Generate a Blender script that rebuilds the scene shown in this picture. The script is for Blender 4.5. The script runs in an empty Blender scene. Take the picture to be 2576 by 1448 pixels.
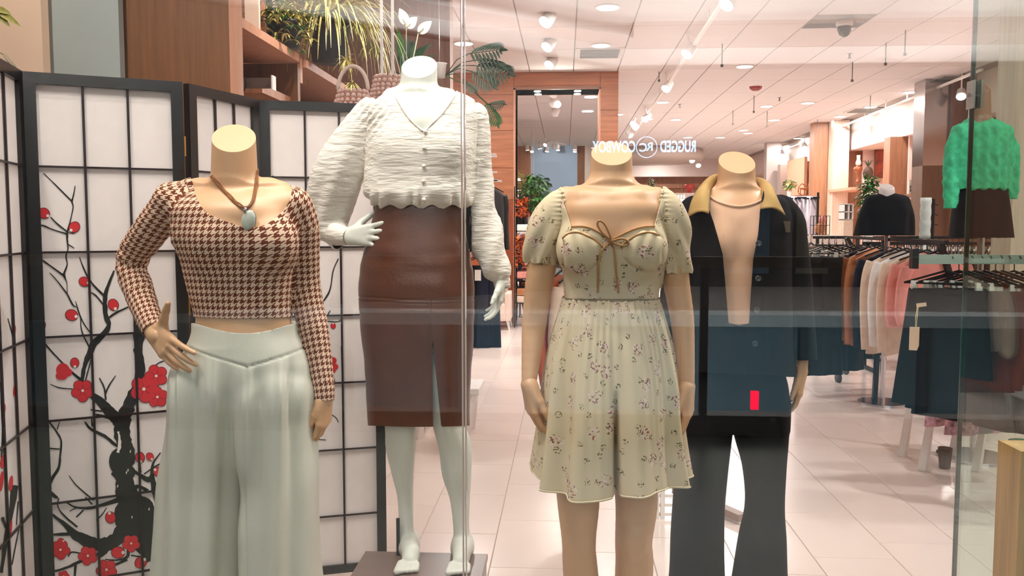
import bpy, math, random
import numpy as np
from mathutils import Vector, Matrix
from mathutils.bvhtree import BVHTree
random.seed(7); RNG = np.random.default_rng(7)
SC = bpy.context.scene
COL = SC.collection
PI = math.pi
# ------------------------------------------------------------------ camera
CAMH = 1.40
F_PX = 2178.0
PITCH = math.radians(4.17); YAW = math.radians(3.51)
cam_d = bpy.data.cameras.new('camera'); cam = bpy.data.objects.new('camera', cam_d); COL.objects.link(cam)
cam_d.sensor_width = 36.0; cam_d.lens = 36.0 * F_PX / 2576.0
cam_d.clip_start = 0.05; cam_d.clip_end = 200
cam.location = (0, 0, CAMH); cam.rotation_euler = (PI / 2 - PITCH, 0, YAW)
SC.camera = cam
# ------------------------------------------------------------------ colour management, world
SC.view_settings.view_transform = 'Standard'; SC.view_settings.look = 'None'
SC.view_settings.gamma = 1; SC.view_settings.use_curve_mapping = False
SC.view_settings.exposure = 0.18
wd = bpy.data.worlds.new('world'); SC.world = wd; wd.use_nodes = True
wd.node_tree.nodes['Background'].inputs[0].default_value = (0.80, 0.86, 0.95, 1)
wd.node_tree.nodes['Background'].inputs[1].default_value = 0.2
SC.cycles.max_bounces = 10; SC.cycles.diffuse_bounces = 5; SC.cycles.glossy_bounces = 4
SC.cycles.transparent_max_bounces = 16; SC.cycles.sample_clamp_indirect = 4.0
SC.cycles.caustics_reflective = False; SC.cycles.caustics_refractive = False
CEIL = 3.53
GY = 1.25      # front glass
MIR = 2 * GY   # mirror image distance sum
def light(kind, loc, energy, color=(1, 0.95, 0.88), size=0.1, target=None, spot=None, blend=0.6, parent=None):
    l = bpy.data.lights.new('lamp_light', kind); l.energy = energy; l.color = color
    if kind == 'AREA':
        l.shape = 'DISK'; l.size = size
    else:
        l.shadow_soft_size = size
    if kind == 'SPOT':
        l.spot_size = spot or 1.2; l.spot_blend = blend
    o = bpy.data.objects.new('lamp_light', l); COL.objects.link(o); o.location = loc
    if target is not None:
        o.rotation_euler = (Vector(target) - Vector(loc)).to_track_quat('-Z', 'Y').to_euler()
    return o
# ------------------------------------------------------------------ pixel -> world
_R = cam.rotation_euler.to_matrix()
RN = np.array(_R)
def ray(px, py):
    d = _R @ Vector(((px - 1288) / F_PX, -(py - 724) / F_PX, -1.0)); return d
def A(px, py, Y):
    d = ray(px, py); t = Y / d.y
    return Vector((d.x * t, Y, CAMH + d.z * t))
def AZ(px, py, Z):
    d = ray(px, py); t = (Z - CAMH) / d.z
    return Vector((d.x * t, d.y * t, Z))
def proj(V):
    L = (np.asarray(V) - np.array([0, 0, CAMH])) @ RN
    return np.stack([1288 + F_PX * L[:, 0] / -L[:, 2], 724 - F_PX * L[:, 1] / -L[:, 2]], 1)
def srgb(r, g, b):
    f = lambda c: (c / 255 / 12.92) if c / 255 <= 0.04045 else ((c / 255 + 0.055) / 1.055) ** 2.4
    return (f(r), f(g), f(b), 1)
# ------------------------------------------------------------------ materials
MATS = {}
def nt(m): return m.node_tree.nodes, m.node_tree.links
def mat(name, rgb, rough=0.6, metal=0.0, noise=0.0, nscale=20, bump=0.0, bscale=80, spec=0.5, emis=0, coat=0, stretch=(1, 1, 1), sheen=0, sub=0):
    if name in MATS: return MATS[name]
    m = bpy.data.materials.new(name); m.use_nodes = True; N, L = nt(m)
    p = N['Principled BSDF']; c = srgb(*rgb)
    p.inputs['Base Color'].default_value = c; p.inputs['Roughness'].default_value = rough
    p.inputs['Metallic'].default_value = metal; p.inputs['Specular IOR Level'].default_value = spec
    p.inputs['Coat Weight'].default_value = coat; p.inputs['Coat Roughness'].default_value = 0.15
    if sheen: p.inputs['Sheen Weight'].default_value = sheen
    if emis:
        p.inputs['Emission Color'].default_value = c; p.inputs['Emission Strength'].default_value = emis
    if noise or bump:
        tc = N.new('ShaderNodeTexCoord'); mp = N.new('ShaderNodeMapping'); mp.inputs['Scale'].default_value = stretch
        L.new(tc.outputs['Object'], mp.inputs['Vector'])
    if noise:
        n = N.new('ShaderNodeTexNoise'); n.inputs['Scale'].default_value = nscale; n.inputs['Detail'].default_value = 4
        L.new(mp.outputs[0], n.inputs['Vector'])
        r = N.new('ShaderNodeValToRGB'); r.color_ramp.elements[0].position = .3; r.color_ramp.elements[1].position = .7
        r.color_ramp.elements[0].color = tuple(x * (1 - noise) for x in c[:3]) + (1,)
        r.color_ramp.elements[1].color = tuple(min(1, x * (1 + noise * .6)) for x in c[:3]) + (1,)
        L.new(n.outputs['Fac'], r.inputs[0]); L.new(r.outputs[0], p.inputs['Base Color'])
    if bump:
        n2 = N.new('ShaderNodeTexNoise'); n2.inputs['Scale'].default_value = bscale; n2.inputs['Detail'].default_value = 3
        L.new(mp.outputs[0], n2.inputs['Vector'])
        b = N.new('ShaderNodeBump'); b.inputs['Strength'].default_value = bump; b.inputs['Distance'].default_value = 0.004
        L.new(n2.outputs['Fac'], b.inputs['Height']); L.new(b.outputs[0], p.inputs['Normal'])
    MATS[name] = m; return m
def glow(name, rgb, strength):
    if name in MATS: return MATS[name]
    m = bpy.data.materials.new(name); m.use_nodes = True; N, L = nt(m); N.clear()
    e = N.new('ShaderNodeEmission'); e.inputs[0].default_value = srgb(*rgb); e.inputs[1].default_value = strength
    o = N.new('ShaderNodeOutputMaterial'); L.new(e.outputs[0], o.inputs[0])
    MATS[name] = m
    try: m.cycles.emission_sampling = 'NONE'
    except Exception: pass
    return m
def glass_mat(name, tint=(0.985, 0.995, 0.99), ior=1.55, rough=0.0):
    m = bpy.data.materials.new(name); m.use_nodes = True; N, L = nt(m); N.clear()
    t = N.new('ShaderNodeBsdfTransparent'); t.inputs[0].default_value = (*tint, 1)
    g = N.new('ShaderNodeBsdfGlossy'); g.inputs['Roughness'].default_value = rough
    fr = N.new('ShaderNodeFresnel'); fr.inputs['IOR'].default_value = ior
    ge = N.new('ShaderNodeNewGeometry')      # same angle law on both faces of the pane
    mp = N.new('ShaderNodeMapRange')
    lw = N.new('ShaderNodeLayerWeight')
    mx = N.new('ShaderNodeMixShader'); o = N.new('ShaderNodeOutputMaterial')
    # Schlick from facing
    pw = N.new('ShaderNodeMath'); pw.operation = 'POWER'; pw.inputs[1].default_value = 5
    lw.inputs['Blend'].default_value = 0.5; L.new(lw.outputs['Facing'], pw.inputs[0])
    f0 = ((ior - 1) / (ior + 1)) ** 2
    ml = N.new('ShaderNodeMath'); ml.operation = 'MULTIPLY_ADD'; ml.inputs[1].default_value = 1 - f0; ml.inputs[2].default_value = f0
    L.new(pw.outputs[0], ml.inputs[0]); L.new(ml.outputs[0], mx.inputs[0])
    L.new(t.outputs[0], mx.inputs[1]); L.new(g.outputs[0], mx.inputs[2]); L.new(mx.outputs[0], o.inputs[0])
    N.remove(fr); N.remove(ge); N.remove(mp)
    return m
def wood(name, rgb, axis=2, scale=1.0, rough=0.45, dark=0.35):
    if name in MATS: return MATS[name]
    m = bpy.data.materials.new(name); m.use_nodes = True; N, L = nt(m); p = N['Principled BSDF']; c = srgb(*rgb)
    tc = N.new('ShaderNodeTexCoord'); mp = N.new('ShaderNodeMapping')
    s = [14 * scale] * 3; s[axis] = 0.8 * scale; mp.inputs['Scale'].default_value = s
    n = N.new('ShaderNodeTexNoise'); n.inputs['Scale'].default_value = 2.2; n.inputs['Detail'].default_value = 6; n.inputs['Roughness'].default_value = .65
    r = N.new('ShaderNodeValToRGB'); r.color_ramp.elements[0].position = .3; r.color_ramp.elements[1].position = .72
    r.color_ramp.elements[0].color = tuple(x * (1 - dark) for x in c[:3]) + (1,)
    r.color_ramp.elements[1].color = tuple(min(1, x * 1.15) for x in c[:3]) + (1,)
    L.new(tc.outputs['Object'], mp.inputs[0]); L.new(mp.outputs[0], n.inputs['Vector']); L.new(n.outputs['Fac'], r.inputs[0])
    L.new(r.outputs[0], p.inputs['Base Color']); p.inputs['Roughness'].default_value = rough
    b = N.new('ShaderNodeBump'); b.inputs['Strength'].default_value = .12; b.inputs['Distance'].default_value = .002
    L.new(n.outputs['Fac'], b.inputs['Height']); L.new(b.outputs[0], p.inputs['Normal'])
    MATS[name] = m; return m
# ------------------------------------------------------------------ mesh helpers
class MB:
    def __init__(s): s.v = []; s.f = []; s.mi = []
    def add(s, vs, fs, mi=0):
        k = len(s.v); s.v += [tuple(v) for v in vs]; s.f += [tuple(i + k for i in f) for f in fs]; s.mi += [mi] * len(fs)
    def box(s, x0, x1, y0, y1, z0, z1, mi=0):
        s.add([(x0, y0, z0), (x1, y0, z0), (x1, y1, z0), (x0, y1, z0), (x0, y0, z1), (x1, y0, z1), (x1, y1, z1), (x0, y1, z1)],
              [(0, 3, 2, 1), (4, 5, 6, 7), (0, 1, 5, 4), (1, 2, 6, 5), (2, 3, 7, 6), (3, 0, 4, 7)], mi)
    def bar(s, a, b, w, h=None, up=(0, 0, 1), mi=0):
        a = Vector(a); b = Vector(b); h = h or w; d = (b - a).normalized(); u = Vector(up)
        if abs(d.dot(u)) > .98: u = Vector((0, 1, 0))
        x = d.cross(u).normalized(); y = x.cross(d).normalized()
        vs = [p + x * sx * w / 2 + y * sy * h / 2 for p in (a, b) for sx, sy in ((-1, -1), (1, -1), (1, 1), (-1, 1))]
        s.add(vs, [(0, 1, 2, 3), (7, 6, 5, 4), (0, 4, 5, 1), (1, 5, 6, 2), (2, 6, 7, 3), (3, 7, 4, 0)], mi)
    def tube(s, pts, r, n=8, cap=True, mi=0, flat=1.0, up=(0, 0, 1)):
        pts = [Vector(p) for p in pts]; rs = r if isinstance(r, (list, tuple)) else [r] * len(pts)
        vs = []; fs = []; px = None
        for i, p in enumerate(pts):
            d = (pts[min(i + 1, len(pts) - 1)] - pts[max(i - 1, 0)])
            d = d.normalized() if d.length > 1e-9 else Vector((0, 0, 1))
            if px is None:
                u = Vector(up)
                if abs(d.dot(u)) > .95: u = Vector((1, 0, 0))
                px = d.cross(u).normalized()
            px = (px - d * px.dot(d)); px = px.normalized() if px.length > 1e-6 else d.orthogonal().normalized()
            py = d.cross(px)
            for k in range(n):
                a = 2 * PI * k / n; vs.append(p + px * math.cos(a) * rs[i] + py * math.sin(a) * rs[i] * flat)
        for i in range(len(pts) - 1):
            for k in range(n):
                k2 = (k + 1) % n; fs.append((i * n + k, i * n + k2, (i + 1) * n + k2, (i + 1) * n + k))
        if cap: fs += [tuple(range(n))[::-1], tuple((len(pts) - 1) * n + k for k in range(n))]
        s.add(vs, fs, mi)
    def lathe(s, c, prof, n=24, mi=0, axis=None):
        vs = []; fs = []; M = Matrix.Identity(3)
        if axis is not None: M = Vector((0, 0, 1)).rotation_difference(Vector(axis)).to_matrix()
        for (r, z) in prof:
            for k in range(n):
                a = 2 * PI * k / n; vs.append(Vector(c) + M @ Vector((r * math.cos(a), r * math.sin(a), z)))
        for i in range(len(prof) - 1):
            for k in range(n):
                k2 = (k + 1) % n; fs.append((i * n + k, i * n + k2, (i + 1) * n + k2, (i + 1) * n + k))
        fs += [tuple(range(n))[::-1], tuple((len(prof) - 1) * n + k for k in range(n))]
        s.add(vs, fs, mi)
    def ball(s, c, r, n=8, mi=0, sc=(1, 1, 1)):
        m = n // 2 + 1; vs = []; fs = []
        for i in range(m):
            t = PI * (i + .0001) / (m - 1 + .0002)
            for k in range(n):
                a = 2 * PI * k / n
                vs.append((c[0] + r * sc[0] * math.sin(t) * math.cos(a), c[1] + r * sc[1] * math.sin(t) * math.sin(a), c[2] + r * sc[2] * math.cos(t)))
        for i in range(m - 1):
            for k in range(n):
                k2 = (k + 1) % n; fs.append((i * n + k, (i + 1) * n + k, (i + 1) * n + k2, i * n + k2))
        s.add(vs, fs, mi)
    def poly(s, pts, th=None, mi=0):
        n = len(pts); s.add(pts, [tuple(range(n))], mi)
def link(name, V, Fc, m, parent=None, smooth=False, mi=None):
    me = bpy.data.meshes.new(name)
    V = np.asarray(V, dtype=np.float64)
    if parent is not None:
        o_ = np.array(parent['_org'] if '_org' in parent else (0, 0, 0)); V = V - o_
    me.from_pydata([tuple(v) for v in V.tolist()], [], Fc if isinstance(Fc, list) else [tuple(f) for f in Fc.tolist()])
    for x in (m if isinstance(m, (list, tuple)) else [m]): me.materials.append(x)
    if mi is not None: me.polygons.foreach_set('material_index', mi)
    if smooth: me.polygons.foreach_set('use_smooth', [True] * len(me.polygons))
    me.update()
    o = bpy.data.objects.new(name, me); COL.objects.link(o)
    if parent is not None:
        o.parent = parent; o['_org'] = list(parent['_org']) if '_org' in parent else (0.0, 0.0, 0.0)
    return o
def obj(name, mb, m, parent=None, smooth=False, bevel=0):
    o = link(name, mb.v, mb.f, m, parent, smooth, mb.mi if any(mb.mi) else None)
    if bevel:
        b = o.modifiers.new('bevel', 'BEVEL'); b.width = bevel; b.segments = 2; b.limit_method = 'ANGLE'
    return o
def thing(name, label, cat, loc=(0, 0, 0), group=None):
    o = bpy.data.objects.new(name, None); COL.objects.link(o); o.location = loc; o['_org'] = list(loc)
    o['label'] = label; o['category'] = cat
    if group: o['group'] = group
    return o
def tag(o, label, cat, group=None, kind=None):
    if label: o['label'] = label
    if cat: o['category'] = cat
    if group: o['group'] = group
    if kind: o['kind'] = kind
    return o
def struct(o): o['kind'] = 'structure'; return o
def copy_tree(src, parent=None, loc=None):
    c = src.copy(); COL.objects.link(c); c.parent = parent
    if loc is not None: c.location = loc
    for ch in list(src.children): copy_tree(ch, c)
    return c
def bx(name, x0, x1, y0, y1, z0, z1, m, parent=None, bevel=0):
    b = MB(); b.box(x0, x1, y0, y1, z0, z1); return obj(name, b, m, parent, bevel=bevel)
# ------------------------------------------------------------------ materials in use
M_TAN = mat('mannequin_tan', (216, 172, 132), .42, noise=.05, nscale=6)
M_CREAM = mat('mannequin_cream', (222, 227, 218), .38, noise=.03, nscale=6)
M_BLACKM = mat('black_metal', (18, 18, 20), .4, .3)
M_CHROME = mat('chrome', (200, 200, 205), .15, 1.0)
M_WHITE = mat('white_paint', (235, 230, 226), .45)
M_SILV = mat('brushed_steel', (150, 148, 150), .35, 1.0)
M_WOODH = wood('wood_horizontal', (186, 118, 80), 0, 1.0)
M_WOODV = wood('wood_vertical', (132, 88, 56), 2, 1.0)
M_WOODL = wood('wood_edge', (205, 150, 122), 2, .8, dark=.12)
M_WOODW = wood('wood_white_wash', (222, 200, 182), 2, .8, dark=.2)
M_WOODR = wood('wood_right', (165, 112, 80), 2, 1.0)
M_CEIL = mat('ceiling_tile', (222, 216, 215), .8, noise=.04, nscale=40, bump=.2, bscale=300)
M_GRID = mat('ceiling_joint', (150, 138, 132), .7)
M_TILE = mat('floor_tile', (226, 210, 201), .22, noise=.045, nscale=2.5, spec=.5)
M_GROUT = mat('grout', (165, 150, 140), .6)
M_GLASS = glass_mat('clear_glass', ior=1.75)
M_GLASSG = glass_mat('return_glass', tint=(0.86, 0.95, 0.90), ior=1.9)
M_EDGE = mat('glass_edge_green', (40, 78, 66), .15, spec=.8)
M_SEAM = mat('silicone_seam', (205, 190, 186), .25)
M_LENS = glow('lamp_lens', (255, 250, 245), 6.0)
M_LENSW = glow('lamp_lens_warm', (255, 244, 232), 7.0)
# ================================================================== SETTING
def frange(a, b, s):
    while a < b - 1e-6:
        yield a; a += s
# floor: slab with separate tiles (near ones), material beyond
fl = struct(bx('floor', -6, 7, 1.3, 31, -.05, -.004, M_GROUT))
TX, TY = .339, .57
def tile_mesh(w, l, z0, z1, m, name):
    b = MB(); e = .0015
    b.add([(0, 0, z0), (w, 0, z0), (w, l, z0), (0, l, z0), (e, e, z1), (w - e, e, z1), (w - e, l - e, z1), (e, l - e, z1)],
          [(4, 5, 6, 7), (0, 1, 5, 4), (1, 2, 6, 5), (2, 3, 7, 6), (3, 0, 4, 7)])
    me = bpy.data.meshes.new(name); me.from_pydata(b.v, [], b.f); me.materials.append(m); me.update(); return me
tm = tile_mesh(TX - .003, TY - .003, -.004, 0, M_TILE, 'tile')
n_t = 0; far = MB()
for i in range(-18, 21):
    x0 = .037 + i * TX
    off = (0, .19, .38)[i % 3]
    for j in range(-1, 52):
        y0 = 2.9 + j * TY + off - .4
        if y0 > 30.4: continue
        xl = 1422 + F_PX * x0 / max(y0, .5); xr = 1422 + F_PX * (x0 + TX) / max(y0, .5)
        near = y0 < 8.6 and xr > 930 and xl < 2600 and y0 > 2.7
        if near and n_t < 295:
            o = bpy.data.objects.new('tile', tm); COL.objects.link(o); o.parent = fl; o.location = (x0, y0, 0); n_t += 1
        else:
            far.box(x0, x0 + TX - .003, y0, y0 + TY - .003, -.004, 0)
fo = obj('far_tiles', far, M_TILE, fl); fo['kind'] = 'stuff'
# ceiling
cl = struct(bx('ceiling', -6, 7, .9, 31, CEIL + .012, CEIL + .1, M_GRID))
cm = tile_mesh(.61 - .012, 1.22 - .006, CEIL + .012, CEIL, M_CEIL, 'ceiling_panel')
OPEN = [(1.945, 5.87)]
cfar = MB(); n_c = 0
DOMEP = AZ(2126, 52, CEIL)
for i in range(-10, 10):
    x0 = .105 + i * .61
    for j in range(0, 25):
        y0 = 1.0 + j * 1.22
        if x0 < DOMEP.x < x0 + .61 and y0 < DOMEP.y < y0 + 1.22: 
            DT = (x0, y0); continue
        if x0 + .61 > 5.9: continue
        if y0 > 4 and y0 < 21 and n_c < 290 and x0 > -3.5:
            o = bpy.data.objects.new('ceiling_panel', cm); COL.objects.link(o); o.parent = cl; o.location = (x0 + .006, y0, 0); n_c += 1
        else:
            cfar.box(x0 + .006, x0 + .604, y0, y0 + 1.214, CEIL, CEIL + .012)
fo = obj('far_ceiling_panels', cfar, M_CEIL, cl); fo['kind'] = 'stuff'
# removed panel with the dome camera
x0, y0 = DT
ov = MB()
dm = DOMEP
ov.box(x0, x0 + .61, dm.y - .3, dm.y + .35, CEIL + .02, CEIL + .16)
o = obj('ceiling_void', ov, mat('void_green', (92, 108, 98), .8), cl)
fill = MB(); fill.box(x0 + .006, x0 + .604, y0, dm.y - .28, CEIL, CEIL + .012); fill.box(x0 + .006, x0 + .604, dm.y + .34, y0 + 1.214, CEIL, CEIL + .012)
obj('ceiling_panel', fill, M_CEIL, cl)
# dark recess replaced piece: inset frame
t = thing('dome_camera', 'black security dome camera with a white collar in the open ceiling tile', 'security camera', (dm.x, dm.y + .02, CEIL))
b = MB(); b.lathe((dm.x, dm.y + .02, CEIL + .03), [(.085, 0), (.085, -.07), (.078, -.085)], 24); obj('housing', b, M_WHITE, t, True)
b = MB(); b.lathe((dm.x, dm.y + .02, CEIL - .05), [(.074, 0), (.07, -.05), (.052, -.09), (.028, -.11), (.004, -.118)], 24); obj('dome', b, mat('black_dome', (12, 14, 13), .12), t, True)
# walls -------------------------------------------------------------
M_PEACH = mat('peach_wall', (240, 196, 172), .7, noise=.03, nscale=4)
M_BACKW = mat('pale_wall', (228, 214, 206), .7)
wb = struct(bx('wall_back', -6, 7, 30, 30.2, 0, CEIL, M_PEACH))
hd = struct(bx('trim_1', 0, 5.9, 29.3, 30, 2.62, 2.98, M_WOODR))
b = MB()
for k in range(9): b.box(-.2 + k * .7, -.19 + k * .7, 29.97, 30, 0, 2.6)
obj('panel_joint', b, mat('joint_line', (190, 140, 115), .7), wb)
struct(bx('trim_2', 0, 5.9, 28.9, 29.3, 2.98, CEIL, mat('soffit_white', (226, 208, 200), .6)))
wr = struct(bx('wall_right', 6.5, 6.7, 1, 31, 0, CEIL, M_PEACH))
struct(bx('trim_3', 5.84, 6.5, 4, 30, 2.93, CEIL + .1, mat('fascia', (232, 214, 204), .65)))
wl = struct(bx('wall_left', -6.2, -6, 1, 31, 0, CEIL, M_BACKW))
# oval ceiling feature far back
b = MB(); oc = AZ(1680, 402, CEIL - .3)
b.lathe((0, 0, 0), [(.98, 0), (1, .12), (.98, .3)], 48)
b.v = [(v[0] * 1.35 + 2.6, v[1] * 1.9 + 25.5, v[2] + CEIL - .3) for v in b.v]
tag(obj('ceiling_cloud', b, mat('cloud_grey', (205, 190, 180), .7), None, True), 'pale oval drop hung below the ceiling at the back of the shop', 'ceiling feature')
# mirror wall (Y = 12.3): boards around the opening
MY = 12.3
def zx(px, py, Y=MY): p = A(px, py, Y); return p.x, p.z
xL, _ = zx(1297, 300); xR, _ = zx(1507, 300); xE, _ = zx(1555, 300); zt = zx(1400, 225)[1]
wm = struct(bx('wall_mirror', -2.35, xL, MY, MY + .55, 0, CEIL, M_WOODH))
bx('column', xR, xE, MY, MY + .55, 0, CEIL, M_WOODH, wm)
bx('header', xL, xR, MY, MY + .55, zt, CEIL, M_WOODH, wm)
# horizontal boards to the left of the mirror, each a strip
zs = [CEIL, 3.22, 2.72, 2.2, 1.75]
for k in range(len(zs) - 1):
    bx('board', -2.3, xL - .03, MY - .012, MY - .001, zs[k + 1] + .006, zs[k] - .004, M_WOODH, wm)
bx('board', -2.3, xL - .03, MY - .012, MY - .001, .05, zs[-1] - .004, wood('wood_red', (176, 92, 56), 2, 1), wm)
for k, (z0, z1) in enumerate([(3.0, 3.5), (2.3, 2.99), (1.6, 2.29), (.9, 1.59), (.05, .89)]):
    bx('board', xR + .02, xE - .005, MY - .012, MY - .001, z0, z1, M_WOODH, wm)
bx('board', xL - .02, xR + .01, MY - .012, MY - .001, zt + .06, CEIL - .01, M_WOODH, wm)
t = thing('wall_mirror_glass', 'tall framed mirror set in the orange wood wall', 'mirror', ((xL + xR) / 2, MY, 0))
m_mir = mat('mirror_silver', (248, 248, 250), .0, 1.0)
bx('mirror_glass', xL, xR, MY + .26, MY + .28, 0.05, zt, m_mir, t)
bx('frame', xL - .03, xL, MY - .02, MY + .45, 0, zt + .02, M_WOODL, t)
bx('frame', xR, xR + .02, MY - .02, MY + .45, 0, zt + .02, M_WOODL, t)
bx('soffit', xL - .03, xR + .02, MY - .02, MY + .45, zt, zt + .03, mat('soffit_brown', (150, 112, 92), .5), t)
for px in (1352, 1453):
    p = A(px, 224, MY + .12)
    b = MB(); b.lathe((p.x, p.y, zt - .012), [(.05, 0), (.05, .012)], 16)
    o = obj('soffit_lamp', b, M_LENSW, t)
light('POINT', ((xL + xR) / 2, MY + .1, zt - .15), 26, (1, .9, .8), .05)
# wood block wall left of the mirror wall (behind hanging bags)
wi = struct(bx('wall_inner', -5.5, -.98, 7.4, 7.6, 0, CEIL, wood('wood_inner', (150, 98, 74), 2, .8)))
# cabinet with side panel on the left
WLc = thing('wall_cabinet', 'brown wood wall cabinet with upper shelves above the folding screen', 'cabinet', (-1.6, 3.6, 0))
pL = A(277, 100, 3.6).x; pR = A(578, 100, 3.6).x; pE = A(599, 100, 3.6).x
bx('side_panel', pL, pR, 3.60, 3.64, 0, CEIL, M_WOODV, WLc)
bx('edge_strip', pR, pE, 3.595, 3.65, 0, CEIL, M_WOODL, WLc)
zs1 = A(600, 37, 3.6).z
bx('back_panel', -2.05, -2.0, 3.64, 7.4, 0, 3.2, wood('wood_back', (142, 92, 66), 2, 1), WLc)
bx('shelf', -2.0, pE, 3.65, 4.44, zs1 - .04, zs1, M_WOODL, WLc)
bx('shelf', -2.0, pE, 4.56, 5.9, zs1 - .045, zs1 - .005, M_WOODL, WLc)
bx('partition', -2.0, pE - .02, 4.47, 4.51, 1.95, zs1 - .04, M_WOODV, WLc)
bx('partition', -2.0, pE - .02, 4.515, 4.555, zs1 - .13, zs1 + .0, M_WOODL, WLc)
bx('lower_shelf', -2.0, pE - .06, 4.05, 4.47, 2.02, 2.06, M_WOODR, WLc)
bx('lower_shelf', -2.0, pE - .06, 4.56, 5.9, 1.86, 1.9, M_WOODV, WLc)
bx('partition', -2.0, pE - .1, 5.88, 5.92, 1.5, zs1 - .04, M_WOODV, WLc)
struct(bx('wall_cream', A(-260, 100, 3.45).x, A(106, 100, 3.45).x, 3.45, 3.5, 0, CEIL, mat('cream_wall', (238, 208, 182), .7, noise=.03, nscale=5)))
struct(bx('wall_blue', A(104, 100, 3.54).x, A(300, 100, 3.54).x, 3.54, 3.58, 0, CEIL, mat('blue_grey_wall', (168, 178, 176), .7, noise=.03, nscale=5)))
# ------------------------------------------------------------------ columns and bays on the right wall
def col(name, p0, p1, Y, m, z0=0, z1=CEIL, d=.4):
    return bx(name, A(p0, 565, Y).x, A(p1, 565, Y).x, Y, Y + d, z0, z1, m)
o = thing('steel_column', 'mirror-polished steel clad column at the right wall', 'column', (5.6, 13.2, 0))
bx('steel_sheet', A(2316, 565, 13.2).x, A(2388, 565, 13.2).x, 13.2, 13.6, 1.62 + .65, CEIL, mat('steel_polished', (176, 170, 168), .16, 1.0), o)
bx('wood_sheet', A(2316, 565, 13.2).x, A(2388, 565, 13.2).x, 13.2, 13.6, 0, 2.27, wood('wood_col', (112, 80, 58), 2, 1), o)
bx('wood_sheet', A(2442, 565, 12.9).x, A(2560, 565, 12.9).x, 12.9, 13.4, 0, CEIL, wood('wood_far', (140, 100, 80), 2, 1), o)
bx('wood_panel', A(2388, 565, 13.1).x, A(2442, 565, 13.1).x, 13.1, 13.6, 0, CEIL, wood('wood_dark', (118, 78, 54), 2, 1), o)
tag(col('post', 2092, 2131, 18.2, M_WOODW, d=.35), 'whitewashed plank post between the right wall bays', 'post')
tag(col('post', 2545, 2600, 6.6, M_WOODW, d=.3), 'pale post at the right edge behind the return glass', 'post')
tag(col('wood_pier', 2042, 2092, 18.6, M_WOODR, z0=0, d=.3), 'wood pier left of the whitewashed post', 'pier')
tag(col('wood_pier', 2131, 2176, 18.6, M_WOODR, d=.3), 'wood pier right of the whitewashed post', 'pier')
tag(col('wood_pier', 2233, 2292, 15.6, M_WOODR, z1=2.93, d=.3), 'wide wood pier left of the polished steel column', 'pier')
tag(col('wood_pier', 1925, 1960, 23, mat('grey_pier', (196, 182, 176), .35, .4), d=.3), 'grey metal pier at the back right of the shop', 'pier')
tag(col('steel_pier', 1960, 2012, 22.5, mat('steel2', (186, 168, 158), .3, .6), d=.3, z1=2.93), 'brushed metal pier behind the dark jacket shoulder', 'pier')
# shelves in the right bays
b = MB(); x0 = A(2000, 480, 21).x; x1 = A(2045, 480, 21).x
bayw = wood('bay_wood', (190, 126, 84), 2, 1)
t = thing('display_bay', 'orange wood shelf bay holding a rattan chair', 'shelf unit', (6.2, 21, 0))
bx('shelf', A(1985, 491, 20).x, A(2090, 491, 20).x, 19.2, 21.5, A(2000, 493, 20).z - .04, A(2000, 493, 20).z, M_WOODR, t)
bx('back_panel', A(1980, 440, 21.6).x, A(2060, 440, 21.6).x, 21.5, 21.6, 1.2, 2.95, bayw, t)
bx('divider', A(2017, 440, 20.2).x, A(2024, 440, 20.2).x, 20.0, 21.5, 2.08, 2.93, M_WOODL, t)
t = thing('display_bay', 'wood shelf bay with a lantern and a painting right of the post', 'shelf unit', (6.2, 17, 0))
zsb = A(2150, 472, 17.2).z
bx('shelf', A(2128, 472, 17.2).x, A(2188, 472, 17.2).x, 16.9, 18.4, zsb - .05, zsb, M_WOODL, t)
bx('back_panel', A(2170, 440, 18.4).x, A(2245, 440, 18.4).x, 18.4, 18.45, 0.0, 2.93, mat('bay_pink', (236, 208, 200), .6), t)
zb = A(2300, 488, 14.6).z
t = thing('display_bay', 'pink bay shelf with small stacked boxes left of the steel column', 'shelf unit', (6.2, 14.6, 0))
bx('shelf', A(2280, 488, 14.6).x, A(2318, 488, 14.6).x, 14.4, 15.4, zb - .04, zb, M_WOODV, t)
bx('back_panel', A(2285, 440, 15.5).x, A(2330, 440, 15.5).x, 15.5, 15.55, 0, 2.93, mat('bay_pink', (236, 208, 200), .6), t)
for k in range(4): 
    p = A(2302, 515 + k * 24, 14.9)
    bx('shelf', p.x - .12, p.x + .14, 14.8, 15.4, p.z - .05, p.z - .03, M_WOODV, t)
# ------------------------------------------------------------------ ceiling lights
cans = [(1529, 17), (1512, 113), (1667, 256), (1630, 298), (1948, 301), (1882, 334), (2290, 231), (2032, 258), (2190, 268), (2113, 292),
        (1812, 345), (2008, 347), (1945, 365), (1730, 345), (1658, 396), (2105, 303), (1700, 300)]
light_pts = []
def can_light(P, R, energy, label, grp, warm=False):
    t = thing('recessed_light', label, 'ceiling light', (P.x, P.y, CEIL), grp)
    b = MB(); b.lathe((P.x, P.y, CEIL - .012), [(R * 1.2, 0), (R * 1.2, .012)], 24); obj('trim_ring', b, M_WHITE, t)
    b = MB(); b.lathe((P.x, P.y, CEIL - .015), [(R, 0), (R, .01)], 24); obj('lens', b, M_LENS, t)
    if energy:
        l = light('AREA', (P.x, P.y, CEIL - .02), energy, (1, .97, .955), R * 2, (P.x, P.y, 0))
pos = ['first', 'second', 'third', 'fourth', 'fifth', 'sixth', 'seventh', 'eighth', 'ninth', 'tenth']
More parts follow.
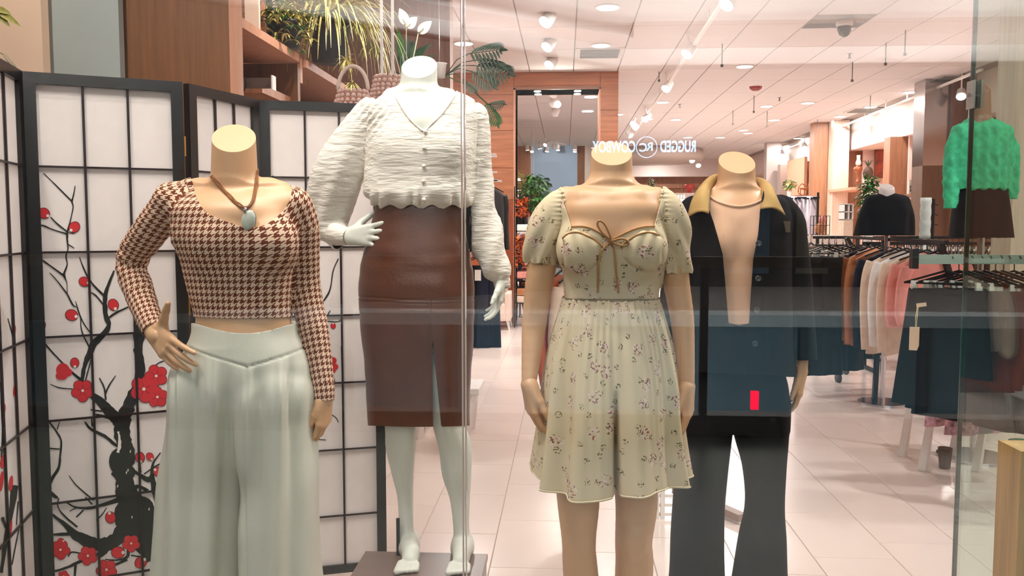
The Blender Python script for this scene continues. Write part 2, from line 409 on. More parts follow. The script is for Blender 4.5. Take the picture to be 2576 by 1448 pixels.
CL = ['round recessed light at the top centre of the ceiling', 'round recessed light just above the ceiling vent', 'recessed light right of the wood header over the mirror',
      'recessed light in the track row near the header', 'recessed light left of the middle ceiling, largest in its row', 'recessed light left and deeper than the track end',
      'recessed light near the fascia above the steel column', 'recessed light in mid ceiling under the dome camera', 'recessed light between dome camera and steel column',
      'recessed light above the brightest track lamp', 'small recessed light over the dark jacket shoulder', 'small recessed light deep in the right ceiling rows',
      'tiny recessed light straight above the headless jacket mannequin', 'tiny recessed light right of the mirror wall corner', 'recessed light set in the oval ceiling feature area',
      'small recessed light above the whitewashed post', 'recessed light deep behind the track lamp row']
for (p, lb) in zip(cans, CL):
    P = AZ(p[0], p[1], CEIL)
    can_light(P, .105, 40, lb, 'recessed ceiling lights')
# out-of-frame cans of the same rows light the room
for (x, y) in [(-2.4, 4.8), (2.2, 3.4), (4.2, 4.2), (-3.6, 9), (4.6, 8), (2.4, 12), (-1.2, 10.3), (3.6, 16), (1, 17), (4, 20), (2, 24)]:
    can_light(Vector((x, y, CEIL)), .105, 52, 'recessed ceiling light outside the view, over the sales floor', 'recessed lights over the sales floor')
# spots in the display window
M_HEAD = mat('lamp_white', (238, 234, 230), .4)
def spot_head(P, d, lens=.055, length=.14, name='track_head', parent=None):
    d = Vector(d).normalized(); c = Vector(P)
    b = MB(); b.lathe(c, [(lens * .55, -length), (lens * .8, -length * .8), (lens, 0), (lens * 1.02, .004)], 20, axis=d); obj('lamp_can', b, M_HEAD, parent, True)
    b = MB(); b.lathe(c, [(lens * .9, .005), (lens * .9, .009)], 20, axis=d); obj('lens', b, M_LENSW, parent)
    b = MB(); b.bar(c - d * length * .5, (c.x, c.y, CEIL), .02); obj('arm', b, M_HEAD, parent)
for (px, py, lb, Z) in [(1372, 55, 'glaring display spotlight nearest the top of the ceiling', 3.44), (1376, 118, 'middle one of three glaring display spotlights above the wood header', 3.44), (1382, 163, 'lowest of three glaring display spotlights, just above the wood header', 3.44)]:
    P = AZ(px, py, Z)
    t = thing('display_spotlight', lb, 'spotlight', (P.x, P.y, CEIL), 'display spotlights')
    spot_head(P, (-.5, -.55, -.75), .075, .16, parent=t)
    light('SPOT', P + Vector((-.07, -.08, -.1)), 90, (1, .86, .76), .06, P + Vector((-1.2, -1.3, -3)), 1.6)
# tracks
def track(p0, p1, heads, label, Z=3.40):
    a = AZ(*p0, Z); c = AZ(*p1, Z)
    t = thing('light_track', label, 'light track', (a.x, a.y, CEIL))
    b = MB(); b.bar(a, c, .035, .03); obj('rail', b, M_HEAD, t)
    for k in range(5):
        q = a.lerp(c, (k + .5) / 5); b = MB(); b.bar(q, (q.x, q.y, CEIL), .008); obj('hanger_rod', b, M_HEAD, t)
    return t
track((1842, -30), (1590, 345), 0, 'white light track running from top centre towards the mirror wall')
track((2470, 175), (1790, 452), 0, 'white light track running along the right side of the ceiling')
heads = [((1828, 12), (-.5, -.4, -.7), 'track lamp at the very top of the picture'), ((1728, 136), (-.5, -.4, -.7), 'track lamp left of the middle of the upper track'),
         ((1675, 223), (-.5, -.5, -.7), 'tilted track lamp next to a recessed light'), ((1622, 300), (-.6, -.4, -.6), 'track lamp beside the mirror wall corner'),
         ((1601, 321), (.5, -.4, -.6), 'track lamp aimed right near the inner end of the track'), ((1587, 341), (.5, -.4, -.6), 'last track lamp above the lettering reflection'),
         ((2418, 242), (-.3, -.7, -.7), 'big track lamp left of the glass clamp'), ((2228, 297), (.3, .3, -.7), 'grey track lamp turned away beside the brightest lamp'),
         ((2175, 325), (-.1, -.9, -.3), 'brightest track lamp facing the camera'), ((2112, 346), (0, -.7, -.7), 'track lamp above the whitewashed post'),
         ((2063, 360), (.2, -.6, -.7), 'track lamp left of the whitewashed post'), ((2024, 373), (0, -.6, -.7), 'track lamp in the middle of the far track'),
         ((1967, 391), (0, -.5, -.8), 'white track lamp over the grey pier'), ((1757, 416), (0, -.7, -.6), 'far hanging lamp right of the dress mannequin neck'),
         ((1743, 430), (0, -.7, -.6), 'lowest far hanging lamp beside the dress mannequin'), ((1741, 404), (0, -.7, -.6), 'uppermost of the three far hanging lamps by the dress mannequin')]
for k, (p, d, lb) in enumerate(heads):
    Z = 3.3 if k < 6 else 3.22
    P = AZ(p[0], p[1], Z)
    t = thing('track_lamp', lb, 'track light', (P.x, P.y, CEIL), 'track lamps')
    spot_head(P, d, .07 if k < 7 else .085, .16, parent=t)
    if k in (0, 2, 5, 6, 8, 10, 12):
        D = Vector(d).normalized(); light('SPOT', P + D * .08, 60 if k < 8 else 9, (1, .92, .86), .06, P + D, 1.5)
# vents
for (px, py, lb) in [(1508, 133, 'square air vent in the ceiling under a recessed light'), (2400, 197, 'dark air vent beside the steel column top'), (2175, 277, 'small dark vent in the far ceiling')]:
    P = AZ(px, py, CEIL); w = .3
    t = thing('air_vent', lb, 'vent', (P.x, P.y, CEIL), 'ceiling air vents')
    b = MB(); b.box(P.x - w, P.x + w, P.y - w, P.y + w, CEIL - .008, CEIL - .002); obj('frame', b, mat('vent_frame', (205, 200, 195), .5), t)
    for k in range(6):
        y = P.y - w * .8 + k * w * .3; b = MB(); b.box(P.x - w * .8, P.x + w * .8, y, y + w * .14, CEIL - .02, CEIL - .008); obj('slat', b, mat('vent_slat', (130, 126, 120), .6), t)
# hanging wires, sprinklers, exit sign
wires = [(1817, 110, 162), (2229, 108, 158), (2278, 76, 133), (1897, 240, 279), (1930, 280, 315), (2145, 155, 200), (1844, 278, 310), (2190, 240, 280), (1658, 180, 200), (2057, 300, 320)]
WL_ = ['left of the dome camera', 'beneath the dome camera', 'longest, right of the dome camera', 'under the red strobe', 'lower right of the red strobe', 'just right of the dome camera foot', 'left of the red strobe wire', 'over the far right track', 'near the wood header', 'short, deep in the ceiling']
for k, (px, ya, yb) in enumerate(wires):
    P = AZ(px, ya, CEIL); Q = A(px, yb, P.y)
    b = MB(); b.tube([(P.x, P.y, CEIL), (P.x, P.y, Q.z)], .006, 6)
    b.box(P.x - .015, P.x + .015, P.y - .01, P.y + .01, Q.z - .03, Q.z)
    tag(obj('sign_wire', b, mat('wire_dark', (90, 80, 74), .5)), 'thin dark sign wire hanging from the ceiling, ' + WL_[k], 'wire', 'hanging sign wires')
P = AZ(1901, 218, CEIL); b = MB(); b.lathe((P.x, P.y, CEIL - .06), [(.05, 0), (.09, .03), (.1, .06)], 12)
tag(obj('fire_strobe', b, mat('strobe_red', (150, 40, 34), .5)), 'small dark red fire alarm strobe on the ceiling', 'alarm')
for k, (px, py) in enumerate([(2137, 135), (1961, 245), (1710, 262), (2280, 255)]):
    P = AZ(px, py, CEIL); b = MB(); b.lathe((P.x, P.y, CEIL - .06), [(.03, 0), (.012, .01), (.012, .05), (.04, .06)], 10)
    tag(obj('sprinkler', b, M_SILV), 'small sprinkler head on the ceiling, ' + ['below the dome camera', 'near the red strobe', 'beside the inner track', 'near the steel column'][k], 'sprinkler', 'ceiling sprinklers')
# ================================================================== WINDOW GLASS
xj = A(1163, 0, GY).x
w1 = struct(bx('window_1', -2.6, xj - .003, GY, GY + .010, 0, 3.3, M_GLASS))
w2 = struct(bx('window_2', xj + .003, 1.25, GY, GY + .010, 0, 3.3, M_GLASS))
b = MB(); b.box(xj - .0029, xj - .0015, GY - .001, GY + .011, 0, 3.3); b.box(xj + .0015, xj + .0029, GY - .001, GY + .011, 0, 3.3)
struct(obj('trim_4', b, M_SEAM))
XR = A(2430, 565, 2.6).x
w3 = struct(bx('window_3', XR, XR + .010, GY + .012, 2.6, 0, 3.3, M_GLASSG))
struct(bx('trim_5', XR - .0005, XR + .0115, 2.6, 2.606, 0, 3.3, M_EDGE))
t = thing('glass_clamp', 'clear bracket clamped to the edge of the return glass', 'clamp', (XR, 2.6, A(2452, 240, 2.6).z))
zc = A(2452, 240, 2.6).z
b = MB(); b.box(XR - .008, XR - .002, 2.565, 2.612, zc - .04, zc + .04); obj('plate', b, mat('clamp_clear', (190, 192, 186), .15, .5), t, bevel=.002); b = MB(); b.box(XR + .012, XR + .018, 2.565, 2.612, zc - .04, zc + .04); obj('plate', b, mat('clamp_clear', (190, 192, 186), .15, .5), t, bevel=.002)
b = MB(); b.tube([(XR - .014, 2.59, zc), (XR + .024, 2.59, zc)], .006, 10); obj('bolt', b, M_CHROME, t)
struct(bx('trim_6', A(2562, 1300, 1.9).x, A(2562, 1300, 1.9).x + .2, 1.9, 2.0, 0, A(2562, 1135, 1.9).z, wood('frame_tan', (205, 165, 105), 2, 1)))
struct(bx('trim_7', -2.6, 6, GY - .05, GY + .08, 3.3, 3.9, mat('front_soffit', (190, 180, 176), .6)))
wfi = struct(bx('wall_front_inner', -.95, .32, GY + .1, GY + .14, 2.2, CEIL, mat('bulkhead_blue', (150, 174, 200), .6)))
bx('bulkhead_wood', .32, .52, GY + .1, GY + .14, 2.2, CEIL, M_WOODV, wfi); bx('bulkhead_pale', .52, 3.0, GY + .1, GY + .14, 2.2, CEIL, M_BACKW, wfi); bx('bulkhead_brown', -2.6, -.95, GY + .1, GY + .14, 2.2, CEIL, M_WOODR, wfi)
struct(bx('wall_front', -6, -2.6, GY - .05, GY + .15, 0, 4.0, M_BACKW))
# ================================================================== MALL BEHIND THE CAMERA (seen reflected)
def ym(D): return MIR - D
mfl = struct(bx('floor_mall', -14, 14, ym(5.75), GY - .06, -.3, 0, mat('mall_floor', (84, 94, 82), .3, noise=.05, nscale=2)))
struct(bx('trim_8', -14, 14, ym(5.85), ym(5.7), 0, .145, mat('curb_black', (10, 10, 11), .4)))
ral = thing('guard_rail', 'mall gallery handrail behind the photographer, seen only in reflection', 'railing', (0, ym(5.8), 0))
b = MB(); b.box(-14, 14, ym(5.83), ym(5.76), 1.12, 1.19); obj('handrail', b, mat('rail_wood', (92, 76, 60), .4), ral)
b = MB()
for k in range(-4, 5): bx('post', k * 2.4 + .9, k * 2.4 + .95, ym(5.82), ym(5.77), .145, 1.12, mat('curb_black', (10, 10, 11), .4), ral)
struct(bx('trim_9', -20, 20, ym(14.1), ym(13.4), -.16, .02, mat('slab_edge', (170, 178, 180), .6)))
struct(bx('floor_gallery', -20, 20, ym(24), ym(14.1), -.16, 0, mat('gallery_floor', (110, 104, 100), .4)))
m_teal = mat('lower_teal', (112, 142, 152), .6, noise=.12, nscale=1.2)
struct(bx('wall_lower', -20, 20, ym(14.6), ym(14.3), -6, -.16, m_teal))
b = MB()
for k in range(-7, 8): b.box(k * 1.9, k * 1.9 + .12, ym(14.3), ym(14.15), -6, -.2)
obj('pilaster', b, mat('pil', (70, 88, 96), .6), bpy.data.objects['wall_lower'])
struct(bx('floor_lower', -20, 20, ym(14.3), 3, -6.1, -6, m_teal))
bb = MB(); q = A(1898, 1005, 12.9)
bb.box(q.x - .055, q.x + .055, ym(12.92), ym(12.85), q.z - .14, q.z + .13)
tag(obj('red_sign', bb, glow('red_screen', (255, 20, 60), 9.0)), 'red glowing screen in the lower mall, seen as a reflection on the dark trousers', 'screen')
light('AREA', (2, ym(10), -1.5), 260, (.8, .95, 1), 5, (2, ym(14.4), -3))  # added unseen area light that brightens the lower mall void
# opposite facade (dark), polyline
m_fac = mat('facade_dark', (13, 12, 12), .6)
FX = [(-14, ym(8.2)), (-5.1, ym(14.1)), (1.22, ym(20)), (10.2, ym(20)), (16, ym(26))]
b = MB(); vs = []
for (x, y) in FX: vs += [(x, y, 0), (x, y, 4.87)]
fs = [(2 * k, 2 * k + 1, 2 * k + 3, 2 * k + 2) for k in range(len(FX) - 1)]
b.add(vs, fs)
o = struct(obj('wall_mall', b, m_fac))
md = o.modifiers.new('th', 'SOLIDIFY'); md.thickness = .2; md.offset = 0
# lit shop window and pale pilasters on the facade
for (x0, x1, z0, z1, c, e) in [(3.6, 4.6, .3, 2.5, (90, 110, 125), .25), (5.2, 5.9, .3, 2.5, (120, 110, 95), .25), (6.6, 8.4, .4, 2.3, (60, 72, 80), .2), (-.4, .9, .4, 2.4, (90, 80, 70), .2)]:
    bx('shop_window', x0, x1, ym(19.9), ym(19.85), z0, z1, glow('shopwin%d' % int(x0 * 10), c, e * 3), o)
mcl = struct(bx('ceiling_mall', -20, 20, ym(30), GY - .06, 5.0, 5.1, mat('mall_ceiling', (236, 236, 234), .7)))
b = MB(); b.box(1.2, 10.4, ym(16.8), ym(15.8), 4.72, 5.0); 
b.add([(1.2, ym(16.8), 4.72), (1.2, ym(15.8), 4.72), (-7, ym(9.2), 4.72), (-7, ym(10.2), 4.72)], [(0, 1, 2, 3)])
obj('drop_beam', b, mat('beam_grey', (150, 140, 136), .7), mcl)
for k, (px, py) in enumerate([(268, 83), (517, 192), (70, 183)]):
    d = ray(px, py); tt = (4.99 - CAMH) / d.z; X, D = d.x * tt, d.y * tt
    if D > 30: continue
    can = thing('mall_downlight', 'mall downlight reflected as a small ellipse ' + ['on the edge of the blue grey wall', 'on the brown wood panel', 'on the top corner of the folding screen'][k % 3], 'ceiling light', (X, ym(D), 5.0), 'mall ceiling downlights')
    b = MB(); b.lathe((X, ym(D), 4.975), [(.11, 0), (.11, .02)], 20); obj('lens', b, M_LENS, can)
for (x, D) in [(-4, 5), (0, 7.5), (5, 6), (-5, 11), (3, 13), (9, 12)]:
    light('AREA', (x, ym(D), 4.9), 38, (1, .98, .95), .8, (x, ym(D), 0))
for (x, D) in [(2.5, 14.2), (7, 14.2), (-3.2, 10.5), (3, 18.4), (7.5, 18.4), (-1.5, 15.3)]:
    light('AREA', (x, ym(D), 3.3), 760, (1, .96, .93), 2.6, (x, ym(D), 5))  # added unseen uplights, aimed to brighten the mall ceiling for its glass reflection
# neon sign, reads correctly from the gallery
sg = thing('shop_sign', 'white lit lettering sign RUGGED COWBOY with a round emblem over the opposite shop', 'sign', (0, ym(19.8), 3.2))
m_neon = glow('neon_white', (170, 212, 255), 10.0)
def text_obj(txt, x, z, size, name, parent, mt, y, face=PI, bold=0.006, wx=1.0):
    c = bpy.data.curves.new(name, 'FONT'); c.body = txt; c.size = size; c.align_x = 'CENTER'; c.align_y = 'CENTER'; c.extrude = .02; c.offset = bold
    o = bpy.data.objects.new(name, c); COL.objects.link(o)
    o.data.materials.append(mt)
    o.parent = parent; org = Vector(parent['_org']); o.location = Vector((x, y, z)) - org
    o.rotation_euler = (PI / 2, 0, face); bpy.context.view_layer.update()
    me = bpy.data.meshes.new_from_object(o.evaluated_get(bpy.context.evaluated_depsgraph_get())); q = bpy.data.objects.new(name, me); COL.objects.link(q)
    q.parent = parent; q.location = o.location; q.rotation_euler = o.rotation_euler; q.scale = (wx, 1, 1); q['kind'] = 'stuff'; bpy.data.objects.remove(o); return q
DS = 19.25
def sx(px): return A(px, 370, DS).x
zsg = A(1600, 370, DS).z
text_obj('RUGGED', sx(1706), zsg, .34, 'lettering', sg, m_neon, ym(DS), bold=.007, wx=.57)
text_obj('COWBOY', sx(1545), zsg, .34, 'lettering', sg, m_neon, ym(DS), bold=.007, wx=.60)
text_obj('R', sx(1635), zsg, .25, 'lettering', sg, m_neon, ym(DS), bold=.004)
text_obj('C', sx(1618), zsg - .015, .25, 'lettering', sg, m_neon, ym(DS), bold=.004)
b = MB(); cx = sx(1627); ptz = [(cx + .225 * math.cos(a * PI / 20), ym(DS), zsg + .225 * math.sin(a * PI / 20)) for a in range(41)]
b.tube(ptz, .009, 6, False); obj('ring', b, m_neon, sg)
# display window spotlights above the frame; walls, plant and bulkhead get added fill ones
for (x, y, tx, ty, tz, e, lb) in [(-1.0, 2.16, -.83, 2.15, 1.2, 56, 'a'), (-.66, 2.6, -.42, 2.62, 1.6, 20, 'b'), (-.5, 1.7, -.8, 2.15, .9, 20, 'c'), (.24, 2.24, .12, 2.22, 1.2, 58, 'd'), (.70, 2.74, .56, 2.74, 1.2, 60, 'e'), (-.2, 2.1, -.40, 2.62, .9, 26, 'f'), (.25, 1.6, .1, 2.28, .7, 16, 'k'),  (-1.5, 1.6, -1.25, 2.6, 1.3, 75, 'g'), (-1.9, 2.5, -2.05, 3.5, 2.2, 75, 'h'), (-.3, 2.9, -.3, 1.4, 2.8, 45, 'l'), (-.5, 3.6, -1.3, 4.6, 2.4, 150, 'i'), (-.9, 1.7, -.8, 3.0, 1.2, 40, 'j')]:
    P = Vector((x, y, 3.36)); D = (Vector((tx, ty, tz)) - P).normalized()
    t = thing('window_spotlight', 'display window spotlight out of view, from a set partly added as fill light', 'spotlight', (x, y, CEIL), 'display window spotlights')
    spot_head(P, D, .055, .14, parent=t)
    light('SPOT', P + D * .03, e, (1, .915, .83), .045, P + D, 1.5, .8)
# ================================================================== IMPLICIT BODY MODELLER
class Field:
    def __init__(s, lo, hi, h):
        s.lo = np.array(lo, float); s.h = h; s.n = np.ceil((np.array(hi) - s.lo) / h).astype(int) + 1
        s.a = np.full(tuple(s.n), 1.0, np.float32)
        s.prims = []
    def _box(s, lo, hi):
        i0 = np.maximum(np.floor((np.array(lo) - s.lo) / s.h).astype(int), 0)
        i1 = np.minimum(np.ceil((np.array(hi) - s.lo) / s.h).astype(int) + 1, s.n)
        return i0, i1
    def _ax(s, i0, i1):
        g = [((s.lo[k] + s.h * np.arange(i0[k], i1[k])).astype(np.float32)) for k in range(3)]
        return g[0][:, None, None], g[1][None, :, None], g[2][None, None, :]
    def add(s, prim, k=0.01, g='b'):
        f, lo, hi = prim; m = 0.03 + k
        i0, i1 = s._box(np.array(lo) - m, np.array(hi) + m)
        if np.any(i1 <= i0): return
        sl = tuple(slice(i0[j], i1[j]) for j in range(3))
        d = f(*s._ax(i0, i1)).astype(np.float32); a = s.a[sl]
        s.a[sl] = smin(a, d, k); s.prims.append((f, g))
    def cut(s, p, n):   # remove the side n points to
        i0 = np.zeros(3, int); X, Y, Z = s._ax(i0, s.n); n = np.array(n, float) / np.linalg.norm(n)
        s.a = np.maximum(s.a, ((X - p[0]) * n[0] + (Y - p[1]) * n[1] + (Z - p[2]) * n[2]).astype(np.float32))
    def groupdist(s, V, g):
        best = np.full(len(V), 9.0)
        X, Y, Z = V[:, 0], V[:, 1], V[:, 2]
        for f, gg in s.prims:
            if gg == g: best = np.minimum(best, f(X, Y, Z))
        return best
    def mesh(s, iso=0.0):
        a = s.a - iso; ins = a < 0
        nx, ny, nz = a.shape; e = np.zeros((nx - 1, ny - 1, nz - 1), bool)
        c = ins[:-1, :-1, :-1]
        acc = None
        cor = [(i, j, k) for i in (0, 1) for j in (0, 1) for k in (0, 1)]
        allin = np.ones_like(e); anyin = np.zeros_like(e)
        for (i, j, k) in cor:
            t = ins[i:nx - 1 + i, j:ny - 1 + j, k:nz - 1 + k]; allin &= t; anyin |= t
        act = anyin & ~allin
        idx = np.argwhere(act); n = len(idx)
        vid = np.full(act.shape, -1, np.int64); vid[act] = np.arange(n)
        S = np.zeros((n, 3)); Cn = np.zeros(n)
        for (p, q) in [(p, q) for p in cor for q in cor if sum(q) - sum(p) == 1 and all(q[t] >= p[t] for t in range(3))]:
            va = a[idx[:, 0] + p[0], idx[:, 1] + p[1], idx[:, 2] + p[2]]; vb = a[idx[:, 0] + q[0], idx[:, 1] + q[1], idx[:, 2] + q[2]]
            m = (va < 0) != (vb < 0); t = np.where(m, va / np.where(m, va - vb, 1), 0)[:, None]
            pt = np.array(p) + t * (np.array(q) - np.array(p)); S += pt * m[:, None]; Cn += m
        V = s.lo + s.h * (idx + S / Cn[:, None])
        Q = []
        for ax in range(3):
            o1, o2 = [(1, 2), (2, 0), (0, 1)][ax]
            sl0 = [slice(None)] * 3; sl1 = [slice(None)] * 3; sl0[ax] = slice(0, -1); sl1[ax] = slice(1, None)
            A0 = ins[tuple(sl0)]; A1 = ins[tuple(sl1)]
            ch = A0 != A1
            E = np.argwhere(ch); E = E[(E[:, o1] > 0) & (E[:, o2] > 0) & (E[:, o1] < a.shape[o1] - 1) & (E[:, o2] < a.shape[o2] - 1)]
            flip = A0[E[:, 0], E[:, 1], E[:, 2]]
            def v(d1, d2):
                F = E.copy(); F[:, o1] += d1; F[:, o2] += d2; return vid[F[:, 0], F[:, 1], F[:, 2]]
            q = np.stack([v(-1, -1), v(0, -1), v(0, 0), v(-1, 0)], 1)
            q = np.where(flip[:, None], q, q[:, ::-1]); Q.append(q)
        return V, np.concatenate(Q)
def smin(a, b, k):
    if k <= 0: return np.minimum(a, b)
    h = np.maximum(k - np.abs(a - b), 0) / k
    return np.minimum(a, b) - h * h * k * .25
def cone(a, b, r1, r2):
    a = np.array(a, float); b = np.array(b, float); d = b - a; L2 = float(d @ d) + 1e-12
    def f(X, Y, Z):
        x, y, z = X - a[0], Y - a[1], Z - a[2]
        t = np.clip((x * d[0] + y * d[1] + z * d[2]) / L2, 0, 1)
        return np.sqrt((x - d[0] * t) ** 2 + (y - d[1] * t) ** 2 + (z - d[2] * t) ** 2) - (r1 + (r2 - r1) * t)
    R = max(r1, r2); return f, np.minimum(a, b) - R, np.maximum(a, b) + R
def ell(c, r):
    c = np.array(c, float); r = np.array(r, float); m = r.min()
    def f(X, Y, Z):
        x, y, z = (X - c[0]) / r[0], (Y - c[1]) / r[1], (Z - c[2]) / r[2]
        k0 = np.sqrt(x * x + y * y + z * z); k1 = np.sqrt((x / r[0]) ** 2 + (y / r[1]) ** 2 + (z / r[2]) ** 2) + 1e-9
        return k0 * (k0 - 1) / k1
    return f, c - r, c + r
def interp(z, zs, vs):
    """monotone-ish cubic (Catmull-Rom) interpolation, zs ascending"""
    zs = np.asarray(zs, float); vs = np.asarray(vs, float); z = np.clip(z, zs[0], zs[-1])
    if len(zs) == 2: return np.interp(z, zs, vs)
    i = np.clip(np.searchsorted(zs, z) - 1, 0, len(zs) - 2)
    m = np.gradient(vs, zs)
    h = zs[i + 1] - zs[i]; t = (z - zs[i]) / h
    return (2 * t ** 3 - 3 * t ** 2 + 1) * vs[i] + (t ** 3 - 2 * t ** 2 + t) * h * m[i] + (-2 * t ** 3 + 3 * t ** 2) * vs[i + 1] + (t ** 3 - t ** 2) * h * m[i + 1]
def loft(rows, p=2.3, caps=True):
    """rows: (z, cx, cy, a, b)"""
    R = np.array(sorted(rows)); z0, z1 = R[0, 0], R[-1, 0]
    def f(X, Y, Z):
        cx = interp(Z, R[:, 0], R[:, 1]); cy = interp(Z, R[:, 0], R[:, 2]); a = np.maximum(interp(Z, R[:, 0], R[:, 3]), .004); b = np.maximum(interp(Z, R[:, 0], R[:, 4]), .004)
        ux = np.abs((X - cx) / a); uy = np.abs((Y - cy) / b)
        k = (ux ** p + uy ** p + 1e-9) ** (1 / p)
        g = np.sqrt((ux / a) ** 2 + (uy / b) ** 2) / np.sqrt(ux * ux + uy * uy + 1e-9)
        d = (k - 1) / g
        if caps: d = np.maximum(d, np.maximum(Z - z1, z0 - Z))
        return d
    m = R[:, 3].max(), R[:, 4].max()
    return f, np.array([R[:, 1].min() - m[0], R[:, 2].min() - m[1], z0]), np.array([R[:, 1].max() + m[0], R[:, 2].max() + m[1], z1])
def prow(Y, rows, dy=0.0):
    """(py, xl, xr, depth_b[, dy]) in photo pixels at plane Y -> loft rows"""
    out = []
    for r in rows:
        py, xl, xr, b = r[:4]; yy = Y + dy + (r[4] if len(r) > 4 else 0)
        a = A(xl, py, Y); c = A(xr, py, Y)
        out.append(((a.z + c.z) / 2, (a.x + c.x) / 2, yy, (c.x - a.x) / 2, b))
    return out
def chainp(Y, pts):
    """(px, py, r_px, dy) -> list of (pos, r)"""
    out = []
    for (px, py, r, dy) in pts:
        p = A(px, py, Y + dy); out.append((np.array(p), r * (Y + dy) / F_PX))
    return out
def smooth_chain(ch, n=4):
    S = spline([tuple(p) + (r,) for p, r in ch], n); return [(np.array(q[:3]), q[3]) for q in S]
def add_chain(F, ch, k=.012, g='b'):
    ch = smooth_chain(ch); cs = [cone(p, q, r, s) for (p, r), (q, s) in zip(ch[:-1], ch[1:])]
    def f(X, Y, Z):
        d = cs[0][0](X, Y, Z)
        for c in cs[1:]: d = smin(d, c[0](X, Y, Z), .002)
        return d
    F.add((f, np.min([c[1] for c in cs], 0), np.max([c[2] for c in cs], 0)), k, g)
def norm(v): v = np.array(v, float); return v / np.linalg.norm(v)
def normals(V, Q):
    n = np.cross(V[Q[:, 2]] - V[Q[:, 0]], V[Q[:, 3 % Q.shape[1]]] - V[Q[:, 1]]) if Q.shape[1] == 4 else np.cross(V[Q[:, 1]] - V[Q[:, 0]], V[Q[:, 2]] - V[Q[:, 0]])
    N = np.zeros_like(V)
    for k in range(Q.shape[1]): np.add.at(N, Q[:, k], n)
    return N / (np.linalg.norm(N, axis=1)[:, None] + 1e-12)
def relax(V, Q, it=2, w=.5):
    E = np.concatenate([Q[:, [k, (k + 1) % 4]] for k in range(4)])
    for _ in range(it):
        S = np.zeros_like(V); C = np.zeros(len(V))
        np.add.at(S, E[:, 0], V[E[:, 1]]); np.add.at(C, E[:, 0], 1); np.add.at(S, E[:, 1], V[E[:, 0]]); np.add.at(C, E[:, 1], 1)
        V = V + w * (S / np.maximum(C, 1)[:, None] - V)
    return V
def clip(V, T, f):
    """keep f>0 of triangles T (or quads)"""
    if T.shape[1] == 4: T = np.concatenate([T[:, [0, 1, 2]], T[:, [0, 2, 3]]])
    s = f > 0; c = s[T].sum(1)
    keep = T[c == 3]; out = [keep]; newV = []; edge = {}; nf = []
    def cutp(a, b):
        key = (a, b) if a < b else (b, a)
        if key not in edge:
            t = f[a] / (f[a] - f[b]); edge[key] = len(V) + len(newV); newV.append(V[a] + t * (V[b] - V[a]))
        return edge[key]
    for tri in T[(c > 0) & (c < 3)].tolist():
        poly = []
        for k in range(3):
            a, b = tri[k], tri[(k + 1) % 3]
            if s[a]: poly.append(a)
            if s[a] != s[b]: poly.append(cutp(a, b))
        for k in range(1, len(poly) - 1): nf.append((poly[0], poly[k], poly[k + 1]))
    V2 = np.concatenate([V, np.array(newV)]) if newV else V
    T2 = np.concatenate([keep, np.array(nf, int).reshape(-1, 3)])
    u, inv = np.unique(T2, return_inverse=True)
    return V2[u], inv.reshape(-1, 3)
def sdpoly(P, poly):
    """signed distance in px, positive outside the polygon"""
    poly = np.array(poly, float); d = np.full(len(P), 1e9); ins = np.zeros(len(P), bool)
    for i in range(len(poly)):
        a, b = poly[i], poly[(i + 1) % len(poly)]; e = b - a; w = P - a
        t = np.clip((w @ e) / (e @ e + 1e-9), 0, 1)[:, None]; d = np.minimum(d, np.linalg.norm(w - t * e, axis=1))
        cnd = ((a[1] > P[:, 1]) != (b[1] > P[:, 1])) & (P[:, 0] < (b[0] - a[0]) * (P[:, 1] - a[1]) / (b[1] - a[1] + 1e-12) + a[0]); ins ^= cnd
    return np.where(ins, -d, d)
def emit(name, V, Q, m, parent, thick=0, uv=None):
    o = link(name, V, Q, m, parent, True)
    if uv is not None:
        l = o.data.uv_layers.new(name='UVMap'); vi = np.zeros(len(o.data.loops), int); o.data.loops.foreach_get('vertex_index', vi)
        l.data.foreach_set('uv', uv[vi].ravel() if uv.ndim == 2 and len(uv) == len(V) else uv.ravel())
    if thick:
        md = o.modifiers.new('cloth', 'SOLIDIFY'); md.thickness = thick; md.offset = -1
    return o
def emit_cut(name, V, Q, m, parent, p, n):
    """body clipped by a plane with a crisp flat cap (headless mannequin neck)"""
    n = norm(n); f = -((V - np.array(p)) @ n) + (V[:, 2] < p[2] - .12) * 9.
    Vc, Tc = clip(V, Q, f); E = {}
    for t_ in Tc.tolist():
        for k in range(3):
            a, b = t_[k], t_[(k + 1) % 3]
            if (b, a) in E: del E[(b, a)]
            else: E[(a, b)] = 1
    nx = {b: a for (a, b) in E if abs((Vc[a] - np.array(p)) @ n) < .004}
    s0 = max(nx, key=lambda i: Vc[i][0]); loop = [s0]; c = nx.get(s0)
    while c is not None and c != s0 and len(loop) < 5000: loop.append(c); c = nx.get(c)
    L = Vc[loop]; L = L - ((L - np.array(p)) @ n)[:, None] * n
    for _ in range(6): L = L + .5 * ((np.roll(L, 1, 0) + np.roll(L, -1, 0)) / 2 - L)
    Vc[loop] = L; k0 = len(Vc); Vall = np.concatenate([Vc, L])
    o = link(name, Vall, [tuple(t_) for t_ in Tc.tolist()] + [tuple(range(k0, k0 + len(L)))], m, parent, True)
    o.data.polygons[len(Tc)].use_smooth = False
    return o, Vc, Tc
def bvh_of(V, Q): return BVHTree.FromPolygons([tuple(v) for v in V.tolist()], [tuple(q) for q in Q.tolist()])
def onto(bv, pts, off=.004, fallback=None, res=None):
    """photo pixels -> points lying on a surface seen there"""
    if res: pts = spline(pts, res)
    out = []; last = fallback
    for (px, py) in pts:
        d = ray(px, py).normalized(); h = bv.ray_cast(Vector((0, 0, CAMH)), d)
        if h[0] is not None: last = h[3]; out.append(h[0] - d * off)
        elif last is not None: out.append(Vector((0, 0, CAMH)) + d * (last - off))
    return out
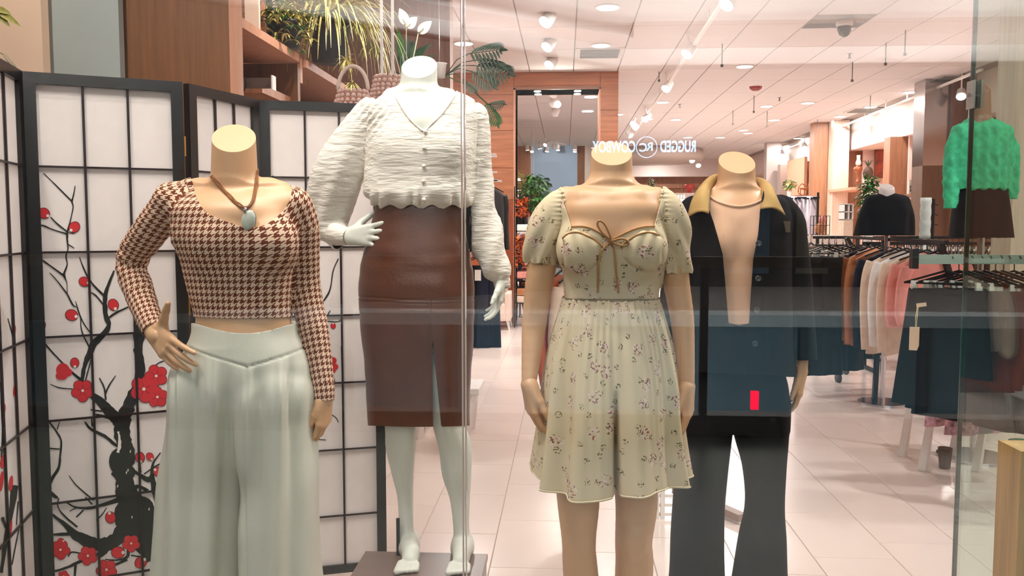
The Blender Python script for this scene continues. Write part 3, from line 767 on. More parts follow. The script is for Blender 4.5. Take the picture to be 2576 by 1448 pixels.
def spline(pts, res=6):
    P = np.array(pts, float); n = len(P); out = []
    for i in range(n - 1):
        p0, p1, p2, p3 = P[max(i - 1, 0)], P[i], P[i + 1], P[min(i + 2, n - 1)]
        for k in range(res):
            t = k / res; out.append(.5 * ((2 * p1) + (-p0 + p2) * t + (2 * p0 - 5 * p1 + 4 * p2 - p3) * t * t + (-p0 + 3 * p1 - 3 * p2 + p3) * t ** 3))
    out.append(P[-1]); return [tuple(x) for x in out]
# hand --------------------------------------------------------------
def hand(name, wrist, d, n, s, m, parent, scale=1.0, curl=(.15, .2, .25, .3), spread=(.1, .03, -.04, -.12), thumb=(.7, .6, .25), wr=.023, fore=None, th_curl=.25, joint=1.0):
    w = np.array(wrist); d = norm(d); s = norm(np.array(s, float) - d * np.dot(s, d)); nn = np.cross(d, s); 
    if np.dot(nn, n) < 0: nn = -nn
    c = scale; lo = w - .2; hi = w + .2
    prims = []; pts = [w]
    def addc(a, b, r1, r2, k): prims.append((cone(a, b, r1, r2), k)); pts.extend([a, b])
    fo = np.array(fore) if fore is not None else w - d * .03
    addc(fo, w, wr * 1.0, wr * .92, .01)
    off = [.030, .0105, -.010, -.028]; fw = [.086, .090, .085, .076]; L = [(.040, .025, .019), (.045, .028, .020), (.041, .026, .019), (.032, .020, .017)]
    kn = []
    for i in range(4):
        b0 = w + s * off[i] * .5 * c + d * .01 * c; k0 = w + s * off[i] * c * .93 + d * fw[i] * c
        addc(b0, k0, .0165 * c, .0105 * c, .014); kn.append(k0)
    fing = []
    for i in range(4):
        p = kn[i]; a = 0; dd = d * math.cos(spread[i]) + s * math.sin(spread[i]); r = [.0090, .0082, .0074, .0060][:]; r = [x * c * (1 if i < 3 else .86) for x in r]
        for j in range(3):
            a += curl[i] * (1 if j == 0 else 1.15 * joint); q = p + (dd * math.cos(a) + nn * math.sin(a)) * L[i][j] * c
            fing.append((cone(p, q, r[j], r[j + 1]), i)); pts.extend([p, q]); p = q
    t0 = w + d * .022 * c + s * .018 * c + nn * .004; t1 = norm(d * thumb[0] + s * thumb[1] + nn * thumb[2])
    q = t0 + t1 * .040 * c; addc(t0, q, .016 * c, .0118 * c, .012)
    t2 = norm(t1 + d * th_curl * .8 - s * th_curl * .4 + nn * .05); q2 = q + t2 * .030 * c; addc(q, q2, .0112 * c, .0098 * c, .004)
    t3 = norm(t2 + d * th_curl * .3); q3 = q2 + t3 * .022 * c; addc(q2, q3, .0098 * c, .0072 * c, .003)
    P = np.array(pts); F = Field(P.min(0) - .03, P.max(0) + .03, .0017)
    for pr, k in prims: F.add(pr, k)
    G = Field(P.min(0) - .03, P.max(0) + .03, .0017)
    for pr, i in fing: G.add(pr, .0)
    F.a = smin(F.a, G.a, .006)
    V, Q = F.mesh(); V = relax(V, Q, 2, .4)
    o = emit(name, V, Q, m, parent)
    # nails
    return o
# ------------------------------------------------------------------ cloth materials
def uv_nodes(m):
    N, L = nt(m); u = N.new('ShaderNodeUVMap'); u.uv_map = 'UVMap'; return N, L, u
def math_n(N, L, op, a, b=None, c=None):
    n = N.new('ShaderNodeMath'); n.operation = op
    for i, x in enumerate((a, b, c)):
        if x is None: continue
        if isinstance(x, (int, float)): n.inputs[i].default_value = x
        else: L.new(x, n.inputs[i])
    return n.outputs[0]
def houndstooth():
    m = bpy.data.materials.new('houndstooth'); m.use_nodes = True; N, L, u = uv_nodes(m); p = N['Principled BSDF']
    sp = N.new('ShaderNodeSeparateXYZ'); L.new(u.outputs[0], sp.inputs[0])
    x = math_n(N, L, 'MULTIPLY', sp.outputs[0], 8 / .0195); y = math_n(N, L, 'MULTIPLY', sp.outputs[1], 8 / .0165)
    a = math_n(N, L, 'LESS_THAN', math_n(N, L, 'FLOORED_MODULO', x, 8), 4); b = math_n(N, L, 'LESS_THAN', math_n(N, L, 'FLOORED_MODULO', y, 8), 4)
    t = math_n(N, L, 'LESS_THAN', math_n(N, L, 'FLOORED_MODULO', math_n(N, L, 'SUBTRACT', x, y), 4), 2)
    v = math_n(N, L, 'ADD', math_n(N, L, 'MULTIPLY', a, t), math_n(N, L, 'MULTIPLY', b, math_n(N, L, 'SUBTRACT', 1, t)))
    mx = N.new('ShaderNodeMix'); mx.data_type = 'RGBA'; L.new(v, mx.inputs['Factor']); mx.inputs['A'].default_value = srgb(232, 202, 176); mx.inputs['B'].default_value = srgb(104, 50, 28)
    L.new(mx.outputs['Result'], p.inputs['Base Color']); p.inputs['Roughness'].default_value = .85; p.inputs['Specular IOR Level'].default_value = .2; return m
def floral():
    m = bpy.data.materials.new('floral_print'); m.use_nodes = True; N, L, u = uv_nodes(m); p = N['Principled BSDF']
    base = None
    def mixc(f, A_, B_):
        mx = N.new('ShaderNodeMix'); mx.data_type = 'RGBA'; L.new(f, mx.inputs['Factor'])
        for nm, v in (('A', A_), ('B', B_)):
            if isinstance(v, tuple): mx.inputs[nm].default_value = v
            else: L.new(v, mx.inputs[nm])
        return mx.outputs['Result']
    col = srgb(216, 200, 168)
    mp = N.new('ShaderNodeMapping'); L.new(u.outputs[0], mp.inputs[0]); mp.inputs['Scale'].default_value = (1, 1, 0)
    for (sc, rad, sz, c1, c2, th) in [(21, .17, 230, srgb(96, 88, 52), srgb(128, 104, 70), .5), (12.5, .215, 190, srgb(146, 84, 84), srgb(238, 214, 214), .62)]:
        v = N.new('ShaderNodeTexVoronoi'); v.voronoi_dimensions = '2D'; v.inputs['Scale'].default_value = sc; v.inputs['Randomness'].default_value = .75; L.new(mp.outputs[0], v.inputs['Vector'])
        w = N.new('ShaderNodeTexVoronoi'); w.voronoi_dimensions = '2D'; w.inputs['Scale'].default_value = sz; L.new(mp.outputs[0], w.inputs['Vector']); nz_ = N.new('ShaderNodeTexNoise'); nz_.inputs['Scale'].default_value = sz * .85; nz_.inputs['Detail'].default_value = 1; L.new(mp.outputs[0], nz_.inputs['Vector'])
        inr = math_n(N, L, 'LESS_THAN', v.outputs['Distance'], rad); pet = math_n(N, L, 'GREATER_THAN', nz_.outputs['Fac'], .53)
        sp = N.new('ShaderNodeSeparateColor'); L.new(w.outputs['Color'], sp.inputs[0])
        den = math_n(N, L, 'GREATER_THAN', sp.outputs[0], .12)
        f = math_n(N, L, 'MULTIPLY', math_n(N, L, 'MULTIPLY', inr, pet), den)
        cc = mixc(math_n(N, L, 'GREATER_THAN', sp.outputs[1], .5), c1, c2)
        col = mixc(f, col, cc)
    L.new(col, p.inputs['Base Color']); p.inputs['Roughness'].default_value = .8; p.inputs['Specular IOR Level'].default_value = .25; return m
M_HOUND = houndstooth(); M_FLOR = floral()
M_BLOUSE = mat('crinkle_white', (234, 230, 220), .7, bump=1.0, bscale=60, stretch=(.35, 1, 2.4), spec=.3)
M_SAGE = mat('sage_jersey', (214, 214, 200), .75, bump=.15, bscale=400, spec=.25)
M_LEATH = mat('brown_leather', (86, 48, 32), .36, bump=.18, bscale=120, noise=.15, nscale=9, spec=.55)
M_JACK = mat('black_corduroy', (14, 14, 17), .85, spec=.15)
M_TANK = mat('peach_tank', (232, 190, 160), .75, bump=.2, bscale=500, spec=.2)
M_COLLAR = mat('tan_corduroy', (190, 156, 96), .85, bump=.6, bscale=150, stretch=(1, 1, 6))
M_DARKT = mat('dark_trousers', (16, 16, 20), .85, spec=.15)
M_PIPE = mat('tan_piping', (176, 128, 74), .6)
M_CORD = mat('cord_brown', (140, 88, 42), .7, noise=.3, nscale=120)
M_STONE = mat('pendant_stone', (214, 220, 204), .3, noise=.12, nscale=90)
M_WBTN = mat('button_cream', (236, 230, 216), .4)
def wrap_uv(V, c, ang0=0, R=.15):
    th = np.arctan2(V[:, 0] - c[0], -(V[:, 1] - c[1])); return np.stack([th * R, V[:, 2]], 1)
def limb_uv(V, ch):
    best = np.full(len(V), 9.0); uv = np.zeros((len(V), 2)); acc = 0
    for (p, r), (q, s) in zip(ch[:-1], ch[1:]):
        d = q - p; Ld = np.linalg.norm(d); d = d / Ld; w = V - p; t = w @ d; tt = np.clip(t, 0, Ld)
        ds = np.linalg.norm(w - tt[:, None] * d, axis=1) - (r + (s - r) * tt / Ld)
        fr = norm(np.cross(d, [0, 1, 0])); fb = np.cross(fr, d); a = np.arctan2(w @ fr, -(w @ fb) if abs(fb[1]) > 0 else w @ fb)
        m = ds < best; best = np.where(m, ds, best); uv[m] = np.stack([a[m] * .045, -(acc + t[m])], 1); acc += Ld
    return uv, best
def loop_uv(T, uvA, uvB, useB):
    """per-loop uv: faces whose vertices are mostly B use uvB"""
    fb = useB[T].sum(1) >= 2; out = np.where(fb[:, None, None], uvB[T], uvA[T]); return out.reshape(-1, 2)
def noise3(V, s, seed=0, oct=3):
    r = np.random.default_rng(seed); out = np.zeros(len(V)); amp = 1
    for o in range(oct):
        for _ in range(4):
            k = r.normal(size=3) * s * (2 ** o); out += amp * np.sin(V @ k + r.uniform(0, 6.28)) / 4
        amp *= .55
    return out
# ================================================================== MANNEQUIN 1: houndstooth top, sage trousers
Y1 = 2.2
t1 = thing('mannequin', 'tan headless mannequin in houndstooth crop top and wide pale green trousers by the folding screen', 'mannequin', tuple(A(620, 565, Y1).xy) + (0,))
F = Field((A(262, 1100, Y1 + .1).x, Y1 - .26, A(600, 1090, Y1).z - .05), (A(880, 300, Y1).x + .03, Y1 + .24, A(600, 285, Y1).z), .0032)
tor = [(470, 492, 700, .035, .02), (486, 462, 730, .062, .015), (520, 444, 744, .088), (560, 440, 744, .098), (600, 441, 742, .1), (650, 462, 738, .092), (700, 474, 731, .085), (750, 488, 727, .082), (800, 498, 728, .082), (835, 494, 735, .09), (880, 480, 758, .1), (930, 480, 755, .10), (975, 500, 740, .08)]
F.add(loft(prow(Y1, tor), 2.2), 0, 't')
F.add(cone(A(590, 470, Y1 + .02), A(588, 290, Y1 + .01), .060, .052), .035, 't')
for px in (548, 684): F.add(ell(A(px, 612, Y1 - .055), (.062, .058, .066)), .035, 't')
aL = chainp(Y1, [(434, 503, 40, .01), (385, 572, 40, .03), (332, 655, 35, .07), (352, 740, 33, .03), (388, 832, 25, -.055), (396, 846, 22, -.075)])
aR = chainp(Y1, [(738, 515, 40, .01), (762, 570, 37, .03), (768, 720, 34, .06), (790, 830, 33, .04), (812, 960, 24, 0), (816, 1008, 22, -.01)])
F.add(cone(A(500, 478, Y1 + .02), aL[0][0], .03, .04), .04, 't'); F.add(cone(A(680, 478, Y1 + .02), aR[0][0], .03, .04), .04, 't')
add_chain(F, aL, .012, 'l'); add_chain(F, aR, .012, 'r')
# elbows and armpits
V, Q = F.mesh(); V = relax(V, Q, 2, .4); _o, V, Q = emit_cut('body', V, Q, M_TAN, t1, A(592, 356, Y1), (.22, -.74, 1.0))
bodyV, bodyQ = V, Q
hand('hand', aL[-2][0], (.62, -.50, -.42), (.2, 1, -.1), (.35, 0, .9), M_TAN, t1, .95, curl=(.12, .2, .22, .25), spread=(.16, .02, -.08, -.16), thumb=(.12, 1, -.35), wr=.019, fore=aL[-3][0] + (aL[-2][0] - aL[-3][0]) * .6, th_curl=.05)
hand('hand', aR[-1][0] + np.array([0, 0, .01]), (-.02, -.05, -1), (-1, -.3, 0), (-.35, -1, 0), M_TAN, t1, .80, curl=(.35, .38, .42, .5), spread=(.04, .0, -.03, -.08), thumb=(.95, .35, .3), wr=.019, fore=aR[-2][0], th_curl=.2)
# top
V, Q = F.mesh(.0045); V = relax(V, Q, 2, .4)
N_ = normals(V, Q)
dl, dr, dt = F.groupdist(V, 'l'), F.groupdist(V, 'r'), F.groupdist(V, 't')
# crease displacement at elbows, armpits and midriff
w1 = np.exp(-((V - np.array(A(340, 655, Y1 + .05))) ** 2).sum(1) / .004); w2 = np.exp(-((V - np.array(A(450, 585, Y1 - .03))) ** 2).sum(1) / .003)
V = V + N_ * (noise3(V, 40, 3) * .0011 + w1 * np.sin(V @ np.array([60, 0, 160.])) * .0028 + w2 * np.sin(V @ np.array([-120, 0, 200.])) * .0018)[:, None]
P = proj(V)
neck1 = [(505, 180), (500, 430), (477, 430), (477, 437), (482, 453), (491, 488), (505, 518), (527, 540), (562, 554), (585, 562), (609, 570), (632, 574), (660, 568), (691, 551), (714, 528), (729, 504), (734, 483), (733, 462), (712, 440), (680, 180)]
f = sdpoly(P, neck1) * .001
arm = np.minimum(dl, dr) < dt
hem = (797 + 4 * np.sin((P[:, 0] - 495) / 235 * PI) - P[:, 1]) * .001
ctd = np.where(dl < dr, (V - aL[4][0]) @ norm(aL[3][0] - aL[4][0]) + .0, (V - aR[5][0]) @ norm(aR[4][0] - aR[5][0]) + 0.0)
isarm = arm & (P[:, 1] > 560)
f = np.minimum(f, np.where(isarm, ctd, np.where(P[:, 1] > 560, hem, 1)))
Vc, Tc = clip(V, Q, f)
dl, dr, dt = F.groupdist(Vc, 'l'), F.groupdist(Vc, 'r'), F.groupdist(Vc, 't')
uvT = wrap_uv(Vc, A(595, 600, Y1 + .02), R=.14); uL, _ = limb_uv(Vc, aL); uR, _ = limb_uv(Vc, aR)
uA = np.where((dl < dr)[:, None], uL, uR)
top = emit('houndstooth_top', Vc, Tc, M_HOUND, t1, .0022, loop_uv(Tc, uvT, uA, np.minimum(dl, dr) - .022 < dt))
top['label'] = 'brown and cream houndstooth long-sleeved crop top'
topb = bvh_of(Vc, Tc)
# necklace
bb = bvh_of(bodyV, bodyQ)
nk = thing_part = None
neck = onto(bb, [(519, 408), (524, 430), (548, 462), (575, 492), (600, 515), (617, 525)], .004, res=5)
neckr = onto(bb, [(617, 525), (634, 508), (642, 475), (645, 450), (646, 428)], .004, res=5)
b = MB()
for o_, r in ((0, .0022), (.0035, .0018), (-.003, .0018)):
    b.tube([p + Vector((o_, 0, o_ * .6 + .0012 * math.sin(i * 1.3 + o_ * 900))) for i, p in enumerate(neck + neckr[1:])], r, 6)
nck = obj('necklace', b, M_CORD, t1, True); nck['label'] = 'brown cord necklace with oval pale green stone pendant'
pp = onto(bb, [(625, 555)], .010)[0]; pc = Vector(A(625, 554, pp.y - .002))
b = MB(); b.ball((0, 0, 0), .0175, 24, sc=(1, .34, 1.42)); R_ = Matrix.Rotation(.22, 3, 'Y'); b.v = [tuple(R_ @ Vector(v) + pc) for v in b.v]
obj('pendant', b, M_STONE, nck, True)
b = MB(); b.ball((0, 0, 0), .0185, 24, sc=(1, .2, 1.42)); b.v = [tuple(R_ @ Vector(v) + pc + Vector((0, .003, 0))) for v in b.v]; obj('pendant_rim', b, M_CHROME, nck, True)
b = MB(); q = A(617, 527, pc.y); b.tube([q + Vector((0, .004, .006)), q + Vector((0, -.004, .0)), q + Vector((.001, .0, -.012))], [.004, .0045, .0025], 10); obj('bail', b, M_CHROME, nck, True)
# trousers
zb = .004
F = Field((A(380, 900, Y1).x, Y1 - .26, 0.0), (A(840, 900, Y1).x, Y1 + .26, A(600, 800, Y1).z), .0042)
hip = [(808, 488, 742, .088), (835, 489, 745, .098), (870, 476, 762, .110), (920, 452, 780, .122), (965, 446, 780, .122), (1030, 500, 730, .10), (1090, 570, 670, .05)]
F.add(loft(prow(Y1, hip), 2.3, True), 0, 't')
zf = A(600, 1448, Y1).z
def leg(rows, ext):
    R = prow(Y1, rows); z, cx, cy, a, b_ = R[-1]
    R.append((.02, cx + ext[0], cy, a + ext[1], b_ + .03)); return R
F.add(loft(leg([(880, 500, 660, .09), (950, 438, 668, .122), (1060, 423, 655, .13), (1130, 415, 636, .13), (1180, 410, 619, .13), (1320, 404, 614, .14), (1448, 398, 608, .145)], (-.02, .03)), 2.4), .03, 'l')
F.add(loft(leg([(880, 580, 740, .09), (950, 574, 784, .122), (1060, 586, 790, .13), (1130, 605, 794, .13), (1180, 624, 798, .13), (1320, 626, 802, .14), (1448, 628, 808, .145)], (.02, .03)), 2.4), .006, 'l')
V, Q = F.mesh(); V = relax(V, Q, 2, .4); N_ = normals(V, Q); P = proj(V)
yoke = 885 + 47 * np.clip(1 - np.abs(P[:, 0] - 622) / 140, 0, 1) ** .8 - 10
below = np.clip((P[:, 1] - yoke) / 90, 0, 1)
folds = np.sin(P[:, 0] * .21 + 2 * np.sin(P[:, 0] * .07)) * .005 * np.exp(-np.clip(P[:, 1] - yoke - 5, 0, 999) / 120) + np.sin(P[:, 0] * .075 + .4 * np.sin(V[:, 2] * 5)) * .010 + np.sin(P[:, 0] * .15 + 1.3) * .004 * np.clip((1300 - P[:, 1]) / 300, 0, 1)
seam = -.004 * np.exp(-((P[:, 1] - yoke) / 3.0) ** 2)
cseam = -.004 * np.exp(-((P[:, 0] - 620) / 3.0) ** 2) * (P[:, 1] > yoke)
V = V + N_ * (below * folds + seam + cseam)[:, None]
wst = P[:, 1] - (812 + 26 * np.sin(np.clip((P[:, 0] - 490) / 250, 0, 1) * PI))
Vc, Tc = clip(V, Q, np.where(V[:, 1] > Y1 + .02, P[:, 1] - 812., wst))
tr = emit('trousers', Vc, Tc, M_SAGE, t1, .002); tr['label'] = 'wide pale sage green trousers with a V shaped yoke'
# ================================================================== MANNEQUIN 2: white blouse, brown leather skirt, on a plinth
Y2 = 2.70
ZB = .345
t2 = thing('mannequin', 'white headless mannequin in cream blouse and brown leather pencil skirt on a low plinth', 'mannequin', (A(1055, 565, Y2).x, Y2, ZB))
F = Field((A(880, 700, Y2).x, Y2 - .26, ZB - .01), (A(1240, 700, Y2).x, Y2 + .22, A(1050, 110, Y2).z), .0036)
tor = [(238, 985, 1130, .04, .01), (262, 955, 1170, .06), (300, 945, 1185, .085), (350, 945, 1180, .09), (420, 950, 1172, .085), (500, 958, 1162, .082), (560, 955, 1158, .085), (640, 935, 1168, .1), (720, 927, 1174, .106), (800, 937, 1172, .1), (880, 960, 1166, .08), (940, 970, 1160, .06)]
F.add(loft(prow(Y2, tor), 2.3), 0, 't')
F.add(cone(A(1052, 262, Y2 + .02), A(1057, 110, Y2 + .01), .060, .0515), .04, 't')
F.add(cone(A(985, 252, Y2 + .01), A(962, 268, Y2 + .01), .028, .028), .05, 't'); F.add(cone(A(1125, 252, Y2 + .01), A(1150, 268, Y2 + .01), .028, .028), .05, 't')
for px in (1010, 1110): F.add(ell(A(px, 372, Y2 - .055), (.06, .05, .06)), .035, 't')
lgL = chainp(Y2, [(1000, 760, 58, 0), (1005, 930, 46, -.01), (1007, 1075, 39, -.02), (1008, 1124, 38, -.005), (1013, 1185, 29, .01), (1020, 1248, 21, .02), (1022, 1315, 19, .015), (1026, 1375, 20, .01)])
lgR = chainp(Y2, [(1108, 760, 56, .0), (1104, 900, 44, -.045), (1112, 1000, 40, -.045), (1132, 1080, 40, -.03), (1145, 1124, 42, -.01), (1149, 1188, 38, .0), (1157, 1248, 27, .01), (1160, 1315, 21, .01), (1163, 1378, 21, .01)])
for ch in (lgL, lgR): add_chain(F, ch, .02, 'g')
def foot(F, ank, dx, L=.17, lift=0.0):
    a = np.array(ank); z = ZB if F is not None else 0
    heel = np.array([a[0], a[1] + .03, z + .03]); ball_ = np.array([a[0] + dx, a[1] - L * .72, z + .02]); toe = np.array([a[0] + dx * 1.35, a[1] - L, z + .014])
    F.add(cone(a, heel, .026, .026), .03, 'g'); F.add(cone(a, ball_ + np.array([0, .03, .018]), .028, .022), .03, 'g')
    F.add(cone(heel, ball_, .025, .026), .02, 'g')
    for k in range(5):
        ox = (-.026 + k * .0125) * (1 if dx < 0.5 else 1); rr = .0095 if k else .0125
        q = ball_ + np.array([ox, -.02, -.004]); F.add(cone(q, q + np.array([ox * .15, -.045 + k * .004, -.006]), rr, rr * .85), .006, 'g')
foot(F, lgL[-1][0], .03); foot(F, lgR[-1][0], .01)
V, Q = F.mesh(); V = relax(V, Q, 2, .4); _o, V, Q = emit_cut('body', V, Q, M_CREAM, t2, A(1056, 174, Y2), (.05, -.82, 1.0)); b2 = bvh_of(V, Q)
# skirt
G = Field((A(880, 700, Y2).x, Y2 - .26, A(1050, 1085, Y2).z), (A(1220, 700, Y2).x, Y2 + .22, A(1050, 480, Y2).z), .0036)
sk = [(495, 950, 1165, .095), (530, 943, 1168, .1), (580, 932, 1172, .108), (650, 914, 1184, .122), (720, 904, 1192, .13), (760, 905, 1192, .13), (850, 913, 1190, .128), (950, 922, 1184, .122), (1090, 929, 1181, .115)]
G.add(loft(prow(Y2, sk), 2.25), 0, 't')
V, Q = G.mesh(); V = relax(V, Q, 2, .4); N_ = normals(V, Q); P = proj(V)
ys = 752 + 4 * np.cos((P[:, 0] - 1080) / 60)
g = -.0035 * np.exp(-((P[:, 1] - ys) / 2.2) ** 2) - .002 * np.exp(-((P[:, 1] - ys - 7) / 1.6) ** 2) + .002 * np.exp(-((P[:, 1] - ys - 3) / 3) ** 2)
g = g - .003 * np.exp(-((P[:, 0] - 1082) / 2.0) ** 2) * (P[:, 1] > ys) * (V[:, 1] < Y2)
g = g + .0035 * noise3(V * np.array([.5, .5, 1.6]), 22, 5, 2) * np.exp(-((P[:, 1] - 640) / 110) ** 2) + .0022 * noise3(V * np.array([.6, .6, 1.5]), 18, 9, 2) * (P[:, 1] > 780)
V = V + N_ * g[:, None]; P = proj(V)
slit = sdpoly(P, [(1087, 838), (1112, 1090), (1112, 1200), (1090, 1200), (1090, 1090)])
f = np.where(V[:, 1] < Y2, slit, 50.) 
f = np.minimum(f, 1070 + 3 * np.sin((P[:, 0] - 930) / 250 * PI) - P[:, 1]); f = np.minimum(f, P[:, 1] - 503)
Vc, Tc = clip(V, Q, f); skt = emit('pencil_skirt', Vc, Tc, M_LEATH, t2, .0025); skt['label'] = 'brown leather pencil skirt with a front slit'
# blouse
Bf = Field((A(745, 500, Y2).x, Y2 - .30, A(1050, 640, Y2).z - .09), (A(1310, 500, Y2).x, Y2 + .26, A(1050, 205, Y2).z), .0036)
blz = [(226, 992, 1135, .045, .01), (244, 955, 1180, .068), (275, 934, 1200, .09), (330, 929, 1204, .108), (400, 924, 1200, .12), (460, 918, 1194, .125), (492, 920, 1192, .128), (512, 936, 1184, .118), (528, 960, 1165, .10)]
Bf.add(loft(prow(Y2, blz), 2.35), 0, 't')
for px in (1010, 1112): Bf.add(ell(A(px, 375, Y2 - .06), (.068, .06, .07)), .045, 't')
sL = chainp(Y2, [(926, 275, 30, .01), (896, 340, 48, .02), (858, 420, 62, .03), (836, 495, 62, .05), (828, 550, 48, .05), (838, 584, 36, .03), (852, 596, 29, .0)])
sR = chainp(Y2, [(1198, 290, 30, .01), (1206, 360, 30, .01), (1206, 470, 34, .02), (1216, 560, 42, .02), (1232, 630, 42, .01), (1248, 672, 34, 0), (1256, 694, 24, 0)])
add_chain(Bf, sL, .03, 'l'); add_chain(Bf, sR, .03, 'r')
V, Q = Bf.mesh(); V = relax(V, Q, 3, .5); N_ = normals(V, Q); P = proj(V)
dl, dr, dt = Bf.groupdist(V, 'l'), Bf.groupdist(V, 'r'), Bf.groupdist(V, 't'); arm = np.minimum(dl, dr) < dt
crk = noise3(V * np.array([.35, .6, 2.2]), 75, 11, 2) * .0011
hemg = np.exp(-((P[:, 1] - 512) / 22) ** 2) * np.sin(P[:, 0] * .17 + np.sin(P[:, 0] * .06) * 2) * .006 * (~arm)
sh = np.exp(-((P[:, 0] - 938) ** 2 + ((P[:, 1] - 280) * .8) ** 2) / 1500) * np.sin(P[:, 0] * .35 + P[:, 1] * .28) * .003
slv = arm * (np.sin(P[:, 0] * .11 + P[:, 1] * .035) * .005 * np.clip((P[:, 1] - 300) / 200, 0, 1))
armh = -.006 * np.exp(-((dl - dt) / .006) ** 2) * (dl < dr) * (P[:, 1] < 400) - .006 * np.exp(-((dr - dt) / .006) ** 2) * (dr < dl) * (P[:, 1] < 400)
plk = .0025 * np.exp(-((P[:, 0] - 1069) / 9) ** 4) * (P[:, 1] > 325) * (V[:, 1] < Y2) * (~arm)
V = V + N_ * (crk + hemg + sh + slv + armh + plk)[:, None]; P = proj(V)
vn = [(990, 100), (985, 222), (1000, 250), (1025, 290), (1048, 314), (1066, 326), (1082, 312), (1110, 285), (1135, 250), (1148, 228), (1130, 100)]
f = sdpoly(P, vn)
fr = 520 + 5 * np.sin(P[:, 0] * .12) - P[:, 1]
f = np.minimum(f, np.where(arm & (P[:, 1] > 420) & ((P[:, 0] > 1186) | (P[:, 0] < 905)), 60., fr))
f = np.minimum(f, np.where((dl < dt) & (P[:, 0] > 780), (V - sL[-1][0]) @ norm(sL[-2][0] - sL[-1][0]) * 900 + 14, 60))
f = np.minimum(f, np.where((dr < dt) & (P[:, 1] > 500), (V - sR[-1][0]) @ norm(sR[-2][0] - sR[-1][0]) * 900 + 8, 60))
Vc, Tc = clip(V, Q, f); bl = emit('blouse', Vc, Tc, M_BLOUSE, t2, .002); bl['label'] = 'cream crinkled V neck blouse with full sleeves'
bb2 = bvh_of(Vc, Tc)
b = MB(); e = onto(bb2, [(986, 225), (1000, 252), (1025, 292), (1048, 316), (1067, 329), (1083, 314), (1111, 287), (1137, 251), (1150, 230)], .002, res=5); b.tube(e, .0026, 6); obj('neck_edge', b, mat('blouse_plain', (236, 229, 214), .7), bl, True)
for (px, py) in [(1070, 331), (1067, 372), (1066, 418), (1065, 456), (1066, 502)]:
    q = onto(bb2, [(px, py)], .004)[0]; b = MB(); b.ball(q, .0065, 12); obj('button', b, M_WBTN, bl, True)
# cuffs
def cuff(c0, c1, r0, r1, dirv, m, parent, wav=.0):
    b = MB(); c0 = Vector(c0); c1 = Vector(c1); pts = [c0.lerp(c1, k / 6) for k in range(7)]
    b.tube(pts, [r0 + (r1 - r0) * k / 6 + wav * math.sin(k * 2) for k in range(7)], 28, False); o = obj('cuff', b, m, parent, True)
    md = o.modifiers.new('c', 'SOLIDIFY'); md.thickness = .002; return o
cuff(A(842, 588, Y2 + .0), A(879, 596, Y2 - .05), .037, .0265, None, M_BLOUSE, bl, .0006)
cuff(A(1256, 668, Y2), A(1265, 726, Y2), .030, .0255, None, M_BLOUSE, bl, .0006)
hand('hand', A(876, 594, Y2 - .045), (.93, -.35, .05), (-.1, 1, -.1), (0, .1, 1), M_CREAM, t2, .92, curl=(.12, .12, .12, .14), spread=(.22, .07, -.10, -.30), thumb=(.45, .8, .5), wr=.021, fore=A(850, 590, Y2 + .0))
hand('hand', A(1261, 700, Y2), (-.12, -.05, -1), (-1, -.1, 0), (.35, -1, 0), M_CREAM, t2, .80, curl=(.25, .3, .3, .3), spread=(.0, -.0, -.05, -.1), thumb=(.8, .5, .4), wr=.020, fore=A(1258, 675, Y2))
for k, (px, dd) in enumerate([(1238, .3), (1225, .6)]): pass
# plinth
xa, xb = A(942, 1388, 2.84).x, A(1236, 1388, 2.84).x
t = thing('plinth', 'low mauve grey display plinth under the white mannequin', 'plinth', ((xa + xb) / 2, 2.65, 0))
YB_ = AZ(1080, 1388, ZB).y
bx('top', xa, xb, 2.40, YB_, ZB - .02, ZB, mat('plinth_top', (118, 98, 92), .3), t, .003)
bx('body', xa + .004, xb - .004, 2.404, YB_ - .004, .0, ZB - .021, mat('plinth_side', (158, 140, 132), .35), t)
b = MB(); b.tube([(A(1008, 1385, 2.72).x, YB_ - .03, ZB), (A(1008, 1385, 2.72).x, YB_ - .03, ZB + .12)], .006, 10); obj('support_rod', b, M_BLACKM, t2, True)
# ================================================================== MANNEQUIN 3: floral dress
Y3 = 2.28
t3 = thing('mannequin', 'tan headless mannequin in a short floral dress with puff sleeves', 'mannequin', (A(1538, 565, Y3).x, Y3, 0))
F = Field((A(1290, 900, Y3).x, Y3 - .25, -.005), (A(1775, 900, Y3).x, Y3 + .24, A(1540, 330, Y3).z), .0036)
tor = [(468, 1448, 1632, .045, .015), (484, 1428, 1650, .066, .01), (510, 1415, 1664, .084), (560, 1410, 1668, .098), (610, 1411, 1668, .1), (660, 1418, 1662, .094), (710, 1422, 1656, .086), (750, 1424, 1652, .083), (800, 1415, 1662, .095), (870, 1400, 1680, .11), (950, 1392, 1688, .115), (1030, 1395, 1686, .1), (1100, 1400, 1680, .07)]
F.add(loft(prow(Y3, tor), 2.25), 0, 't')
F.add(cone(A(1537, 490, Y3 + .02), A(1539, 330, Y3 + .01), .059, .0495), .045, 't')
for px in (1466, 1612): F.add(ell(A(px, 628, Y3 - .058), (.062, .06, .062)), .03, 't')
cl1 = [A(1530, 500, Y3 - .055), A(1470, 494, Y3 - .04), A(1425, 486, Y3 + .0)]; cl2 = [A(1546, 500, Y3 - .055), A(1606, 494, Y3 - .04), A(1652, 488, Y3 + .0)]
for c in (cl1, cl2): F.add(cone(c[0], c[1], .012, .011), .02, 't'); F.add(cone(c[1], c[2], .011, .018), .025, 't')
a3L = chainp(Y3, [(1408, 520, 40, .01), (1378, 600, 37, .015), (1360, 690, 36, .02), (1345, 800, 31, .03), (1338, 880, 26, .01), (1331, 960, 19, -.02)])
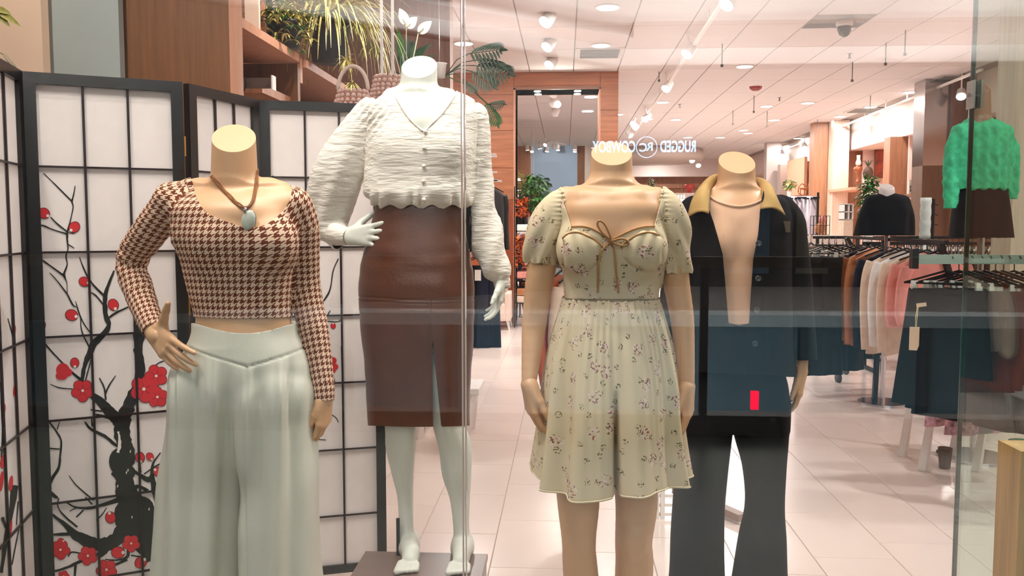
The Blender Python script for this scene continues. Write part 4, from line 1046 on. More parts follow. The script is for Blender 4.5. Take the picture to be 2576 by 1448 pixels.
a3R = chainp(Y3, [(1668, 522, 40, .01), (1692, 600, 37, .015), (1700, 700, 33, .02), (1716, 800, 29, .03), (1722, 890, 25, .01), (1727, 965, 20, -.01)])
for ch, g in ((a3L, 'l'), (a3R, 'r')): add_chain(F, ch, .02, g)
def legp(x1, x2, x3, r1, r2, r3, dy): return chainp(Y3, [(x1, 1040, 66, dy), (x1, 1180, r1 + 4, dy), (x1 + 3, 1270, r1, dy - .01), (x2, 1360, r2, dy - .015), (x2 + 2, 1410, r2 + 1, dy), (x3, 1500, r3 + 3, dy + .02)])
l3L = legp(1452, 1456, 1466, 53, 43, 44, -.02); l3R = legp(1598, 1594, 1592, 53, 47, 46, .01)
for (kx, ky) in ((1458, 1368), (1594, 1362)): F.add(ell(A(kx, ky, Y3 - .045), (.030, .022, .042)), .03, 'g')
for ch, e in ((l3L, .01), (l3R, 0)):
    add_chain(F, ch, .02, 'g'); p, r = ch[-1]; F.add(cone(p, (p[0] + e, p[1] + .03, .25), r, .032), .02, 'g'); F.add(cone((p[0] + e, p[1] + .03, .25), (p[0] + e, p[1] + .02, .06), .032, .028), .02, 'g')
    ZB_ = ZB; ZB = 0.0; foot(F, (p[0] + e, p[1] + .02, .06), .0); ZB = ZB_
V, Q = F.mesh(); V = relax(V, Q, 2, .4); _o, V, Q = emit_cut('body', V, Q, M_TAN, t3, A(1538, 392, Y3), (.0, -.68, 1.0))
hand('hand', a3L[-1][0], (.10, -.05, -1), (1, .1, 0), (.45, -1, 0), M_TAN, t3, .92, curl=(.30, .34, .40, .45), spread=(.06, .0, -.03, -.06), thumb=(.9, .5, .25), wr=.0175, fore=a3L[-2][0] * .2 + a3L[-1][0] * .8)
hand('hand', a3R[-1][0], (.06, -.05, -1), (-1, .1, 0), (-.45, -1, 0), M_TAN, t3, .92, curl=(.30, .34, .40, .45), spread=(.06, .0, -.03, -.06), thumb=(.9, .5, .25), wr=.0175, fore=a3R[-2][0] * .2 + a3R[-1][0] * .8)
# bodice
V, Q = F.mesh(.005); V = relax(V, Q, 2, .4); N_ = normals(V, Q); P = proj(V)
dl, dr, dt = F.groupdist(V, 'l'), F.groupdist(V, 'r'), F.groupdist(V, 't')
cupL = sdpoly(P, [(1413, 600), (1425, 583), (1450, 576), (1480, 588), (1510, 612), (1512, 640), (1505, 662), (1480, 685), (1445, 692), (1418, 675)])
cupR = sdpoly(P, [(1565, 612), (1590, 592), (1620, 577), (1650, 580), (1668, 600), (1667, 660), (1650, 685), (1620, 685), (1585, 668), (1566, 645)])
cup = np.minimum(cupL, cupR)
g = .006 * np.clip(-cup / 12, 0, 1) - .003 * np.exp(-(cup / 2.5) ** 2)
g = g + .0016 * np.sin((P[:, 0] - np.where(P[:, 0] < 1540, 1500, 1575)) * .22 + (P[:, 1] - 590) * np.where(P[:, 0] < 1540, -.07, .07)) * (cup < 0) * np.clip((640 - P[:, 1]) / 40 + .6, 0, 1)
V = V + N_ * g[:, None]; P = proj(V)
sq = [(1415, 300), (1412, 475), (1420, 520), (1437, 569), (1465, 568), (1490, 574), (1515, 588), (1536, 602), (1560, 592), (1590, 577), (1620, 569), (1647, 568), (1660, 520), (1668, 480), (1660, 300)]
f = np.minimum(np.minimum(sdpoly(P, sq), 752 - P[:, 1]), P[:, 1] - 490 + 0 * P[:, 0]); f = np.minimum(f, (np.minimum(dl, dr) - .006 - dt) * 900 + 8)
Vc, Tc = clip(V, Q, f); uv = wrap_uv(Vc, A(1538, 600, Y3 + .02), R=.14); uv[:, 0] += 5; uv[:, 1] += 5
bod = emit('dress_bodice', Vc, Tc, M_FLOR, t3, .002, uv); bod['label'] = 'fitted floral bodice with tan piping and bow'
bv3 = bvh_of(Vc, Tc)
for nm, pl, r in [('piping', [(1437, 570), (1465, 569), (1490, 575), (1515, 589), (1534, 602)], .0022), ('piping', [(1538, 602), (1560, 592), (1590, 578), (1620, 570), (1647, 569)], .0022),
                  ('piping', [(1415, 600), (1428, 588), (1452, 584), (1480, 594), (1505, 610), (1520, 624)], .0026), ('piping', [(1562, 622), (1580, 604), (1605, 590), (1632, 584), (1660, 592)], .0026)]:
    b = MB(); b.tube(onto(bv3, pl, .002, res=6), r, 8); obj(nm, b, M_PIPE, bod, True)
kq = onto(bv3, [(1536, 604)], .010)[0]; 
def bowpts(pl, off=.012):
    return [A(x, y, kq.y - (off if i % 2 else off * .6)) for i, (x, y) in enumerate(spline(pl, 6))]
b = MB(); b.tube(bowpts([(1533, 600), (1515, 585), (1503, 565), (1508, 555), (1520, 562), (1530, 580), (1537, 598)]), .0028, 6); b.tube(bowpts([(1540, 606), (1560, 600), (1577, 604), (1580, 614), (1568, 618), (1550, 614), (1540, 608)]), .0028, 6)
obj('bow_loop', b, M_PIPE, bod, True)
b = MB(); b.ball(kq, .008, 10); obj('bow_knot', b, M_PIPE, bod, True)
for pl in ([(1534, 610), (1518, 625), (1507, 650), (1505, 690), (1504, 735)], [(1540, 610), (1547, 640), (1550, 680), (1556, 735)]):
    b = MB(); b.tube(onto(bv3, pl, .004, res=6), .0027, 6); obj('bow_tail', b, M_PIPE, bod, True)
# puff sleeves
for side, ch, gx in (('l', [(1422, 500, 30, .01), (1402, 530, 46, .005), (1380, 575, 55, .01), (1369, 620, 51, .015), (1363, 655, 43, .02), (1362, 674, 37, .02)], 1425), ('r', [(1660, 500, 32, .01), (1674, 532, 46, .005), (1684, 577, 52, .01), (1694, 625, 45, .015), (1697, 665, 40, .02), (1697, 694, 34, .02)], 1655)):
    C_ = chainp(Y3, ch); Fs = Field(np.min([c[0] for c in C_], 0) - .09, np.max([c[0] for c in C_], 0) + .09, .0032); add_chain(Fs, C_, .02, 's')
    V, Q = Fs.mesh(); V = relax(V, Q, 3, .5); N_ = normals(V, Q); P = proj(V)
    sg_ = 1 if side == 'l' else -1; near = np.exp(-((P[:, 0] - gx + (P[:, 1] - 520) * .0) / 22) ** 2)
    g = near * np.sin(P[:, 1] * .55) * .0026 + .0045 * np.sin(P[:, 0] * .12 * sg_ + P[:, 1] * .05) * np.clip((P[:, 1] - 520) / 80, 0, 1) + np.exp(-((P[:, 1] - (664 if side == 'l' else 684)) / 14) ** 2) * np.sin(P[:, 0] * .33) * .004
    V = V + N_ * g[:, None]; P = proj(V)
    bot = (664 if side == 'l' else 687) + 1.3 * np.sin(P[:, 0] * .3) + (P[:, 0] - ch[-1][0]) * (.10 if side == 'l' else 0)
    edge = sdpoly(P, [(1418, 300), (1412, 470), (1424, 520), (1440, 572), (1640, 572), (1655, 520), (1668, 472), (1660, 300)])
    f = np.minimum(bot - P[:, 1], np.where(V[:, 1] < Y3 + .06, edge, 9)); Vc, Tc = clip(V, Q, f)
    uv = wrap_uv(Vc, C_[2][0], R=.05) + 9
    o = emit('puff_sleeve', Vc, Tc, M_FLOR, t3, .002, uv)
    bs = bvh_of(Vc, Tc)
    pl = [(1413, 476), (1424, 520), (1439, 568)] if side == 'l' else [(1667, 478), (1657, 520), (1645, 568)]
    b = MB(); e = onto(bs, pl, .0, fallback=2.3, res=14)
    rr = [.0035 + .0018 * math.sin(k * 2.1) for k in range(len(e))]; b.tube(e, rr, 8); o2 = obj('ruffle_edge', b, mat('dress_plain', (214, 200, 168), .8), o, True)
# dress skirt: draped loft with gathers
rows = [(748, 1416, 1657, .094), (800, 1402, 1672, .118), (860, 1386, 1688, .142), (950, 1370, 1705, .168), (1050, 1362, 1712, .19), (1140, 1352, 1722, .20), (1194, 1346, 1730, .208)]
R = np.array(sorted(prow(Y3, rows, .0))); nz, nt_ = 90, 420
zz = np.linspace(R[-1, 0], R[0, 0], nz); th = np.linspace(0, 2 * PI, nt_, endpoint=False)
ZZ, TH = np.meshgrid(zz, th, indexing='ij'); T_ = (R[-1, 0] - ZZ) / (R[-1, 0] - R[0, 0])
a = interp(ZZ, R[:, 0], R[:, 3]); b_ = interp(ZZ, R[:, 0], R[:, 4]); cx = interp(ZZ, R[:, 0], R[:, 1])
gath = np.sin(TH * 46 + 2 * np.sin(TH * 7)) * .0035 * np.exp(-T_ * 3.2)
fold = (np.sin(TH * 9 + .6 * np.sin(TH * 3 + 1)) * .012 + np.sin(TH * 15 + 2) * .005) * T_ ** .8
fx = np.mod(TH + PI, 2 * PI) - PI   # 0 = +x; front (-y) is -pi/2
df = fx + PI / 2 - .03
fold = fold - .06 * np.exp(-(df / .032) ** 2) * np.clip((T_ - .45) / .3, 0, 1)
side_ = np.exp(-((np.abs(df) - 1.18) / .09) ** 2) * -.022 * np.clip((T_ - .5) / .3, 0, 1)
rr = 1 + (gath + fold + side_) / .15
ZD = ZZ + T_ ** 3 * (-.012 * np.exp(-((df + .55) / .5) ** 2) + .012 * np.exp(-((df - .5) / .5) ** 2) + .018 * (np.sin(TH) > .1))
V = np.stack([cx + a * rr * np.cos(TH), Y3 + b_ * rr * np.sin(TH), ZD], -1).reshape(-1, 3)
Fq = [(i * nt_ + k, (i + 1) * nt_ + k, (i + 1) * nt_ + (k + 1) % nt_, i * nt_ + (k + 1) % nt_) for i in range(nz - 1) for k in range(nt_)]
uv = np.stack([fx * .21 + 3 + 0 * ZZ, ZZ + 3], -1).reshape(-1, 2)
skd = emit('dress_skirt', V, np.array(Fq), M_FLOR, t3, .0018, uv); skd['label'] = 'gathered floral skirt falling to mid thigh'
bvs = bvh_of(V, np.array(Fq))
b = MB(); b.tube([tuple(V[(nz - 1) * nt_ + k]) for k in range(0, nt_, 3)] + [tuple(V[(nz - 1) * nt_])], .0026, 6, False); obj('hem', b, mat('dress_plain', (214, 200, 168), .8), skd, True)
b = MB(); b.tube([tuple(Vector(V[0 * nt_ + k])) for k in range(0, nt_, 6)] + [tuple(V[0])], .0022, 6, False); obj('waist_seam', b, mat('seam_olive', (120, 104, 74), .8), skd, True)
# ================================================================== MANNEQUIN 4: dark jacket
Y4 = 2.80
t4 = thing('mannequin', 'tan headless mannequin in peach tank, black jacket with tan collar and dark flared trousers', 'mannequin', (A(1860, 565, Y4).x, Y4, 0))
F = Field((A(1660, 700, Y4).x, Y4 - .24, A(1850, 960, Y4).z), (A(2070, 700, Y4).x, Y4 + .24, A(1850, 350, Y4).z), .004)
tor = [(478, 1775, 1925, .04, .015), (500, 1752, 1960, .065, .01), (540, 1748, 1968, .085), (600, 1752, 1962, .095), (680, 1768, 1948, .088), (760, 1775, 1940, .082), (850, 1762, 1955, .1), (960, 1750, 1970, .11)]
F.add(loft(prow(Y4, tor), 2.25), 0, 't'); F.add(cone(A(1851, 495, Y4 + .02), A(1855, 350, Y4 + .01), .062, .0535), .04, 't')
for px in (1805, 1905): F.add(ell(A(px, 610, Y4 - .055), (.06, .05, .06)), .03, 't')
V, Q = F.mesh(); V = relax(V, Q, 2, .4); _o, V, Q = emit_cut('body', V, Q, M_TAN, t4, A(1854, 414, Y4), (.03, -.70, 1.0)); body4 = (V, Q)
V, Q = F.mesh(.005); V = relax(V, Q, 2, .4); P = proj(V)
f = sdpoly(P, [(1770, 300), (1772, 478), (1795, 500), (1830, 514), (1860, 518), (1890, 513), (1920, 500), (1932, 480), (1930, 300)]); f = np.minimum(f, 815 - P[:, 1])
Vc, Tc = clip(V, Q, f); tk = emit('tank_top', Vc, Tc, M_TANK, t4, .002); bt = bvh_of(Vc, Tc)
b = MB(); b.tube(onto(bvh_of(*body4), [(1778, 488), (1800, 504), (1830, 515), (1860, 519), (1890, 514), (1916, 503), (1928, 488)], .0075, res=5), .004, 8); obj('neck_binding', b, mat('tank_plain', (232, 190, 160), .75), tk, True)
J = Field((A(1630, 700, Y4).x, Y4 - .28, A(1850, 960, Y4).z), (A(2090, 700, Y4).x, Y4 + .26, A(1850, 440, Y4).z), .004)
jt = [(478, 1780, 1925, .07, .01), (496, 1742, 1965, .09), (530, 1725, 1985, .108), (600, 1722, 1990, .125), (700, 1722, 1988, .125), (800, 1718, 1990, .128), (940, 1712, 1998, .14), (975, 1712, 2000, .14)]
J.add(loft(prow(Y4, jt), 2.3), 0, 't')
jR = chainp(Y4, [(1962, 530, 38, .01), (1984, 570, 42, .01), (1990, 650, 43, .02), (2002, 760, 43, .02), (2014, 860, 37, .0), (2020, 908, 33, -.01)])
jL = chainp(Y4, [(1748, 530, 38, .01), (1726, 570, 42, .01), (1714, 660, 43, .02), (1704, 760, 43, .02), (1696, 860, 37, .0), (1690, 908, 33, -.01)])
for ch, g in ((jL, 'l'), (jR, 'r')): add_chain(J, ch, .02, g)
V, Q = J.mesh(); V = relax(V, Q, 2, .5); N_ = normals(V, Q); P = proj(V); dl, dr, dt = J.groupdist(V, 'l'), J.groupdist(V, 'r'), J.groupdist(V, 't'); arm = np.minimum(dl, dr) < dt
V = V + N_ * (noise3(V, 14, 21, 2) * .003 - .005 * np.exp(-((np.minimum(dl, dr) - dt) / .008) ** 2))[:, None]
V = V + N_ * (.0035 * np.clip(1 - np.abs(P[:, 0] - 1898) / 24, 0, .35) / .35 * (V[:, 1] < Y4) * (P[:, 1] > 520))[:, None]; P = proj(V)
op = [(1740, 300), (1768, 470), (1776, 505), (1795, 560), (1818, 640), (1826, 730), (1833, 812), (1860, 818), (1885, 813), (1890, 730), (1896, 650), (1908, 590), (1914, 520), (1922, 470), (1935, 300)]
ckn = [(1770, 300), (1772, 470), (1800, 485), (1905, 485), (1928, 470), (1930, 300)]
f = np.where(V[:, 1] < Y4 + .03, sdpoly(P, op), sdpoly(P, ckn))
hm = np.where(arm & ((P[:, 0] > 1990) | (P[:, 0] < 1722)), 906 + 0 * P[:, 0], 934 + (P[:, 0] - 1720) * .05) - P[:, 1]
Vc, Tc = clip(V, Q, np.minimum(f, hm)); jk = emit('jacket', Vc, Tc, M_JACK, t4, .004); jk['label'] = 'black button jacket hanging open'
bj = bvh_of(Vc, Tc)
m_btn = mat('button_grey', (62, 66, 70), .25)
for (px, py) in [(1908, 612), (1907, 700), (1903, 780), (1899, 864)]:
    q = onto(bj, [(px, py)], .003)[0]; b = MB(); b.lathe(q, [(.009, 0), (.009, .003), (.0065, .004), (.006, .002)], 18, axis=(0.05, -1, 0)); obj('button', b, m_btn, jk, True)
b = MB(); q = onto(bj, [(1978, 570)], .003)[0]; b.box(q.x - .012, q.x + .012, q.y - .001, q.y + .001, q.z - .017, q.z + .017); obj('pocket_patch', b, mat('patch_tan', (96, 80, 62), .6), jk)
# tan collar: a folded band round the neck
def band(inner, outer, m, name, parent, th=.004, bulge=.022, n=8):
    I = spline([tuple(p) for p in inner], 6); O = spline([tuple(p) for p in outer], 6); vs = []; fs = []
    for a_, o_ in zip(I, O):
        a_ = Vector(a_); o_ = Vector(o_)
        for k in range(n + 1):
            t_ = k / n; p = a_.lerp(o_, t_); p = p + Vector((0, -bulge * math.sin(PI * t_), bulge * .5 * math.sin(PI * t_))); vs.append(p)
    for i in range(len(I) - 1):
        for k in range(n): fs.append((i * (n + 1) + k, (i + 1) * (n + 1) + k, (i + 1) * (n + 1) + k + 1, i * (n + 1) + k + 1))
    b = MB(); b.add(vs, fs); o = obj(name, b, m, parent, True); md = o.modifiers.new('c', 'SOLIDIFY'); md.thickness = th; return o
D = lambda px, py, dy: A(px, py, Y4 + dy)
J_ = lambda px, py: onto(bj, [(px, py)], .020, fallback=Y4 - .1)[0]
band([D(1853, 452, .085), D(1893, 452, .07), D(1910, 466, .02), D(1915, 492, -.06), D(1912, 524, -.118)],
     [D(1853, 470, .11), D(1912, 458, .09), D(1944, 470, .02), J_(1958, 502), J_(1976, 540)], M_COLLAR, 'collar', jk)
band([D(1853, 452, .085), D(1815, 452, .07), D(1792, 466, .02), D(1784, 496, -.07), D(1782, 538, -.125)],
     [D(1853, 470, .11), D(1795, 446, .09), D(1764, 468, .02), J_(1742, 505), J_(1732, 546)], M_COLLAR, 'collar', jk)
hand('hand', A(2015, 930, Y4), (-.05, -.1, -1), (-1, .1, 0), (-.3, -1, 0), M_TAN, t4, .86, curl=(.25, .3, .35, .4), spread=(.04, .0, -.03, -.06), thumb=(.9, .4, .25), wr=.022, fore=A(2016, 895, Y4 + .01))
F = Field((A(1660, 1100, Y4).x, Y4 - .2, 0), (A(2010, 1100, Y4).x, Y4 + .22, A(1850, 880, Y4).z), .005)
F.add(loft(prow(Y4, [(890, 1760, 1955, .1), (960, 1738, 1978, .12), (1030, 1728, 1984, .12), (1075, 1722, 1983, .11)]), 2.4), 0, 't')
def fl_leg(rows):
    R = prow(Y4, rows); z, cx, cy, a, b_ = R[-1]; R.append((.03, cx, cy, a + .03, b_ + .03)); return R
F.add(loft(fl_leg([(1000, 1725, 1850, .09), (1075, 1712, 1841, .105), (1180, 1700, 1829, .1), (1280, 1692, 1821, .09), (1340, 1688, 1820, .09), (1448, 1684, 1822, .1)]), 2.4), .012, 'l')
F.add(loft(fl_leg([(1000, 1848, 1984, .09), (1075, 1845, 1981, .105), (1180, 1870, 1974, .09), (1282, 1875, 1971, .08), (1342, 1862, 1975, .085), (1448, 1845, 1978, .1)]), 2.4), .012, 'l')
V, Q = F.mesh(); V = relax(V, Q, 2, .5); o = emit('trousers', V, Q, M_DARKT, t4); o['label'] = 'dark flared trousers'
# ================================================================== FOLDING SCREEN with plum blossom print
M_LACQ = mat('black_lacquer', (16, 14, 14), .3, coat=.3)
M_MUNT = mat('muntin_dark', (34, 18, 18), .4)
M_PAPER = mat('shoji_paper', (240, 232, 230), .8, noise=.03, nscale=30)
M_PRINT = mat('print_black', (24, 24, 20), .7); M_PRED = mat('print_red', (206, 38, 46), .65); M_PWHITE = mat('print_white', (240, 234, 226), .7)
M_PLINE = mat('print_dark_red', (96, 14, 18), .7)
HZ = 1.832
scr = thing('folding_screen', 'black framed white folding screen printed with red plum blossom, behind the mannequins on the left', 'folding screen', (-1.2, 2.6, 0))
class Panel:
    """upright panel between two floor points; local u along width, z up, n towards the camera side"""
    def __init__(s, p0, p1):
        s.p0 = Vector((*p0, 0)); s.p1 = Vector((*p1, 0)); s.w = (s.p1 - s.p0).length; s.u = (s.p1 - s.p0).normalized(); s.n = Vector((s.u.y, -s.u.x, 0))
        if s.n.dot(Vector((0, 0, 0)) - s.p0) < 0: s.n = -s.n
    def P(s, u, z, o=0): q = s.p0 + s.u * u + s.n * o; return Vector((q.x, q.y, z))
    def px(s, x, y, o=0.0035):
        d = ray(x, y); q0 = s.p0 + s.n * o; t = (q0 - Vector((0, 0, 0))).dot(s.n) / d.dot(s.n)
        return Vector((d.x * t, d.y * t, CAMH + d.z * t))
    def slab(s, b, u0, u1, z0, z1, o0, o1, mi=0):
        v = [s.P(u, z, o) for z in (z0, z1) for (u, o) in ((u0, o0), (u1, o0), (u1, o1), (u0, o1))]
        b.add(v, [(0, 1, 2, 3), (7, 6, 5, 4), (0, 4, 5, 1), (1, 5, 6, 2), (2, 6, 7, 3), (3, 7, 4, 0)], mi)
def build_panel(p, label=None):
    e = bpy.data.objects.new('screen_panel', None); COL.objects.link(e); e['_org'] = list(scr['_org']); e.parent = scr
    def part(nm, fn, m):
        b = MB(); fn(b); o = obj(nm, b, m, e); return o
    sw = .034; t = .011
    part('stile', lambda b: p.slab(b, 0, sw, 0, HZ, -t, t), M_LACQ); part('stile', lambda b: p.slab(b, p.w - sw, p.w, 0, HZ, -t, t), M_LACQ)
    part('rail', lambda b: p.slab(b, sw, p.w - sw, HZ - .032, HZ, -t, t), M_LACQ); part('rail', lambda b: p.slab(b, sw, p.w - sw, .12, .15, -t, t), M_LACQ)
    part('paper', lambda b: p.slab(b, sw, p.w - sw, .15, HZ - .032, -.004, -.001), M_PAPER)
    iw = p.w - 2 * sw
    for k in (1, 2):
        part('muntin', lambda b: p.slab(b, sw + iw * k / 3 - .0035, sw + iw * k / 3 + .0035, .15, HZ - .032, .001, .0065), M_MUNT)
    for k in range(7):
        z = 1.567 - .2465 * k
        if z > .16: part('muntin', lambda b: p.slab(b, sw, p.w - sw, z - .003, z + .003, .001, .006), M_MUNT)
    return e
pA = (-1.548, 2.435)
T2 = lambda x, y: tuple(AZ(x, y, HZ).xy)
_a, _b = Vector(T2(45, 178)), Vector(T2(0, 152)); _a0 = _a + (_b - _a).normalized() * .42
P0 = Panel(tuple(_a0), tuple(_a)); P1 = Panel(T2(54, 180), T2(458, 207)); P2 = Panel(T2(468, 210), T2(645, 250)); P3 = Panel(T2(652, 252), T2(960, 263))
E0, E1, E2, E3 = [build_panel(p) for p in (P0, P1, P2, P3)]
# hinges
for (x, y) in (T2(50, 180), T2(463, 209), T2(648, 251)):
    for z in (.4, 1.15, 1.64):
        b = MB(); b.tube([(x, y - .008, z - .03), (x, y - .008, z + .03)], .004, 8); obj('hinge', b, mat('brass', (190, 140, 80), .35, .9), scr)
def stroke(b, p, pts, o=.0005, jag=0.12, seed=0):
    """printed brush stroke: photo points with px widths laid on the paper of panel p"""
    S = spline(pts, 4); r = np.random.default_rng(seed); L = []; Rr = []
    for i, q in enumerate(S):
        a = S[max(i - 1, 0)]; c = S[min(i + 1, len(S) - 1)]; d = np.array([c[0] - a[0], c[1] - a[1]]); n = np.array([-d[1], d[0]]) / (np.linalg.norm(d) + 1e-9)
        w = max(q[2], 1.2) / 2; L.append(p.px(q[0] + n[0] * w * (1 + r.normal() * jag), q[1] + n[1] * w * (1 + r.normal() * jag), o)); Rr.append(p.px(q[0] - n[0] * w * (1 + r.normal() * jag), q[1] - n[1] * w * (1 + r.normal() * jag), o))
    vs = L + Rr; n = len(L); b.add(vs, [(i, i + 1, n + i + 1, n + i) for i in range(n - 1)])
def blob(b, p, cx, cy, rx, ry, rot, o, n=16):
    vs = []
    for k in range(n):
        a = 2 * PI * k / n; x = rx * math.cos(a); y = ry * math.sin(a); vs.append(p.px(cx + x * math.cos(rot) - y * math.sin(rot), cy + x * math.sin(rot) + y * math.cos(rot), o))
    b.add(vs, [tuple(range(n))])
def bud(p, E, x, y, r, rot=0):
    b = MB(); blob(b, p, x, y, r * 1.12, r * .98, rot, .0006, 18); blob(b, p, x, y, r, r * .86, rot, .0009, 18); c = (x + math.cos(rot) * r * .8, y + math.sin(rot) * r * .8); blob(b, p, c[0], c[1], r * .28, r * .28, 0, .0012, 10); b.mi = [1, 0, 2]; obj('printed_bud', b, [M_PRED, M_PLINE, M_PWHITE], E)
def flower(p, E, x, y, r, rot=0.3, squash=1.0):
    b = MB(); mi = []
    for k in range(5):
        a = rot + 2 * PI * k / 5; cx = x + math.cos(a) * r * .58 * squash; cy = y + math.sin(a) * r * .58
        blob(b, p, cx, cy, r * .50 * squash, r * .48, 0, .0006 + k * .00002, 14); mi.append(1); blob(b, p, cx, cy, r * .45 * squash, r * .43, 0, .0009 + k * .00002, 14); mi.append(0)
    blob(b, p, x, y, r * .35 * squash, r * .35, 0, .0011, 12); mi.append(0); blob(b, p, x, y, r * .13 * squash, r * .13, 0, .0015, 8); mi.append(2)
    for k in range(5):
        a = rot + .6 + 2 * PI * k / 5
        v = [p.px(x + math.cos(a + q) * rr * squash, y + math.sin(a + q) * rr, .0014) for q, rr in ((-.09, r * .18), (.09, r * .18), (.03, r * .55), (-.03, r * .55))]; b.add(v, [(0, 1, 2, 3)]); mi.append(1)
    b.mi = mi; obj('printed_blossom', b, [M_PRED, M_PLINE, M_PWHITE], E)
br1 = [
 [(109, 435, 2), (140, 465, 3), (181, 506, 4)], [(189, 467, 2), (186, 485, 3), (181, 506, 4), (184, 520, 3), (178, 550, 3), (170, 582, 5), (169, 600, 5), (171, 625, 3), (166, 645, 4), (169, 665, 3), (161, 690, 6), (168, 710, 2), (169, 735, 2), (168, 738, 2)],
 [(127, 545, 2), (141, 560, 4), (168, 582, 4)], [(94, 564, 2), (112, 568, 4), (130, 576, 3), (168, 588, 4)], [(171, 614, 3), (187, 624, 2)], [(172, 585, 2), (188, 587, 2)],
 [(94, 644, 2), (115, 660, 4), (140, 678, 4), (162, 694, 5)], [(125, 686, 2), (142, 704, 3), (168, 738, 4), (183, 766, 4), (192, 772, 2)],
 [(190, 757, 2), (200, 790, 4), (212, 815, 3), (232, 842, 3)], [(200, 646, 2), (212, 678, 4), (230, 710, 4), (258, 740, 6), (264, 744, 6)], [(228, 735, 2), (240, 742, 4), (262, 768, 4)],
 [(287, 680, 4), (276, 708, 7), (266, 735, 10), (264, 770, 11), (268, 800, 12), (274, 818, 11), (262, 838, 14), (238, 862, 17), (225, 890, 15), (214, 915, 11), (208, 945, 9), (207, 985, 7)],
 [(272, 800, 5), (292, 786, 5), (322, 772, 4), (345, 760, 3)], [(203, 795, 2), (205, 830, 3), (222, 868, 4), (232, 880, 4)], [(228, 905, 2), (222, 930, 3), (214, 960, 3)],
 [(95, 838, 3), (120, 872, 4), (150, 905, 4), (185, 940, 6), (205, 955, 8)], [(127, 966, 2), (150, 975, 3), (182, 978, 3)],
 [(345, 815, 20), (352, 840, 30), (348, 880, 22), (354, 920, 24), (350, 960, 26), (338, 990, 28), (322, 1025, 30), (312, 1050, 36), (306, 1080, 40), (312, 1110, 36), (318, 1140, 40), (310, 1175, 56), (312, 1205, 52), (318, 1240, 56), (335, 1275, 76), (350, 1310, 96), (370, 1350, 90), (395, 1400, 60)],
 [(230, 992, 14), (255, 1012, 22), (275, 1035, 28), (295, 1055, 30), (304, 1075, 30)], [(250, 950, 3), (262, 975, 4), (266, 1005, 5)], [(291, 944, 2), (275, 968, 4), (265, 990, 4)], [(228, 1030, 3), (256, 1034, 4)], [(240, 1042, 5), (275, 1050, 8)],
 [(213, 1060, 3), (230, 1080, 7), (262, 1095, 8), (290, 1118, 8), (300, 1122, 8)], [(230, 1050, 2), (232, 1072, 4)],
 [(98, 1025, 3), (112, 1045, 4), (135, 1075, 4), (142, 1085, 4), (154, 1108, 5), (152, 1140, 5), (148, 1175, 7), (130, 1205, 9), (120, 1235, 7)], [(150, 1060, 2), (144, 1080, 3)], [(101, 1118, 2), (120, 1126, 4), (150, 1129, 3)], [(98, 1186, 5), (112, 1200, 6), (122, 1212, 8)],
 [(96, 1232, 8), (120, 1238, 14), (145, 1252, 6)], [(174, 1196, 2), (190, 1218, 3), (212, 1238, 4), (236, 1258, 3)], [(165, 1262, 3), (190, 1275, 5), (225, 1277, 8), (262, 1268, 9), (300, 1256, 14)], [(175, 1285, 2), (195, 1275, 4)], [(192, 1300, 4), (210, 1282, 4)], [(268, 1276, 2), (258, 1292, 3), (242, 1308, 3)], [(215, 1250, 3), (232, 1268, 4)],
 [(100, 1262, 3), (130, 1292, 6), (165, 1320, 12), (190, 1345, 24), (215, 1358, 30), (250, 1372, 32), (285, 1360, 36), (315, 1330, 44), (330, 1315, 50)], [(148, 1252, 4), (146, 1275, 3), (165, 1300, 5), (195, 1325, 5)], [(100, 1346, 3), (130, 1344, 5), (175, 1342, 10)], [(100, 1332, 2), (120, 1342, 3)],
 [(275, 1368, 22), (262, 1385, 18), (245, 1398, 14)], [(96, 1430, 3), (130, 1436, 5), (165, 1428, 6), (200, 1412, 8), (215, 1408, 8)], [(190, 1415, 8), (188, 1448, 5)], [(172, 1400, 3), (180, 1388, 4), (205, 1392, 4)], [(265, 1406, 3), (295, 1408, 4), (320, 1400, 8), (322, 1380, 6)], [(290, 1420, 6), (320, 1406, 8)], [(330, 1396, 4), (365, 1400, 4), (398, 1390, 4)], [(362, 1350, 3), (378, 1365, 6), (388, 1395, 6), (398, 1412, 5)],
 [(352, 1165, 3), (355, 1188, 3)], [(404, 1138, 3), (385, 1165, 5), (383, 1195, 12), (372, 1205, 14), (345, 1190, 8), (335, 1182, 8)], [(410, 1162, 3), (385, 1176, 4), (362, 1192, 3)], [(383, 1200, 12), (390, 1235, 16), (398, 1270, 16)], [(372, 1235, 10), (350, 1222, 8), (335, 1228, 20)],
 [(384, 925, 3), (400, 912, 3), (420, 905, 3)]]
b = MB()
for k, pl in enumerate(br1): stroke(b, P1, pl, .0003 + .0004 * ((k * 7) % 5) / 5, seed=k)
blob(b, P1, 300, 1160, 26, 34, 0, .0008); blob(b, P1, 345, 1300, 60, 55, .4, .0008)
o = obj('printed_branch', b, M_PRINT, E1); o['kind'] = 'stuff'
b = MB(); stroke(b, P1, [(298, 1085, 5), (301, 1110, 7), (297, 1138, 7)], .0012, .3, 3); stroke(b, P1, [(372, 1242, 8), (385, 1262, 5), (390, 1275, 3)], .0012, .3, 4)
for (x, y) in [(330, 1092), (332, 1110), (328, 1135), (318, 1188), (296, 1222), (342, 1205), (375, 1280), (332, 1300), (322, 1182)]: blob(b, P1, x, y, 1.6, 4, .1, .0013, 6)
obj('print_highlight', b, M_PWHITE, E1)
